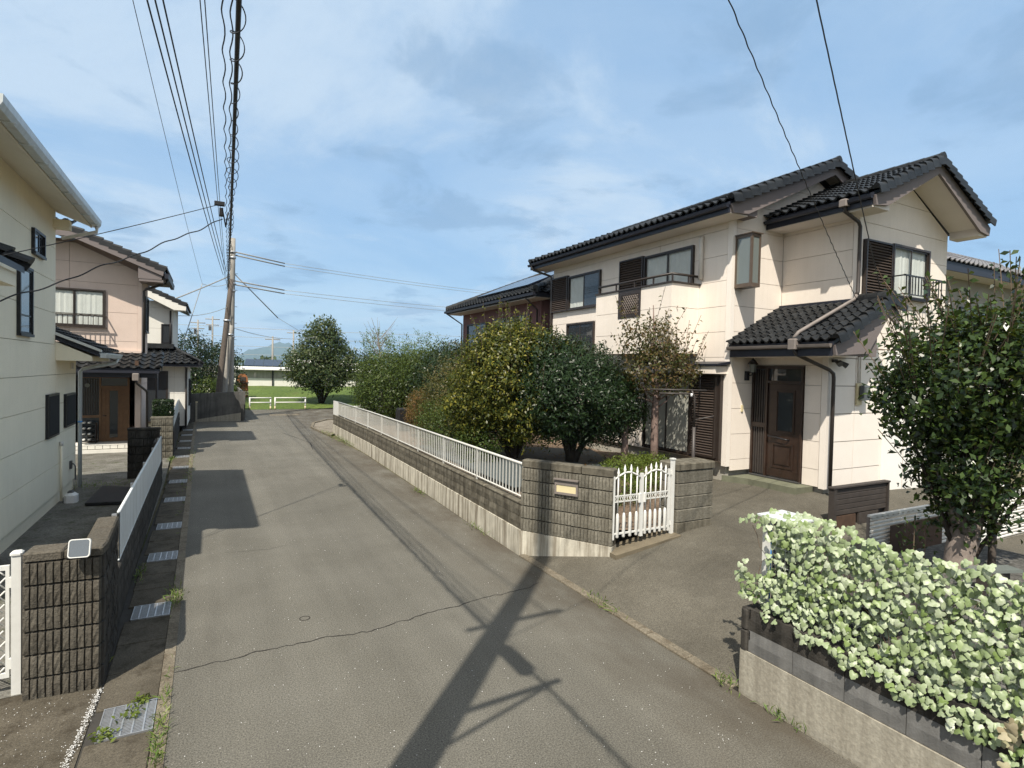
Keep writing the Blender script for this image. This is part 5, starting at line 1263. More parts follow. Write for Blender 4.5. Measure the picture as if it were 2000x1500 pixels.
B('gate_post', 'white_paint', gt, 6.24, 6.29, 6.37, 6.42, 0.42, 1.59); B('post_cap', 'white_paint', gt, 6.23, 6.30, 6.36, 6.43, 1.591, 1.61)
B('hinge', 'white_paint', gt, 6.216, 6.239, 6.385, 6.43, 1.36, 1.42); B('hinge', 'white_paint', gt, 6.216, 6.239, 6.385, 6.43, 0.58, 0.64)

# left side: entrance pillar and wall with white sheet fence
lp = thing('block_pillar', (-1.1, 6.2, 0.0), 'brown ribbed split-face block gate pillar at the near left, with mirror', 'pillar')
wall_run(lp, (-1.40, 6.10), (-0.85, 6.06), -0.02, 6, SBB, bl=0.276, bh=0.2, stagger=False)
MB().prism([(-1.36, 6.14, 0), (-0.88, 6.11, 0), (-0.88, 7.2, 0), (-1.02, 7.2, 0), (-1.02, 6.3, 0), (-1.36, 6.3, 0)], (0, 0, 1.17)).obj('core', 'mortar_dark', lp)
wall_run(lp, (-0.845, 6.10), (-0.88, 7.22), -0.02, 6, SBD, bl=0.4, bh=0.2)
coping(lp, (-1.40, 6.10), (-0.83, 6.06), 1.185, 0.075, 0.22, 'block_brown', 0.012, 0.3)
coping(lp, (-0.835, 6.29), (-0.87, 7.22), 1.185, 0.075, 0.16, 'block_brown', 0.012, 0.5)
cm_ = thing('mirror', (-0.98, 5.95, 1.2), 'small rounded square mirror with white rim on the brown block pillar', 'mirror')
def rsq(w, h, r, y, n=5):
    out = []
    for cx_, cz_, a0_ in ((w - r, h - r, 0), (-w + r, h - r, 90), (-w + r, -h + r, 180), (w - r, -h + r, 270)):
        for i in range(n + 1):
            a = R(a0_ + 90 * i / n); out.append((cx_ + r * math.cos(a), y, cz_ + r * math.sin(a)))
    return out
mm = Matrix.Translation((-0.985, 5.98, 1.285)) @ Matrix.Rotation(R(-8), 4, 'Z') @ Matrix.Rotation(R(-14), 4, 'X')
ri = MB(); o1, o2, o3 = rsq(0.08, 0.078, 0.024, 0.0), rsq(0.08, 0.078, 0.024, -0.025), rsq(0.072, 0.070, 0.02, -0.025); k_ = len(o1); ri.v = o1 + o2 + o3
for i in range(k_):
    j = (i + 1) % k_; ri.f += [(i, j, k_ + j, k_ + i), (k_ + i, k_ + j, 2 * k_ + j, 2 * k_ + i)]
ri.f.append(tuple(range(k_ - 1, -1, -1)))
place('rim', ri.mesh('rim', 'white_paint'), cm_, mtx=mm)
gl_ = MB().poly(rsq(0.072, 0.070, 0.02, -0.022)); place('glass', gl_.mesh('glass', 'mirror_glass'), cm_, mtx=mm)
T('bracket', 'steel_dark', cm_, [(-0.985, 5.99, 1.26), (-0.985, 6.06, 1.20)], 0.012, 6)
# low wall under the sheet fence
lwll = thing('low_wall', (-0.95, 11, 0.0), 'dark block wall along the gutter under the white sheet fence', 'wall')
wall_run(lwll, (-0.88, 7.25), (-1.02, 15.7), 0.0, 3, PBD, bl=0.4, bh=0.2)  # dark block colour carries the shade on this road-facing side
c_m = MB(); strip(c_m, (-0.88, 7.25), (-1.02, 15.7), 0.10, 0, 0.58, 0.03); c_m.obj('core', 'mortar_dark', lwll)
coping(lwll, (-0.88, 7.25), (-1.02, 15.7), 0.6, 0.04, 0.14, 'block_dark', 0.01, 0.8)
lf2 = thing('sheet_fence', (-0.98, 11, 0.6), 'pale grey-white sheet panel fence on the dark wall by the cream house', 'fence')
def sheet_panel(P0, P1, z0, z1, amp=0.004, n=40):
    mb = MB(); P0, P1 = Vector((*P0, 0)), Vector((*P1, 0)); d = P1 - P0; nn = Vector((-d.y, d.x, 0)).normalized()
    for i in range(n + 1):
        p = P0 + d * (i / n) + nn * (amp * (1 if (i // 2) % 2 else -1)); mb.v += [(p.x, p.y, z0), (p.x, p.y, z1), (p.x + nn.x * 0.008, p.y + nn.y * 0.008, z0), (p.x + nn.x * 0.008, p.y + nn.y * 0.008, z1)]
    for i in range(n):
        a = 4 * i; mb.f += [(a, a + 4, a + 5, a + 1), (a + 2, a + 3, a + 7, a + 6), (a + 1, a + 5, a + 7, a + 3), (a, a + 2, a + 6, a + 4)]
    return mb
ys = [7.62, 9.5, 11.4, 13.3, 15.0]; fx = lambda y: -0.90 - (y - 7.6) * 0.0125
for a, b in zip(ys, ys[1:]): sheet_panel((fx(a), a + 0.005), (fx(b), b - 0.005), 0.67, 1.20).obj('panel', 'white_panel', lf2)
T('top_rail', 'white_panel', lf2, [(fx(7.6) - 0.005, 7.6, 1.21), (fx(15.0) - 0.005, 15.0, 1.21)], 0.018, 6); T('bottom_rail', 'white_panel', lf2, [(fx(7.6) - 0.005, 7.6, 0.665), (fx(15.0) - 0.005, 15.0, 0.665)], 0.012, 6)
for y_ in ys: B('post', 'steel', lf2, fx(y_) - 0.07, fx(y_) - 0.025, y_ - 0.02, y_ + 0.02, 0.64, 1.19)
B('end_post', 'steel_dark', lf2, fx(7.5) - 0.03, fx(7.5) + 0.01, 7.30, 7.36, 0.6, 1.0)
# near-left gate and its post
lg = thing('gate_post', (-1.47, 6.28, 0.0), 'square white gate post beside the brown block pillar', 'post')
B('shaft', 'white_paint', lg, -1.50, -1.435, 6.22, 6.29, 0.0, 1.215); MB().bbox(-1.51, -1.425, 6.21, 6.30, 1.2155, 1.245, 0.012).obj('cap', 'white_paint', lg)
lgt = thing('lattice_gate', (-1.7, 6.3, 0.1), 'white diamond-lattice gate cropped by the left picture edge', 'gate')
MB().box(-2.6, -1.525, 6.27, 6.30, 0.14, 0.18).box(-2.6, -1.525, 6.27, 6.30, 1.08, 1.12).box(-1.55, -1.525, 6.27, 6.30, 0.18, 1.08).obj('frame', 'white_paint', lgt)
for i in range(-9, 12):
    for sgn in (-1, 1):
        xa = -2.6 + i * 0.1; a = [(xa + (0.9 * q if sgn > 0 else 0.9 * (1 - q)) * 0.9, 6.285 + 0.004 * sgn, 0.18 + 0.9 * q) for q in np.linspace(0, 1, 40)]
        a = [p for p in a if -2.6 < p[0] < -1.55]
        if len(a) > 1: T('lattice_bar', 'white_paint', lgt, [a[0], a[-1]], 0.007, 4)
B('hinge', 'white_paint', lgt, -1.524, -1.50, 6.25, 6.31, 0.93, 1.02); B('hinge', 'white_paint', lgt, -1.524, -1.50, 6.25, 6.31, 0.22, 0.31)
# dark wall stub at the end of the sheet fence
bs = thing('wall_stub', (-1.45, 16.8, 0.0), 'short black-stained block wall at the end of the sheet fence', 'wall')
wall_run(bs, (-1.82, 16.7), (-1.14, 16.7), 0.0, 6, SBD, bl=0.34)
B('core', 'mortar_dark', bs, -1.80, -1.14, 16.75, 16.82, 0, 1.18); coping(bs, (-1.83, 16.7), (-1.12, 16.7), 1.2, 0.06, 0.14, 'block_dark', 0.01, 0.7)
wall_run(bs, (-1.08, 15.75), (-1.12, 17.2), 0.0, 5, PBD, bl=0.4)
# second front wall, in front of the pink house, with planter and fence
w2 = thing('block_wall', (-1.2, 22, 0.0), 'grey ribbed block wall before the pink house with clipped shrub on top', 'wall')
wall_run(w2, (-1.60, 20.0), (-1.02, 20.0), 0.0, 6, SB, bl=0.39, stagger=False)
wall_run(w2, (-1.0, 20.02), (-1.25, 30.5), 0.0, 4, PBD, bl=0.4)
c_m = MB(); strip(c_m, (-1.02, 20.05), (-1.27, 30.5), 0.10, 0, 0.78, 0.03); c_m.box(-1.58, -1.05, 20.06, 20.9, 0, 1.17); c_m.obj('core', 'mortar_dark', w2)
coping(w2, (-1.61, 20.0), (-1.01, 20.0), 1.2, 0.06, 0.5, 'block_split', 0.01, 0.6)
f2 = thing('sheet_fence', (-1.1, 25, 0.8), 'narrow pale sheet fence on the block wall before the pink house', 'fence')
for a, b in ((20.6, 23.8), (23.8, 27.0), (27.0, 30.2)): sheet_panel((-1.04 - (a - 20) * 0.024, a), (-1.04 - (b - 20) * 0.024, b - 0.02), 0.82, 1.34).obj('panel', 'white_panel', f2)
T('top_rail', 'white_panel', f2, [(-1.05, 20.6, 1.35), (-1.29, 30.2, 1.35)], 0.018, 6)
B('end_post', 'frame_black', f2, -1.34, -1.24, 30.25, 30.35, 0.0, 1.45)
# far concrete wall, stained
cw = thing('concrete_wall', (0.3, 32.2, 0.0), 'stained board-marked concrete retaining wall at the foot of the utility poles', 'wall')
MB().prism([(-0.98, 32.0, -0.05), (1.56, 32.05, -0.05), (1.56, 32.05, 1.52), (-0.98, 32.0, 1.38)], (0, 0.22, 0)).obj('face', 'concrete_far', cw)
MB().prism([(1.44, 32.27, -0.05), (1.56, 32.27, -0.05), (1.56, 40.0, -0.05), (1.44, 40.0, -0.05)], (0, 0, 1.5)).obj('return_wall', 'concrete_far', cw)
MB().prism([(-1.16, 31.93, -0.05), (-0.985, 31.93, -0.05), (-0.985, 32.2, -0.05), (-1.16, 32.2, -0.05)], (0, 0, 1.44)).obj('end_pier', 'footing_grey', cw)
MB().prism([(-0.6, 31.96, -0.04), (1.36, 32.0, -0.04), (1.36, 32.0, 0.42), (-0.6, 31.96, 0.12)], (0, 0.03, 0)).obj('footing', 'footing_grey', cw)
B('rib', 'footing_grey', cw, -0.68, -0.60, 31.95, 31.99, 0, 0.95); B('rib', 'concrete_far', cw, 1.40, 1.50, 31.98, 32.03, 0, 0.9); B('marker', 'plate_tan', cw, -0.68, -0.58, 31.935, 31.949, 0.95, 1.02)

# ivy-screen wall at the near right
iw = thing('block_wall', (4.4, 1.5, 0.0), 'blue-grey block wall on rough concrete footing under the ivy screen', 'wall')
MB().prism([(4.31, -3.0, -0.05), (4.33, 3.50, -0.05), (4.56, 3.50, -0.05), (4.56, -3.0, -0.05)], (0, 0, 0.435)).obj('footing', 'footing_grey', iw)
wall_run(iw, (4.34, 3.42), (4.34, -3.0), 0.388, 1, PBB, bl=0.44)
wall_run(iw, (4.34, 3.42), (4.34, -3.0), 0.583, 1, PBD, bl=0.44, bh=0.19)
PBE = plain_block(0.2, 0.19, 0.09, 77, 'block_dark', 0.01)
for z_ in (0.388, 0.583): place('block', PBE, iw, mtx=Matrix.Translation((4.44, 3.495, z_)) @ Matrix.Rotation(R(180), 4, 'Z')); MB().bbox(4.325, 4.53, 3.43, 3.50, z_ + .003, z_ + 0.187, 0.012).obj('block', 'block_dark', iw)
B('core', 'mortar_dark', iw, 4.40, 4.52, -3, 3.42, 0.386, 0.76)
# wooden screen, corrugated fence
ws = thing('board_screen', (10.2, 5.85, 0.4), 'dark brown board screen before the house corner', 'fence')
for i in range(5): MB().bbox(9.50, 11.06, 5.83, 5.87, 0.52 + i * 0.092, 0.52 + (i + 1) * 0.092 - 0.012, 0.008).obj('board', 'wood_dark', ws)
B('post', 'wood_dark', ws, 9.42, 9.50, 5.80, 5.90, 0.25, 0.99); B('post', 'wood_dark', ws, 11.06, 11.10, 5.80, 5.90, 0.25, 0.99); MB().bbox(9.40, 11.12, 5.79, 5.91, 0.991, 1.02, 0.006).obj('top_board', 'wood_dark', ws)
B('back_board', 'frame_black', ws, 9.52, 11.04, 5.875, 5.885, 0.25, 0.98); B('lower_board', 'rust', ws, 9.55, 10.1, 5.82, 5.86, 0.25, 0.5); B('lower_board', 'wood_dark', ws, 10.2, 10.8, 5.82, 5.86, 0.25, 0.5)
cf = thing('slat_fence', (10.5, 4.4, 0.2), 'white horizontal slatted fence behind the camellia trunk', 'fence')
sm4 = MB(); sm4.prism([(7.98, 4.40, 0.0), (7.98, 4.385, 0.012), (7.98, 4.385, 0.032), (7.98, 4.40, 0.044), (7.98, 4.408, 0.022)], (9.0, 0, 0)); sm4 = sm4.mesh('slat', 'corr_white')
for i in range(14): place('slat', sm4, cf, (0, 0, 0.24 + i * 0.054))
for x_ in (8.0, 9.3, 10.6, 11.9, 13.2, 14.5, 15.8): B('post', 'pipe_grey', cf, x_ - 0.02, x_ + 0.02, 4.412, 4.45, 0.1, 1.0)
cp = MB().box(7.96, 17.0, 4.375, 4.43, 1.0, 1.03)
for i in range(70): cp.box(8.0 + i * 0.13, 8.07 + i * 0.13, 4.378, 4.39, 0.985, 0.999)
cp.obj('top_rail', 'white_paint', cf)
B('rust_sheet', 'rust', cf, 8.35, 9.75, 4.33, 4.338, 0.25, 0.86, label='rusty sheet leaning on the fence')
B('fence_footing', 'footing_grey', cf, 7.98, 17, 4.40, 4.55, 0.0, 0.235)
ln = thing('stake', (6.6, 1.75, 0.4), 'thin green garden stake behind the ivy, near the picture edge', 'stake'); T('rod', 'leaf_azalea', ln, [(7.9, 2.5, 0.7), (7.9, 2.5, 1.3)], 0.02, 6)
ln = thing('stake', (8.2, 4.1, 0.4), 'thin dark green stake before the rusty sheet', 'stake'); T('rod', 'leaf_dark', ln, [(8.6, 4.15, 0.4), (8.6, 4.15, 1.02)], 0.012, 6)

# ------------------------------------------------------------------ ivy screen
iv = thing('ivy_screen', (4.42, 2.0, 0.75), 'pale green ivy leaf screen hung on wire mesh above the blue-grey block wall', 'ivy')
def ivy_mesh(seed):
    rr = random.Random(seed)
    out = [(0.0, 0.0), (0.33, 0.16), (0.52, 0.02), (0.5, -0.28), (0.36, -0.40), (0.3, -0.62), (0.0, -0.95), (-0.3, -0.62), (-0.36, -0.40), (-0.5, -0.28), (-0.52, 0.02), (-0.33, 0.16)]
    mb = MB(); mb.v.append((0, -0.35, 0.10 + rr.uniform(-.03, .05)))
    for x, y in out:
        mb.v.append((x * rr.uniform(0.9, 1.1), y * rr.uniform(0.92, 1.08), -0.22 * abs(x) - 0.16 * max(0, -y - 0.35) + rr.uniform(-.05, .05)))
    n = len(out)
    for i in range(n): mb.f.append((0, 1 + i, 1 + (i + 1) % n))
    return mb, mb.mesh('leaf', 'ivy_leaf', True)
IV = [ivy_mesh(i) for i in range(5)]
mats_l = []
rr = random.Random(5)
def ivy_mtx(y, z, d, s):
    nrm = Vector((-0.8 + rr.uniform(-.4, .4), -0.2 + rr.uniform(-.65, .6), 0.5 + rr.uniform(-.6, .5))).normalized()
    down = Vector((-0.25 + rr.uniform(-.3, .3), rr.uniform(-.55, .55), -1)); down = (down - nrm * down.dot(nrm)).normalized()
    xa = (-down).cross(nrm)
    return Matrix(((xa.x * s, -down.x * s, nrm.x * s, d), (xa.y * s, -down.y * s, nrm.y * s, y), (xa.z * s, -down.z * s, nrm.z * s, z), (0, 0, 0, 1)))
cand = []
gz = 0.0
y = 3.55
while y > 0.6:
    z = 0.54
    while z < 1.82:
        yy = y + rr.uniform(-.02, .02); zz = z + rr.uniform(-.02, .02)
        bottom = float(np.interp(yy, (1.4, 1.7, 2.0, 2.5, 3.0, 3.4), (0.56, 0.62, 0.66, 0.70, 0.76, 0.84))) + 0.03 * math.sin(yy * 17)
        top = float(np.interp(yy, (1.4, 2.0, 2.7, 3.5), (1.76, 1.69, 1.69, 1.62))) + 0.025 * math.sin(yy * 19)
        hole = (3.28 < yy and 1.12 < zz < 1.56) or (3.02 < yy <= 3.28 and 1.18 < zz < 1.45 and rr.random() < 0.65)
        if bottom < zz < top and not hole and rr.random() < 0.88: cand.append((yy, zz, (4.41 - rr.uniform(0, .06)) if zz > 0.82 else 4.325 - rr.uniform(0, .035), rr.uniform(0.044, 0.066)))
        z += 0.037
    y -= 0.039
for i in range(70): cand.append((rr.uniform(2.75, 3.5), 1.63 + rr.uniform(-.02, .02), rr.uniform(4.38, 4.85), rr.uniform(0.05, 0.07)))
for i in range(12): cand.append((3.5 + rr.uniform(-.03, .09), rr.uniform(0.86, 1.2), 4.36 + rr.uniform(-.05, .1), rr.uniform(0.05, 0.065)))
rr.shuffle(cand)
cand.sort(key=lambda c: -c[3] / math.hypot(c[2], c[0]))
rest = MB()
for i, (yy, zz, dd, s) in enumerate(cand):
    mt = ivy_mtx(yy, zz, dd, s); mbv, me = IV[i % 5]
    if i < 300: place('leaf', me, iv, mtx=mt)
    else:
        b = len(rest.v); rest.v += [tuple(mt @ Vector(v)) for v in mbv.v]; rest.f += [tuple(b + q for q in f) for f in mbv.f]
for i in range(900):
    yy = rr.uniform(0.8, 3.3); mt = ivy_mtx(yy, rr.uniform(float(np.interp(yy, (1.4, 2.5, 3.3), (0.62, 0.76, 0.9))), 1.6), 4.45 + rr.uniform(0, .03), rr.uniform(0.045, 0.065)); mbv = IV[i % 5][0]
    b = len(rest.v); rest.v += [tuple(mt @ Vector(v)) for v in mbv.v]; rest.f += [tuple(b + q for q in f) for f in mbv.f]
rest.obj('leaves', 'ivy_leaf', iv, True, kind='stuff')
dry = MB()
for i in range(80):
    mt = ivy_mtx(rr.uniform(0.9, 1.55), rr.uniform(0.5, 0.95), 4.33 - rr.uniform(0, .08), rr.uniform(0.055, 0.075)); mbv = IV[i % 5][0]
    b = len(dry.v); dry.v += [tuple(mt @ Vector(v)) for v in mbv.v]; dry.f += [tuple(b + q for q in f) for f in mbv.f]
dry.obj('dry_leaves', 'ivy_dry', iv, True, kind='stuff', label='brown withered ivy leaves at the near end')
net = MB()
for i in range(31): yy = 3.24 - i * 0.09; net.tube([(4.44, yy, 0.72), (4.44, yy, 1.56)], 0.003, 3, False)
for i in range(11): zz = 0.74 + i * 0.08; net.tube([(4.442, 3.26, zz), (4.442, 0.5, zz)], 0.003, 3, False)
net.obj('wire_mesh', 'galv', iv)
vines = MB()
for i in range(46):
    p = [(4.43, rr.uniform(0.7, 3.5), 0.75)]
    for k in range(9): p.append((4.43 + rr.uniform(-.03, .02), p[-1][1] + rr.uniform(-.09, .09), p[-1][2] + rr.uniform(.04, .12)))
    vines.tube(p, 0.003, 3, False)
vines.obj('stems', 'twig', iv)
# white frames stored behind the ivy
wf = thing('stored_frames', (4.75, 3.4, 0.77), 'white glazed frames stored behind the ivy at the wall end', 'frames')
MB().box(4.58, 4.63, 3.44, 3.49, 0.75, 1.55).box(4.80, 4.85, 3.36, 3.41, 0.75, 1.55).box(4.58, 4.85, 3.38, 3.46, 1.551, 1.60).obj('frame', 'white_paint', wf)
MB().box(4.64, 4.655, 3.445, 3.485, 0.78, 1.53).obj('film', 'blue_film', wf); B('pane', 'glass_dark', wf, 4.66, 4.795, 3.43, 3.438, 0.77, 1.545)
MB().box(4.52, 4.55, 3.24, 3.28, 0.76, 1.50).box(4.52, 4.55, 3.02, 3.06, 0.76, 1.50).box(4.52, 4.55, 3.061, 3.239, 1.44, 1.50).box(4.52, 4.55, 3.061, 3.239, 0.80, 0.85).obj('frame', 'white_paint', wf); B('pane', 'glass_dark', wf, 4.53, 4.54, 3.062, 3.238, 0.852, 1.438)
B('shelf', 'wood_dark', wf, 4.56, 5.3, 2.4, 3.35, 1.05, 1.09)
B('lid', 'white_panel', wf, 4.50, 4.86, 3.12, 3.50, 1.602, 1.618)

# ------------------------------------------------------------------ trees
def leaf_cloud(P, N, size, mname, name, parent, asp=0.42, seed=0, up=0.25, tilt=0.6, fold=0.18, **k):
    """one folded quad per leaf: P points, N rough outward directions"""
    g = np.random.default_rng(seed); n = len(P)
    nr = N + g.normal(0, tilt, (n, 3)); nr[:, 2] += 0.35; nr /= np.linalg.norm(nr, axis=1)[:, None] + 1e-9
    a = N * 0.5 + g.normal(0, 0.8, (n, 3)); a[:, 2] += up
    a -= nr * (a * nr).sum(1)[:, None]; a /= np.linalg.norm(a, axis=1)[:, None] + 1e-9
    b = np.cross(nr, a)
    s = (size * g.uniform(0.65, 1.25, n))[:, None]
    v = np.empty((n, 4, 3))
    v[:, 0] = P; v[:, 1] = P + a * s * 0.5 + b * s * asp * 0.5 + nr * s * fold; v[:, 2] = P + a * s; v[:, 3] = P + a * s * 0.5 - b * s * asp * 0.5 + nr * s * fold
    me = bpy.data.meshes.new(name)
    me.vertices.add(4 * n); me.vertices.foreach_set('co', v.reshape(-1).astype(np.float32))
    me.loops.add(4 * n); me.loops.foreach_set('vertex_index', np.arange(4 * n, dtype=np.int32))
    me.polygons.add(n); me.polygons.foreach_set('loop_start', np.arange(0, 4 * n, 4, dtype=np.int32)); me.polygons.foreach_set('loop_total', np.full(n, 4, np.int32))
    setmat(me, mname); me.update(); me.validate()
    o = place(name, me, parent)
    return tag(o, **k) if k else o
def crown_pts(blobs, n, seed, clump=0.10, per=9, shell=0.22, lump=0.16):
    """leaf points gathered in clumps near the surface of lumpy ellipsoids (cx,cy,cz,rx,ry,rz)"""
    g = np.random.default_rng(seed); bl = np.array(blobs, float)
    w = (bl[:, 3] * bl[:, 4] + bl[:, 4] * bl[:, 5] + bl[:, 3] * bl[:, 5]); w /= w.sum()
    m = max(1, n // per); idx = g.choice(len(bl), m, p=w)
    d = g.normal(0, 1, (m, 3)); d /= np.linalg.norm(d, axis=1)[:, None]
    lob = g.normal(0, 1, (14, 3)) ; lob /= np.linalg.norm(lob, axis=1)[:, None]
    am = g.uniform(-1, 1, 14)
    bump = np.zeros(m)
    for q in range(14): bump += am[q] * np.exp(-((1 - d @ lob[q]) / 0.09))
    rad = (1 - np.abs(g.normal(0, shell, m))) * (1 + lump * bump * 0.6 + g.normal(0, 0.035, m))
    C = bl[idx, :3] + d * bl[idx, 3:] * rad[:, None]
    P = np.repeat(C, per, 0) + g.normal(0, clump, (m * per, 3)); N = np.repeat(d, per, 0)
    # drop what falls deep inside another blob
    keep = np.ones(len(P), bool)
    for q in range(len(bl)):
        e = (((P - bl[q, :3]) / bl[q, 3:]) ** 2).sum(1); keep &= e > 0.30
    return P[keep], N[keep]
def shoots(blobs, k, seed, length=(0.25, 0.6), nodes=9, spread=0.35, top=0.3, size=0.06):
    g = np.random.default_rng(seed); bl = np.array(blobs, float); P = []; N = []; stems = []
    for i in range(k):
        b = bl[g.integers(len(bl))]; d = g.normal(0, 1, 3); d[2] = abs(d[2]) + top; d /= np.linalg.norm(d)
        p0 = b[:3] + d * b[3:] * 0.95; L_ = g.uniform(*length); dr_ = np.array([d[0] * spread + g.normal(0, .12), d[1] * spread + g.normal(0, .12), 1.0]); dr_ /= np.linalg.norm(dr_)
        stems.append((p0 - dr_ * 0.15, p0 + dr_ * L_))
        for q in range(nodes):
            t_ = q / nodes; P.append(p0 + dr_ * L_ * t_); a = g.uniform(0, 6.28); N.append([math.cos(a), math.sin(a), 0.5])
    return np.array(P), np.array(N), stems
def limbs(name, base, top_pts, m, parent, r0=0.09, seed=0, n=7):
    rr_ = random.Random(seed); mb = MB(); b = Vector(base)
    for (tp, rs) in top_pts:
        tp = Vector(tp); mid = b.lerp(tp, 0.35) + Vector((rr_.uniform(-.05, .05), rr_.uniform(-.05, .05), 0.12)); mid2 = b.lerp(tp, 0.7) + Vector((rr_.uniform(-.08, .08), rr_.uniform(-.08, .08), 0.05))
        mb.tube([b + Vector((rr_.uniform(-.03, .03), rr_.uniform(-.03, .03), -0.1)), b.lerp(mid, 0.4), mid, mid2, tp], [rs * 1.25, rs, rs * 0.8, rs * 0.55, rs * 0.25], n)
    return mb.obj(name, m, parent, True)
def tree(name, base, blobs, n, size, leaf, bark, label, cat='tree', seed=0, group=None, trunk_r=0.08, shoot=0, shoot_len=(0.25, 0.6), clump=0.1, per=9, shell=0.22, asp=0.42, tilt=0.6, up=0.25, stems=1, stem_mat='twig', lump=0.16, spread=0.35, extra=None, top=0.3, nodes=9):
    t = thing(name, base, label, cat, group)
    P, N = crown_pts(blobs, n, seed, clump, per, shell, lump)
    st = []
    if shoot:
        P2, N2, st = shoots(blobs, shoot, seed + 1, shoot_len, nodes, spread, top); P = np.vstack([P, P2]); N = np.vstack([N, N2])
    rr_ = random.Random(seed)
    tops = []
    for q in range(stems):
        b = blobs[q % len(blobs)]; tops.append(((b[0] + rr_.uniform(-.3, .3) * b[3], b[1] + rr_.uniform(-.3, .3) * b[4], b[2] + 0.35 * b[5]), trunk_r))
    for b in blobs: 
        for _ in range(3): tops.append(((b[0] + rr_.uniform(-.6, .6) * b[3], b[1] + rr_.uniform(-.6, .6) * b[4], b[2] + rr_.uniform(-.2, .7) * b[5]), trunk_r * 0.55))
    tk = limbs('trunk', base, tops, bark, t, seed=seed)
    cr = leaf_cloud(P, N, size, leaf, 'crown', t, asp, seed + 2, up, tilt)
    if st:
        sm = MB()
        for a, b in st: sm.tube([a, b], 0.005, 3, False)
        sm.obj('shoots', stem_mat, cr, kind='stuff')
    return t

# evergreens behind the railing, from far to near
tree('hedge_tree', (6.3, 21.6, 0.7), [(6.2, 21.8, 2.1, 1.5, 1.6, 1.45), (6.1, 22.6, 1.6, 0.85, 1.2, 0.95), (7.2, 20.8, 2.3, 1.3, 1.3, 1.3)], 26000, 0.10, 'leaf_hedge', 'bark_dark', 'rounded mid-green hedge tree at the far end of the railing', seed=11, clump=0.13, shell=0.2, per=14, lump=0.26)
tree('hedge_tree', (7.3, 18.6, 0.7), [(7.4, 18.6, 2.2, 1.3, 1.4, 1.4), (8.3, 19.6, 2.6, 1.4, 1.4, 1.3)], 20000, 0.10, 'leaf_dark', 'bark_dark', 'dark green hedge tree third from the railing end, behind the orange shrub', seed=12, clump=0.13, shell=0.2, per=14, lump=0.26)
tree('hedge_tree', (6.5, 15.6, 0.7), [(6.5, 15.6, 1.95, 1.0, 1.2, 1.35), (6.2, 14.4, 1.6, 0.75, 0.9, 0.95), (7.0, 14.0, 2.1, 0.9, 0.9, 1.2)], 26000, 0.085, 'leaf_olive', 'bark_dark', 'olive-brown feathery hedge tree behind the railing, beside the orange shrub', seed=13, clump=0.11, shell=0.24, asp=0.3, per=14, lump=0.3)
tree('orange_shrub', (5.65, 16.6, 0.75), [(5.65, 16.6, 1.55, 0.42, 0.45, 0.72)], 5000, 0.06, 'leaf_orange', 'bark_dark', 'small rust-orange conifer shrub behind the railing', 'shrub', seed=14, clump=0.06, shell=0.2, asp=0.25, up=0.8, trunk_r=0.03)
tree('low_shrub', (5.45, 13.3, 0.75), [(5.5, 13.4, 1.3, 0.6, 0.9, 0.75), (5.5, 11.9, 1.1, 0.5, 0.7, 0.5), (5.6, 15.0, 1.3, 0.55, 0.8, 0.7)], 14000, 0.06, 'leaf_hedge', 'bark_dark', 'low green shrub pressed against the middle of the railing', 'shrub', seed=15, clump=0.08, trunk_r=0.03)
tree('camellia_tree', (6.35, 11.7, 0.72), [(6.15, 11.7, 2.75, 1.15, 1.15, 1.25), (6.6, 11.3, 2.1, 1.0, 1.0, 0.95), (5.75, 12.4, 2.1, 0.85, 0.9, 1.0), (6.3, 11.75, 3.3, 0.95, 0.9, 0.75), (6.9, 11.3, 3.0, 0.8, 0.8, 0.8)], 46000, 0.092, 'leaf_yellow', 'bark_dark', 'sunlit yellow-green evergreen with upright shoots, tallest behind the railing', seed=16, clump=0.085, shell=0.27, per=14, lump=0.3, shoot=80, shoot_len=(0.3, 0.8), stems=3, trunk_r=0.07)
tree('camellia_tree', (7.35, 10.75, 0.72), [(7.4, 10.75, 2.4, 1.5, 1.35, 1.15), (7.95, 10.4, 2.15, 0.95, 0.95, 0.85), (6.9, 11.0, 2.85, 1.0, 0.95, 0.9)], 46000, 0.105, 'leaf_dark', 'bark_dark', 'dense dark green rounded evergreen before the balcony', seed=17, clump=0.085, shell=0.2, per=14, lump=0.24, shoot=26, shoot_len=(0.15, 0.5), stems=4, trunk_r=0.075, asp=0.3)
# slender tree with reddening leaves
tr_ = thing('red_leaf_tree', (8.6, 9.35, 0.7), 'slender tree with sparse reddish and green leaves before the balcony', 'tree')
bl_ = [(8.55, 9.3, 3.05, 0.75, 0.7, 0.55), (8.5, 9.5, 3.6, 0.6, 0.55, 0.5), (8.75, 8.95, 2.9, 0.45, 0.45, 0.35)]
P, N = crown_pts(bl_, 4200, 21, 0.10, 6, 0.3); P2, N2, st = shoots(bl_, 40, 22, (0.35, 1.0), 9, 0.5, 0.1)
mb = MB().tube([(8.62, 9.35, 0.6), (8.60, 9.36, 1.4), (8.57, 9.33, 2.1), (8.60, 9.34, 2.7), (8.52, 9.36, 3.6), (8.5, 9.4, 4.4)], [0.10, 0.085, 0.075, 0.055, 0.03, 0.008], 8)
for q in range(16):
    a = random.uniform(0, 6.28); z_ = random.uniform(2.1, 3.4); l_ = random.uniform(0.4, 0.85); mb.tube([(8.58, 9.34, z_), (8.58 + math.cos(a) * l_ * .5, 9.34 + math.sin(a) * l_ * .5, z_ + l_ * .35), (8.58 + math.cos(a) * l_ * .8, 9.34 + math.sin(a) * l_ * .8, z_ + l_ * .95)], [0.022, 0.013, 0.004], 5)
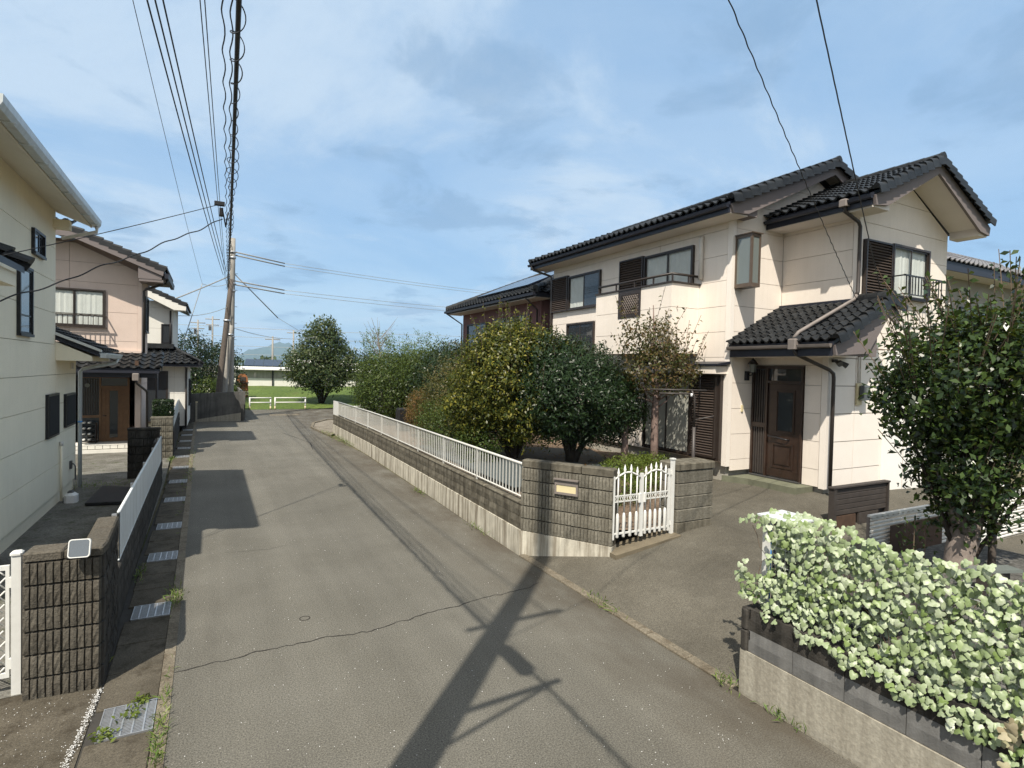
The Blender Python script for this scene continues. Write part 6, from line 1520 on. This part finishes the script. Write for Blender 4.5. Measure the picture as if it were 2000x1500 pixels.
mb.tube([(8.58, 9.35, 2.25), (8.45, 9.6, 2.35), (8.3, 9.7, 2.36)], [0.02, 0.015, 0.01], 5); mb.obj('trunk', 'bark_pink', tr_, True)
cr_ = leaf_cloud(np.vstack([P, P2]), np.vstack([N, N2]), 0.085, 'leaf_autumn', 'crown', tr_, 0.5, 23, -0.1, 0.7)
sm = MB()
for a, b in st: sm.tube([a, b], 0.005, 3, False)
sm.obj('shoots', 'twig', cr_, kind='stuff')
tr2 = thing('bare_stump', (8.05, 9.55, 0.7), 'short bare brown trunk beside the slender tree', 'tree trunk'); MB().tube([(8.1, 9.75, 0.6), (8.1, 9.75, 1.2), (8.12, 9.76, 1.75)], [0.09, 0.075, 0.06], 8).obj('trunk', 'bark_pink', tr2, True)
tree('azalea_bush', (7.0, 8.0, 0.65), [(7.0, 8.2, 0.92, 0.72, 0.6, 0.42), (7.6, 8.3, 0.95, 0.55, 0.5, 0.36), (6.45, 7.9, 0.85, 0.5, 0.5, 0.36)], 16000, 0.045, 'leaf_azalea', 'bark_dark', 'low bright green azalea bush behind the white gate', 'bush', seed=31, clump=0.045, shell=0.12, up=0.7, trunk_r=0.02)
# camellia by the ivy
cm = tree('camellia_tree', (7.55, 3.15, 0.74), [(7.62, 3.14, 2.85, 0.92, 0.88, 0.75), (8.0, 2.9, 2.9, 0.9, 0.8, 0.75), (7.2, 3.35, 2.65, 0.5, 0.5, 0.5), (7.55, 3.15, 1.95, 0.55, 0.55, 0.5), (7.8, 3.0, 3.25, 0.6, 0.6, 0.42), (8.4, 2.7, 2.65, 0.8, 0.7, 0.7), (7.57, 3.14, 1.5, 0.33, 0.33, 0.32)], 24000, 0.088, 'leaf_camellia', 'bark_dark', 'large glossy dark camellia tree rising behind the ivy screen', seed=41, clump=0.08, shell=0.26, shoot=120, shoot_len=(0.4, 1.0), asp=0.5, spread=0.6, top=0.1, nodes=14, tilt=0.75, lump=0.3, trunk_r=0.045)
MB().tube([(7.57, 3.14, 0.6), (7.55, 3.15, 0.76), (7.52, 3.16, 0.95), (7.57, 3.14, 1.15), (7.62, 3.1, 1.5), (7.6, 3.1, 2.2)], [0.23, 0.175, 0.14, 0.15, 0.12, 0.06], 14).tube([(7.56, 3.14, 1.1), (7.45, 3.2, 1.4), (7.3, 3.3, 1.9)], [0.085, 0.06, 0.04], 8).obj('bole', 'bark_grey', cm, True)
T('support_post', 'pole_brown', cm, [(7.80, 2.97, 0.6), (7.80, 2.97, 1.5)], 0.04, 8)
# weeds and seedlings at its foot
sd_ = thing('young_plant', (8.2, 3.95, 0.4), 'thin dark leafy seedling before the white slat fence', 'plant')
P = []; N = []
for sx_, sy_ in ((7.35, 3.55), (7.45, 3.48), (7.25, 3.6)):
    for q in range(26): P.append((sx_ + random.gauss(0, .04), sy_ + random.gauss(0, .04), 0.75 + q * 0.02)); N.append((random.gauss(0, 1), random.gauss(0, 1), 0.3))
leaf_cloud(np.array(P), np.array(N), 0.07, 'leaf_camellia', 'foliage', sd_, 0.4, 51); MB().tube([(7.35, 3.55, 0.7), (7.35, 3.55, 1.25)], 0.006, 4).tube([(7.45, 3.48, 0.7), (7.45, 3.48, 1.25)], 0.006, 4).obj('stem', 'twig', sd_)
# clipped shrub on the far block wall
sh = thing('clipped_shrub', (-1.3, 20.45, 1.26), 'clipped dark green shrub on top of the pink house wall', 'shrub')
g_ = np.random.default_rng(61); m_ = 5000; u_ = g_.uniform(-1, 1, (m_, 3)); ax_ = g_.integers(0, 3, m_); u_[np.arange(m_), ax_] = np.sign(u_[np.arange(m_), ax_]) * g_.uniform(0.85, 1.03, m_)
leaf_cloud(np.array([-1.3, 20.45, 1.5]) + u_ * np.array([0.25, 0.30, 0.24]), u_, 0.05, 'leaf_dark', 'foliage', sh, 0.45, 62); MB().bbox(-1.45, -1.15, 20.3, 20.6, 1.25, 1.65, 0.1).obj('core', 'leaf_dark', sh)

# background trees
tree('loquat_tree', (7.1, 42.4, 0.2), [(7.1, 42.5, 4.2, 1.7, 1.6, 1.5), (6.3, 42.2, 3.0, 1.9, 1.6, 1.3), (8.0, 42.6, 3.2, 1.9, 1.6, 1.5), (7.2, 42.4, 5.4, 1.0, 1.0, 0.9), (7.3, 42.0, 2.2, 1.7, 1.4, 1.1), (5.9, 41.9, 2.2, 1.1, 1.1, 0.9)], 20000, 0.27, 'leaf_loquat', 'bark_dark', 'big-leaved spreading tree on the grass past the guard rail', seed=71, clump=0.22, shell=0.28, asp=0.34, trunk_r=0.13, stems=2, lump=0.22, per=11)
for i, (x, y_, z, rx, rz, n, lf, lab) in enumerate((
    (13.3, 46, 3.6, 2.6, 2.6, 7000, 'leaf_bamboo', 'pale feathery bamboo-like tree behind the hedge, left of the bare twigs'),
    (17.3, 47, 3.6, 2.6, 2.8, 7000, 'leaf_bamboo', 'pale feathery tree behind the hedge, nearer the brown-red house'),
    (15.2, 44, 2.2, 3.0, 1.7, 6000, 'leaf_far', 'low grey-green tree mass between the two pale feathery trees'),
    (18.5, 41, 2.6, 2.6, 2.2, 6000, 'leaf_olive', 'brownish-green tree just beside the brown-red house'),
    (13.2, 30, 2.4, 1.8, 2.2, 8000, 'leaf_autumn', 'reddish-brown leafy tree before the brown-red house'),
    (10.8, 40, 2.2, 2.0, 2.0, 5000, 'leaf_dark', 'dark low tree between loquat and hedge'))):
    tree('background_tree', (x, y_, 0), [(x, y_, z, rx, rx, rz * 0.75), (x - rx * 0.5, y_, z * 1.25, rx * 0.5, rx * 0.6, rz * 0.5), (x + rx * 0.45, y_ + 0.5, z * 0.95, rx * 0.7, rx * 0.6, rz * 0.6), (x, y_, z * 0.5, rx, rx, rz * 0.5)], n, 0.2, lf, 'bark_dark', lab, seed=80 + i, clump=0.26, shell=0.3, per=12, asp=0.35, shoot=24, shoot_len=(0.4, 1.1), spread=0.8)
bt = thing('bare_tree', (11.3, 42, 0), 'leafless twiggy sapling above the hedge, beside the loquat', 'tree')
mb = MB().tube([(11.3, 42, 0), (11.25, 42, 3.4), (11.0, 42, 5.2), (10.5, 42, 6.6)], [0.06, 0.05, 0.03, 0.01], 5)
rb = random.Random(3)
for q in range(18):
    z_ = rb.uniform(3.0, 5.2); a = rb.uniform(-1.2, 1.4); l_ = rb.uniform(0.8, 2.0); x_ = 11.25 - (z_ - 3.4) * 0.14
    mb.tube([(x_, 42, z_), (x_ + math.sin(a) * l_ * .5, 42 + rb.uniform(-.3, .3), z_ + l_ * .6), (x_ + math.sin(a) * l_ * .8, 42, z_ + l_)], [0.022, 0.012, 0.005], 4)
mb.obj('branches', 'bark_grey', bt)
for i, (x, y_, z, rx, rz, lab) in enumerate(((-1.6, 40, 3.0, 2.2, 2.4, 'dark tree behind the white house roof'), (0.1, 43, 2.6, 1.8, 2.2, 'dark tree behind the leaning pole'), (-4.5, 42, 3.2, 2.5, 2.6, 'dark tree mostly hidden by the white house'))):
    tree('background_tree', (x, y_, 0), [(x, y_, z, rx, rx * .8, rz * 0.7), (x + .6, y_, z * 1.2, rx * 0.5, rx * .5, rz * 0.5), (x, y_ - .4, z * 0.5, rx, rx * .8, rz * 0.5)], 8000, 0.17, 'leaf_dark' if i < 2 else 'leaf_far', 'bark_dark', lab, seed=95 + i, clump=0.22, shell=0.3, per=10, shoot=14, shoot_len=(0.3, 0.9))
tree('roadside_bush', (0.2, 38.0, 0.0), [(0.0, 38.0, 1.1, 1.0, 0.7, 0.9), (1.0, 38.2, 0.9, 0.6, 0.5, 0.6)], 3500, 0.14, 'leaf_hedge', 'bark_dark', 'green bush showing above the concrete wall', 'bush', seed=99, clump=0.15)
# far wooded skyline
P = []; g_ = np.random.default_rng(5)
for i in range(260):
    x = g_.uniform(-260, 620); y_ = g_.uniform(330, 420); r_h = g_.uniform(3.0, 6.5)
    q = g_.normal(0, 1, (90, 3)); q /= np.linalg.norm(q, axis=1)[:, None]; q[:, 2] = np.abs(q[:, 2])
    P.append(np.array([x, y_, r_h * 0.2]) + q * np.array([r_h * 1.4, r_h, r_h * 1.15]) * g_.uniform(0.75, 1.0, (90, 1)))
P = np.vstack(P); N = g_.normal(0, 1, P.shape)
leaf_cloud(P, N, 2.6, 'leaf_far', 'treeline', None, 0.7, 7, kind='stuff', label='low wooded skyline far across the fields')

# ------------------------------------------------------------------ far things
fb_ = thing('shed', (5.5, 55, 0.8), 'long white shed with clear corrugated strip below a flat roof, beyond the grass', 'shed')
MB().box(1.9, 13.5, 55, 59, 0.3, 1.70).obj('wall', 'wall_offwhite', fb_)
for i in range(8): B('upper_panel', 'corr_grey', fb_, 2.0 + i * 1.45, 3.42 + i * 1.45, 54.98, 55.04, 1.72, 2.42)
MB().prism([(1.5, 54.5, 2.46), (14, 54.5, 2.46), (14, 59.5, 2.62), (1.5, 59.5, 2.62)], (0, 0, 0.1)).obj('roof', 'wall_white', fb_)
for x_ in (1.95, 4.9, 7.8, 10.7, 13.4): B('post', 'frame_black', fb_, x_ - 0.06, x_ + 0.06, 54.9, 54.975, 0.4, 2.45)
B('plinth', 'wall_white', fb_, 1.6, 14.5, 54.3, 54.6, 0.3, 0.85)
sb2 = thing('solar_roof_house', (5.5, 70, 0.8), 'low building with solar roof showing behind the white shed', 'building'); MB().box(3.2, 7.0, 70, 74, 0, 2.7).obj('wall', 'wall_grey', sb2)
for i in range(4): MB().prism([(3.2 + i * 1.0, 69.6, 2.75), (4.17 + i * 1.0, 69.6, 2.75), (4.47 + i * 1.0, 72, 3.5), (3.5 + i * 1.0, 72, 3.5)], (0, 0, 0.06)).obj('solar_panel', 'solar', sb2)
sb3 = thing('greenhouse', (12.5, 75, 0.8), 'pale low building with light roof far behind the shed', 'building'); MB().box(9.5, 17, 75, 80, 0, 3.0).obj('wall', 'wall_white', sb3); MB().prism([(9.2, 74.6, 3.0), (17.2, 74.6, 3.0), (17.2, 77.5, 3.6), (9.2, 77.5, 3.6)], (0, 0, 0.08)).obj('roof', 'wall_offwhite', sb3)
wl_ = thing('low_white_wall', (-1.5, 48, 0.8), 'low white wall past the concrete wall, left of the shed', 'wall'); MB().box(-7, 1.3, 48, 48.3, 0.5, 1.35).obj('body', 'wall_white', wl_); MB().box(-3.2, -3.0, 47.6, 47.8, 0.8, 2.1).obj('bollard', 'wall_white', wl_)
dl_ = thing('white_frame_shelter', (0.8, 50, 0.8), 'white pipe frame shelter seen between the poles', 'shelter')
T('top_bar', 'white_paint', dl_, [(0.0, 50, 2.3), (1.5, 50, 2.3)], 0.05, 6); T('post', 'white_paint', dl_, [(0.0, 50, 0.8), (0.0, 50, 2.3)], 0.05, 6); T('post', 'white_paint', dl_, [(1.5, 50, 0.8), (1.5, 50, 2.3)], 0.05, 6); B('red_bench', 'rust', dl_, 0.1, 1.3, 49.9, 50.1, 1.1, 1.5)
wc = thing('wooden_board', (2.0, 45, 0.7), 'orange-brown round-topped wooden board standing on the grass edge', 'sign')
ob = [(1.62, 45, 0.5), (2.38, 45, 0.5)] + [(2.0 + 0.36 * math.cos(R(a)), 45, 1.75 + 0.5 * math.sin(R(a))) for a in range(0, 181, 20)]
MB().prism(ob, (0, 0.08, 0)).obj('board', 'wood_orange', wc); B('shelf', 'wood_dark', wc, 1.5, 2.4, 44.8, 44.99, 1.55, 1.62); MB().prism([(1.8, 44.96, 1.7), (2.2, 44.96, 1.7), (2.2, 44.96, 2.0), (1.8, 44.96, 2.0)], (0, 0.03, 0)).obj('recess', 'wood_dark', wc); MB().bbox(2.1, 2.4, 44.7, 44.95, 0.7, 1.0, 0.08).obj('base_stone', 'plate_tan', wc)
for i, (xa, xb, lab) in enumerate(((2.15, 3.45, 'white pipe guard rail at the road end, nearer the concrete wall'), (3.65, 5.6, 'white pipe guard rail at the road end, nearer the loquat tree'))):
    gr2 = thing('guard_rail', ((xa + xb) / 2, 39.5, 0), lab, 'guard rail', 'guard rails at the road end')
    for z_ in (0.48, 0.78): T('pipe', 'white_paint', gr2, [(xa, 39.5, z_), (xb, 39.45, z_)], 0.035, 8)
    for x_ in ((xb - 0.04, xa + 0.03) if i == 0 else (xa + 0.03, xb - 0.05)):
        T('post', 'white_paint', gr2, [(x_, 39.5, 0.0), (x_, 39.5, 0.82)], 0.045, 8); T('band', 'plate_tan', gr2, [(x_, 39.5, 0.02), (x_, 39.5, 0.22)], 0.05, 8)
mh = thing('drain_cover', (4.4, 36.0, 0.0), 'pale drain cover set in the asphalt at the road end', 'drain cover'); MB().bbox(3.0, 4.6, 35.0, 35.6, -0.02, 0.02, 0.02).obj('cover', 'kerb_stone', mh)

# ------------------------------------------------------------------ utility poles and lines
def upole(name, base, top, r0, r1, m, label, steps=False, bands=()):
    t = thing(name, base, label, 'utility pole'); b, tp = Vector(base), Vector(top)
    T('shaft', m, t, [b.lerp(tp, i / 6) for i in range(7)], [r0 + (r1 - r0) * i / 6 for i in range(7)], 14)
    if steps:
        for i in range(14):
            z = 2.0 + i * 0.45; p = b.lerp(tp, (z - b.z) / (tp.z - b.z)); s = 1 if i % 2 else -1
            T('step_bolt', 'steel_dark', t, [(p.x, p.y, z), (p.x + s * 0.26, p.y, z)], 0.012, 4)
    for z in bands:
        p = b.lerp(tp, (z - b.z) / (tp.z - b.z)); T('band', 'steel', t, [(p.x, p.y, z - 0.05), (p.x, p.y, z + 0.05)], r0 * 1.02, 14)
    return t
pf = upole('utility_pole', (0.92, 34.3, 0.0), (0.98, 34.3, 9.75), 0.165, 0.125, 'pole_grey', 'upright grey concrete utility pole at the lane end', True, (9.0, 8.7, 7.3, 6.9, 4.4))
pl2 = upole('utility_pole', (0.22, 33.0, 0.0), (0.90, 33.4, 7.4), 0.165, 0.115, 'pole_brown', 'dark brown utility pole leaning on the grey pole', False, (5.2,))
pl3 = upole('brace_pole', (0.48, 33.6, 0.0), (0.92, 34.1, 5.0), 0.16, 0.12, 'pole_grey', 'grey slanted brace pole between leaning and upright poles', False, (4.5,))
np2 = upole('utility_pole', (-1.0, 1.35, 0.0), (-1.0, 1.35, 14.5), 0.19, 0.12, 'pole_grey', 'concrete utility pole whose long shadow crosses the lane', False)
T('cable_arm', 'steel', np2, [(-1.0, 1.38, 5.55), (0.22, 1.45, 5.55)], 0.035, 6); T('arm_brace', 'steel', np2, [(-1.0, 1.38, 4.75), (0.15, 1.45, 5.52)], 0.022, 6); T('cross_arm', 'steel', np2, [(-1.45, 1.36, 8.2), (-0.2, 1.36, 8.2)], 0.04, 6)
def sag(a, b, s, n=28):
    a, b = Vector(a), Vector(b); return [a.lerp(b, i / n) - Vector((0, 0, 4 * s * (i / n) * (1 - i / n))) for i in range(n + 1)]
def wire(name, label, a, b, s, r, m='black_rubber', n=28, cat='cable', group=None, k=5):
    t = thing(name, a, label, cat, group); T('strand', m, t, sag(a, b, s, n), r, k); return t
for i, (xn, xf, zf) in enumerate(((-1.27, 0.52, 7.7), (-1.17, 0.60, 7.8), (-1.07, 0.68, 7.9))):
    wire('power_line', ('first', 'second', 'third')[i] + ' of three parallel thick power lines counted from the cream house', (xn, 1.36, 8.25), (xf, 34.2, zf), 0.25, 0.013, group='three parallel power lines')
wire('power_line', 'thin single line crossing high above the cream house side', (-1.35, 1.36, 9.2), (-0.45, 33.0, 7.0), 0.25, 0.006)
wire('power_line', 'short slack line joining the thin line to the far pole', (-0.45, 33.0, 7.0), (0.7, 33.6, 7.15), 0.12, 0.014, 'galv')
for i, xn in enumerate((-0.42, -0.36)):
    wire('power_line', ('outer', 'inner')[i] + ' of two thin close lines beside the thick cable', (xn, 1.36, 8.2), (0.62 + 0.05 * i, 34.2, 7.4), 0.2, 0.008, group='two thin lines')
# twisted drop wires and the thick communication cable with hanger loops
for i, (dx, lab) in enumerate(((-0.13, 'wavy thin telephone wire left of the thick cable'), (-0.06, 'wavy thin telephone wire hugging the thick cable'))):
    t = thing('telephone_wire', (dx, 1.4, 5.7), lab, 'cable'); base = sag((0.1 + dx, 1.4, 5.72), (0.72, 33.0, 6.8), 0.3, 340)
    T('strand', 'black_rubber', t, [p + Vector((0.012 * math.sin(k * 0.9), 0, 0.012 * math.cos(k * 0.9))) for k, p in enumerate(base)], 0.006, 4)
ck = thing('communication_cable', (0.2, 1.4, 5.5), 'thick black cable with spiral hanger loops running to the far poles', 'cable')
cpath = sag((0.0, -3.0, 5.55), (0.72, 33.0, 6.9), 0.55, 60)
T('cable', 'black_rubber', ck, cpath, 0.019, 8)
sp2 = MB()
full = sag((0.0, -3.0, 5.55), (0.72, 33.0, 6.9), 0.55, 1500); pth = []
for k, p in enumerate(full):
    rr3 = 0.042 + 0.018 * math.sin(k * 0.043) + 0.012 * math.sin(k * 0.0171) ; pth.append(p + Vector((rr3 * math.sin(k * 0.34), 0, rr3 * math.cos(k * 0.34) - 0.03)))
sp2.tube(pth[100:], 0.005, 4, False); sp2.obj('hanger_spiral', 'black_rubber', ck)
T('closure', 'black_rubber', ck, [(0.1, 1.75, 5.38), (0.1, 1.8, 5.38), (0.1, 2.3, 5.38), (0.1, 2.35, 5.38)], [0.04, 0.09, 0.09, 0.04], 10)
MB().box(0.02, 0.18, 10.9, 11.0, 5.62, 5.68).box(0.10, 0.16, 11.1, 11.25, 5.5, 5.62).tube([(0.14, 11.0, 5.6), (0.2, 11.1, 5.3), (0.24, 11.3, 5.6)], 0.012, 5).obj('clamp', 'black_rubber', ck)
# service drops
wire('service_wire', 'straight thin service line from cable to the cream house canopy', (0.12, 11.0, 5.66), (-2.25, 8.4, 4.02), 0.02, 0.006)
t = thing('service_wire', (0.15, 11.2, 5.5), 'kinked dark service line sagging to the cream house canopy', 'cable')
b0 = sag((0.15, 11.2, 5.45), (-2.25, 8.2, 3.45), 0.05, 60)
T('strand', 'black_rubber', t, [p + Vector((0, 0, 0.025 * math.sin(k * 0.55) * math.sin(k * 0.21))) for k, p in enumerate(b0)], 0.009, 5)
def drop(label, px_a, end, r, twist):
    t = thing('service_wire', end, label, 'cable'); pts = sag(px_a, end, 0.10, 400)
    T('strand', 'black_rubber', t, [p + Vector((twist * math.sin(k * 0.7), 0, twist * math.cos(k * 0.7))) for k, p in enumerate(pts)], r, 4)
drop('twisted service line dropping to the porch downspout of the peach house', (-1.0, 1.36, 7.35), (11.25, 6.62, 4.45), 0.007, 0.006)
drop('service line dropping past the gable window shutter of the peach house', (-1.0, 1.36, 10.9), (11.9, 6.55, 4.75), 0.009, 0.0015)
# lines leaving the far pole
for i, (z0_, z1_, q) in enumerate(((9.02, 9.1, 1), (8.85, 8.85, 0), (7.45, 7.3, 1), (7.25, 6.8, 0))):
    t = thing('power_line', (1.0, 34.3, z0_), ('top', 'second', 'third', 'lowest')[i] + ' of four lines leaving the far pole toward the red-brown house', 'cable', 'lines from the far pole')
    a, b = (1.1, 34.3, z0_), (3.75, 35.6, z0_ - 0.12); T('sleeve', 'pole_grey', t, [a, b], 0.035, 6); T('strand', 'galv', t, sag(b, (46, 58, z1_ + 3.2), 0.5, 20), 0.014, 4)
t = thing('guy_wire', (1.1, 34.3, 8.0), 'thick-sleeved stay wire slanting from far pole down to the loquat', 'cable'); T('sleeve', 'pole_grey', t, [(1.05, 34.3, 7.85), (3.5, 36.5, 5.75)], 0.03, 6); T('strand', 'galv', t, [(3.5, 36.5, 5.75), (6.5, 41.0, 4.6)], 0.012, 4)
wire('guy_wire', 'sleeved stay wire slanting from far pole down to the white house roof', (0.85, 34.3, 7.7), (-1.6, 31.0, 5.9), 0.02, 0.028, 'pole_grey')
wire('guy_wire', 'thin stay wire falling behind the white house lower roof', (-0.45, 33.0, 7.0), (-1.6, 32.4, 2.6), 0.0, 0.02, 'galv')
wire('telephone_wire', 'line sagging from far pole to the loquat crown', (1.0, 34.3, 4.9), (7.0, 42, 5.1), 0.4, 0.016, 'galv')
wire('telephone_wire', 'line from the leaning pole to the white house eave', (0.7, 33.2, 5.9), (-1.3, 29.0, 5.0), 0.15, 0.014, 'galv')
for i, (x, y_, z1_, lab) in enumerate(((6.9, 78, 6.6, 'slim pale far pole before the mountain, nearer the concrete wall'), (10.6, 88, 8.1, 'far pole with crossarm before the mountain, nearer the loquat'), (-1.7, 90, 9.0, 'distant pole with crossarms above the dark trees, left one'), (0.1, 90, 9.6, 'distant pole with crossarms above the dark trees, right one'))):
    t = thing('distant_pole', (x, y_, 0), lab, 'utility pole'); T('shaft', 'pole_grey', t, [(x, y_, 0), (x, y_, z1_)], [0.14, 0.1], 6)
    T('cross_arm', 'pole_grey', t, [(x - 0.9, y_, z1_ - 0.4), (x + 0.9, y_, z1_ - 0.4)], 0.06, 4)
    if i > 1: T('cross_arm', 'pole_grey', t, [(x - 0.8, y_, z1_ - 1.2), (x + 0.8, y_, z1_ - 1.2)], 0.06, 4); MB().box(x - 0.5, x - 0.15, y_ - .2, y_ + .2, z1_ - 2.0, z1_ - 1.3).obj('transformer', 'steel_dark', t)
for i, z in enumerate((8.6, 7.3, 6.0, 4.8)):
    wire('power_line', ('topmost', 'upper', 'lower', 'bottom')[i] + ' of the faint distant lines before the mountain', (-30, 92, z), (60, 84, z + 0.3), 0.6, 0.03, 'galv', group='distant power lines')

# ------------------------------------------------------------------ small things
lp_ = thing('laundry_pole', (7.7, 7.4, 0.5), 'grey laundry pole stand with arms before the shuttered window', 'laundry pole')
MB().tube([(7.72, 7.38, 0.45), (7.72, 7.38, 1.95)], 0.032, 8).tube([(7.72, 7.38, 1.95), (7.71, 7.38, 2.5), (7.66, 7.41, 2.62)], 0.018, 6).obj('post', 'pipe_brown', lp_, True)
T('arm', 'pipe_brown', lp_, [(6.98, 7.75, 2.62), (7.9, 7.28, 2.62)], 0.013, 6); T('arm', 'pipe_brown', lp_, [(7.15, 7.68, 2.55), (7.66, 7.41, 2.55)], 0.016, 6); T('arm', 'pipe_brown', lp_, [(7.72, 7.38, 2.08), (8.0, 7.26, 2.14), (8.06, 7.24, 2.16)], 0.012, 6)
T('clip', 'white_plastic', lp_, [(7.655, 7.40, 2.5), (7.655, 7.40, 2.56)], 0.02, 6)
bg = thing('dark_bin', (6.1, 19.2, 0.75), 'dark box half hidden in the hedge behind the railing', 'box'); MB().bbox(5.75, 6.15, 19.0, 19.4, 0.7, 1.5, 0.04).obj('body', 'black_rubber', bg)
tg = thing('glass_tray', (6.9, 2.4, 1.0), 'pale green glass tray on the ground behind the ivy', 'tray'); MB().prism([(6.9, 2.75, 0.93), (7.4, 2.55, 0.93), (7.45, 2.7, 0.93), (6.95, 2.9, 0.93)], (0, 0, 0.03)).obj('tray', 'glass_frost', tg); B('stand', 'wood_dark', tg, 6.98, 7.36, 2.64, 2.78, 0.4, 0.929)
# tufts of grass along edges
def tuft(P0, n, h, spread, seed, mname='grass_green'):
    g = np.random.default_rng(seed); P = np.column_stack([P0[0] + g.normal(0, spread[0], n), P0[1] + g.normal(0, spread[1], n), np.full(n, P0[2])]); N = g.normal(0, 1, (n, 3)); N[:, 2] = 0.3
    return P, N
PP = []; NN = []
for i, (x, y_, z, n, sx_, sy_) in enumerate(((4.62, 22.3, 0.02, 260, .12, .8), (4.3, 12.5, 0.0, 60, .03, .2), (4.27, 9.2, 0.0, 50, .03, .25), (-0.36, 7.95, 0.01, 130, .04, .22), (-0.33, 5.0, 0.01, 160, .02, .5), (-0.34, 3.9, 0.01, 120, .02, .5), (-0.84, 9.0, 0.01, 60, .03, .2), (-0.5, 18.0, 0.01, 200, .05, 2.5), (4.3, 5.5, 0.02, 60, .04, .2), (4.28, 3.62, 0.02, 50, .04, .08), (4.28, 3.0, 0.0, 40, .02, .1), (-0.9, 6.55, 0.01, 20, .03, .1), (-2.3, 15.9, 0.02, 200, .3, .25), (4.36, 24.5, 0.05, 160, .1, .9), (-1.05, 19.6, 0.0, 80, .05, .2))):
    a, b = tuft((x, y_, z), n, 0, (sx_, sy_), 200 + i); PP.append(a); NN.append(b)
leaf_cloud(np.vstack(PP), np.vstack(NN) * 0.4, 0.10, 'grass_green', 'grass', None, 0.10, 300, 1.3, 0.4, kind='stuff', label='short weeds growing along wall feet and road joints')
for i, (x, y_, lab) in enumerate(((-0.70, 5.2, 'small green weed at the near corner of the first grating'), (-0.50, 5.62, 'small green weed on the far edge of the first grating'), (-0.56, 5.42, 'tiny green weed in the middle of the first grating'))):
    wd = thing('weed', (x, y_, 0.0), lab, 'weed'); g = np.random.default_rng(400 + i); n = 46 - 16 * (i == 2)
    P = np.column_stack([x + g.normal(0, .045, n), y_ + g.normal(0, .03, n), g.uniform(0.005, 0.05, n)]); N = g.normal(0, 1, (n, 3)); N[:, 2] = np.abs(N[:, 2]) + .5
    leaf_cloud(P, N, 0.05, 'leaf_azalea', 'foliage', wd, 0.5, 410 + i, 0.1, 0.4)
P = np.column_stack([np.random.default_rng(1).uniform(6.2, 9.4, 700), np.random.default_rng(2).uniform(9.0, 17, 700), np.full(700, 0.845)]); N = np.random.default_rng(3).normal(0, .4, (700, 3)); N[:, 2] = 1
leaf_cloud(P, N, 0.07, 'leaf_orange', 'fallen_leaves', None, 0.5, 9, 0, 0.3, kind='stuff')

# ------------------------------------------------------------------ air between here and the mountain
hz = bpy.data.materials.new('haze'); hz.use_nodes = True
hn = hz.node_tree.nodes; hn.clear()
ho = hn.new('ShaderNodeOutputMaterial'); hv = hn.new('ShaderNodeVolumePrincipled')
hv.inputs['Color'].default_value = (0.5, 0.74, 1.0, 1); hv.inputs['Density'].default_value = 0.00011; hv.inputs['Anisotropy'].default_value = 0.0
hz.node_tree.links.new(hv.outputs[0], ho.inputs['Volume']); MATS['haze'] = hz
MB().box(-2900, 2900, -900, 9200, -5, 330).obj('haze', 'haze', None, kind='stuff')
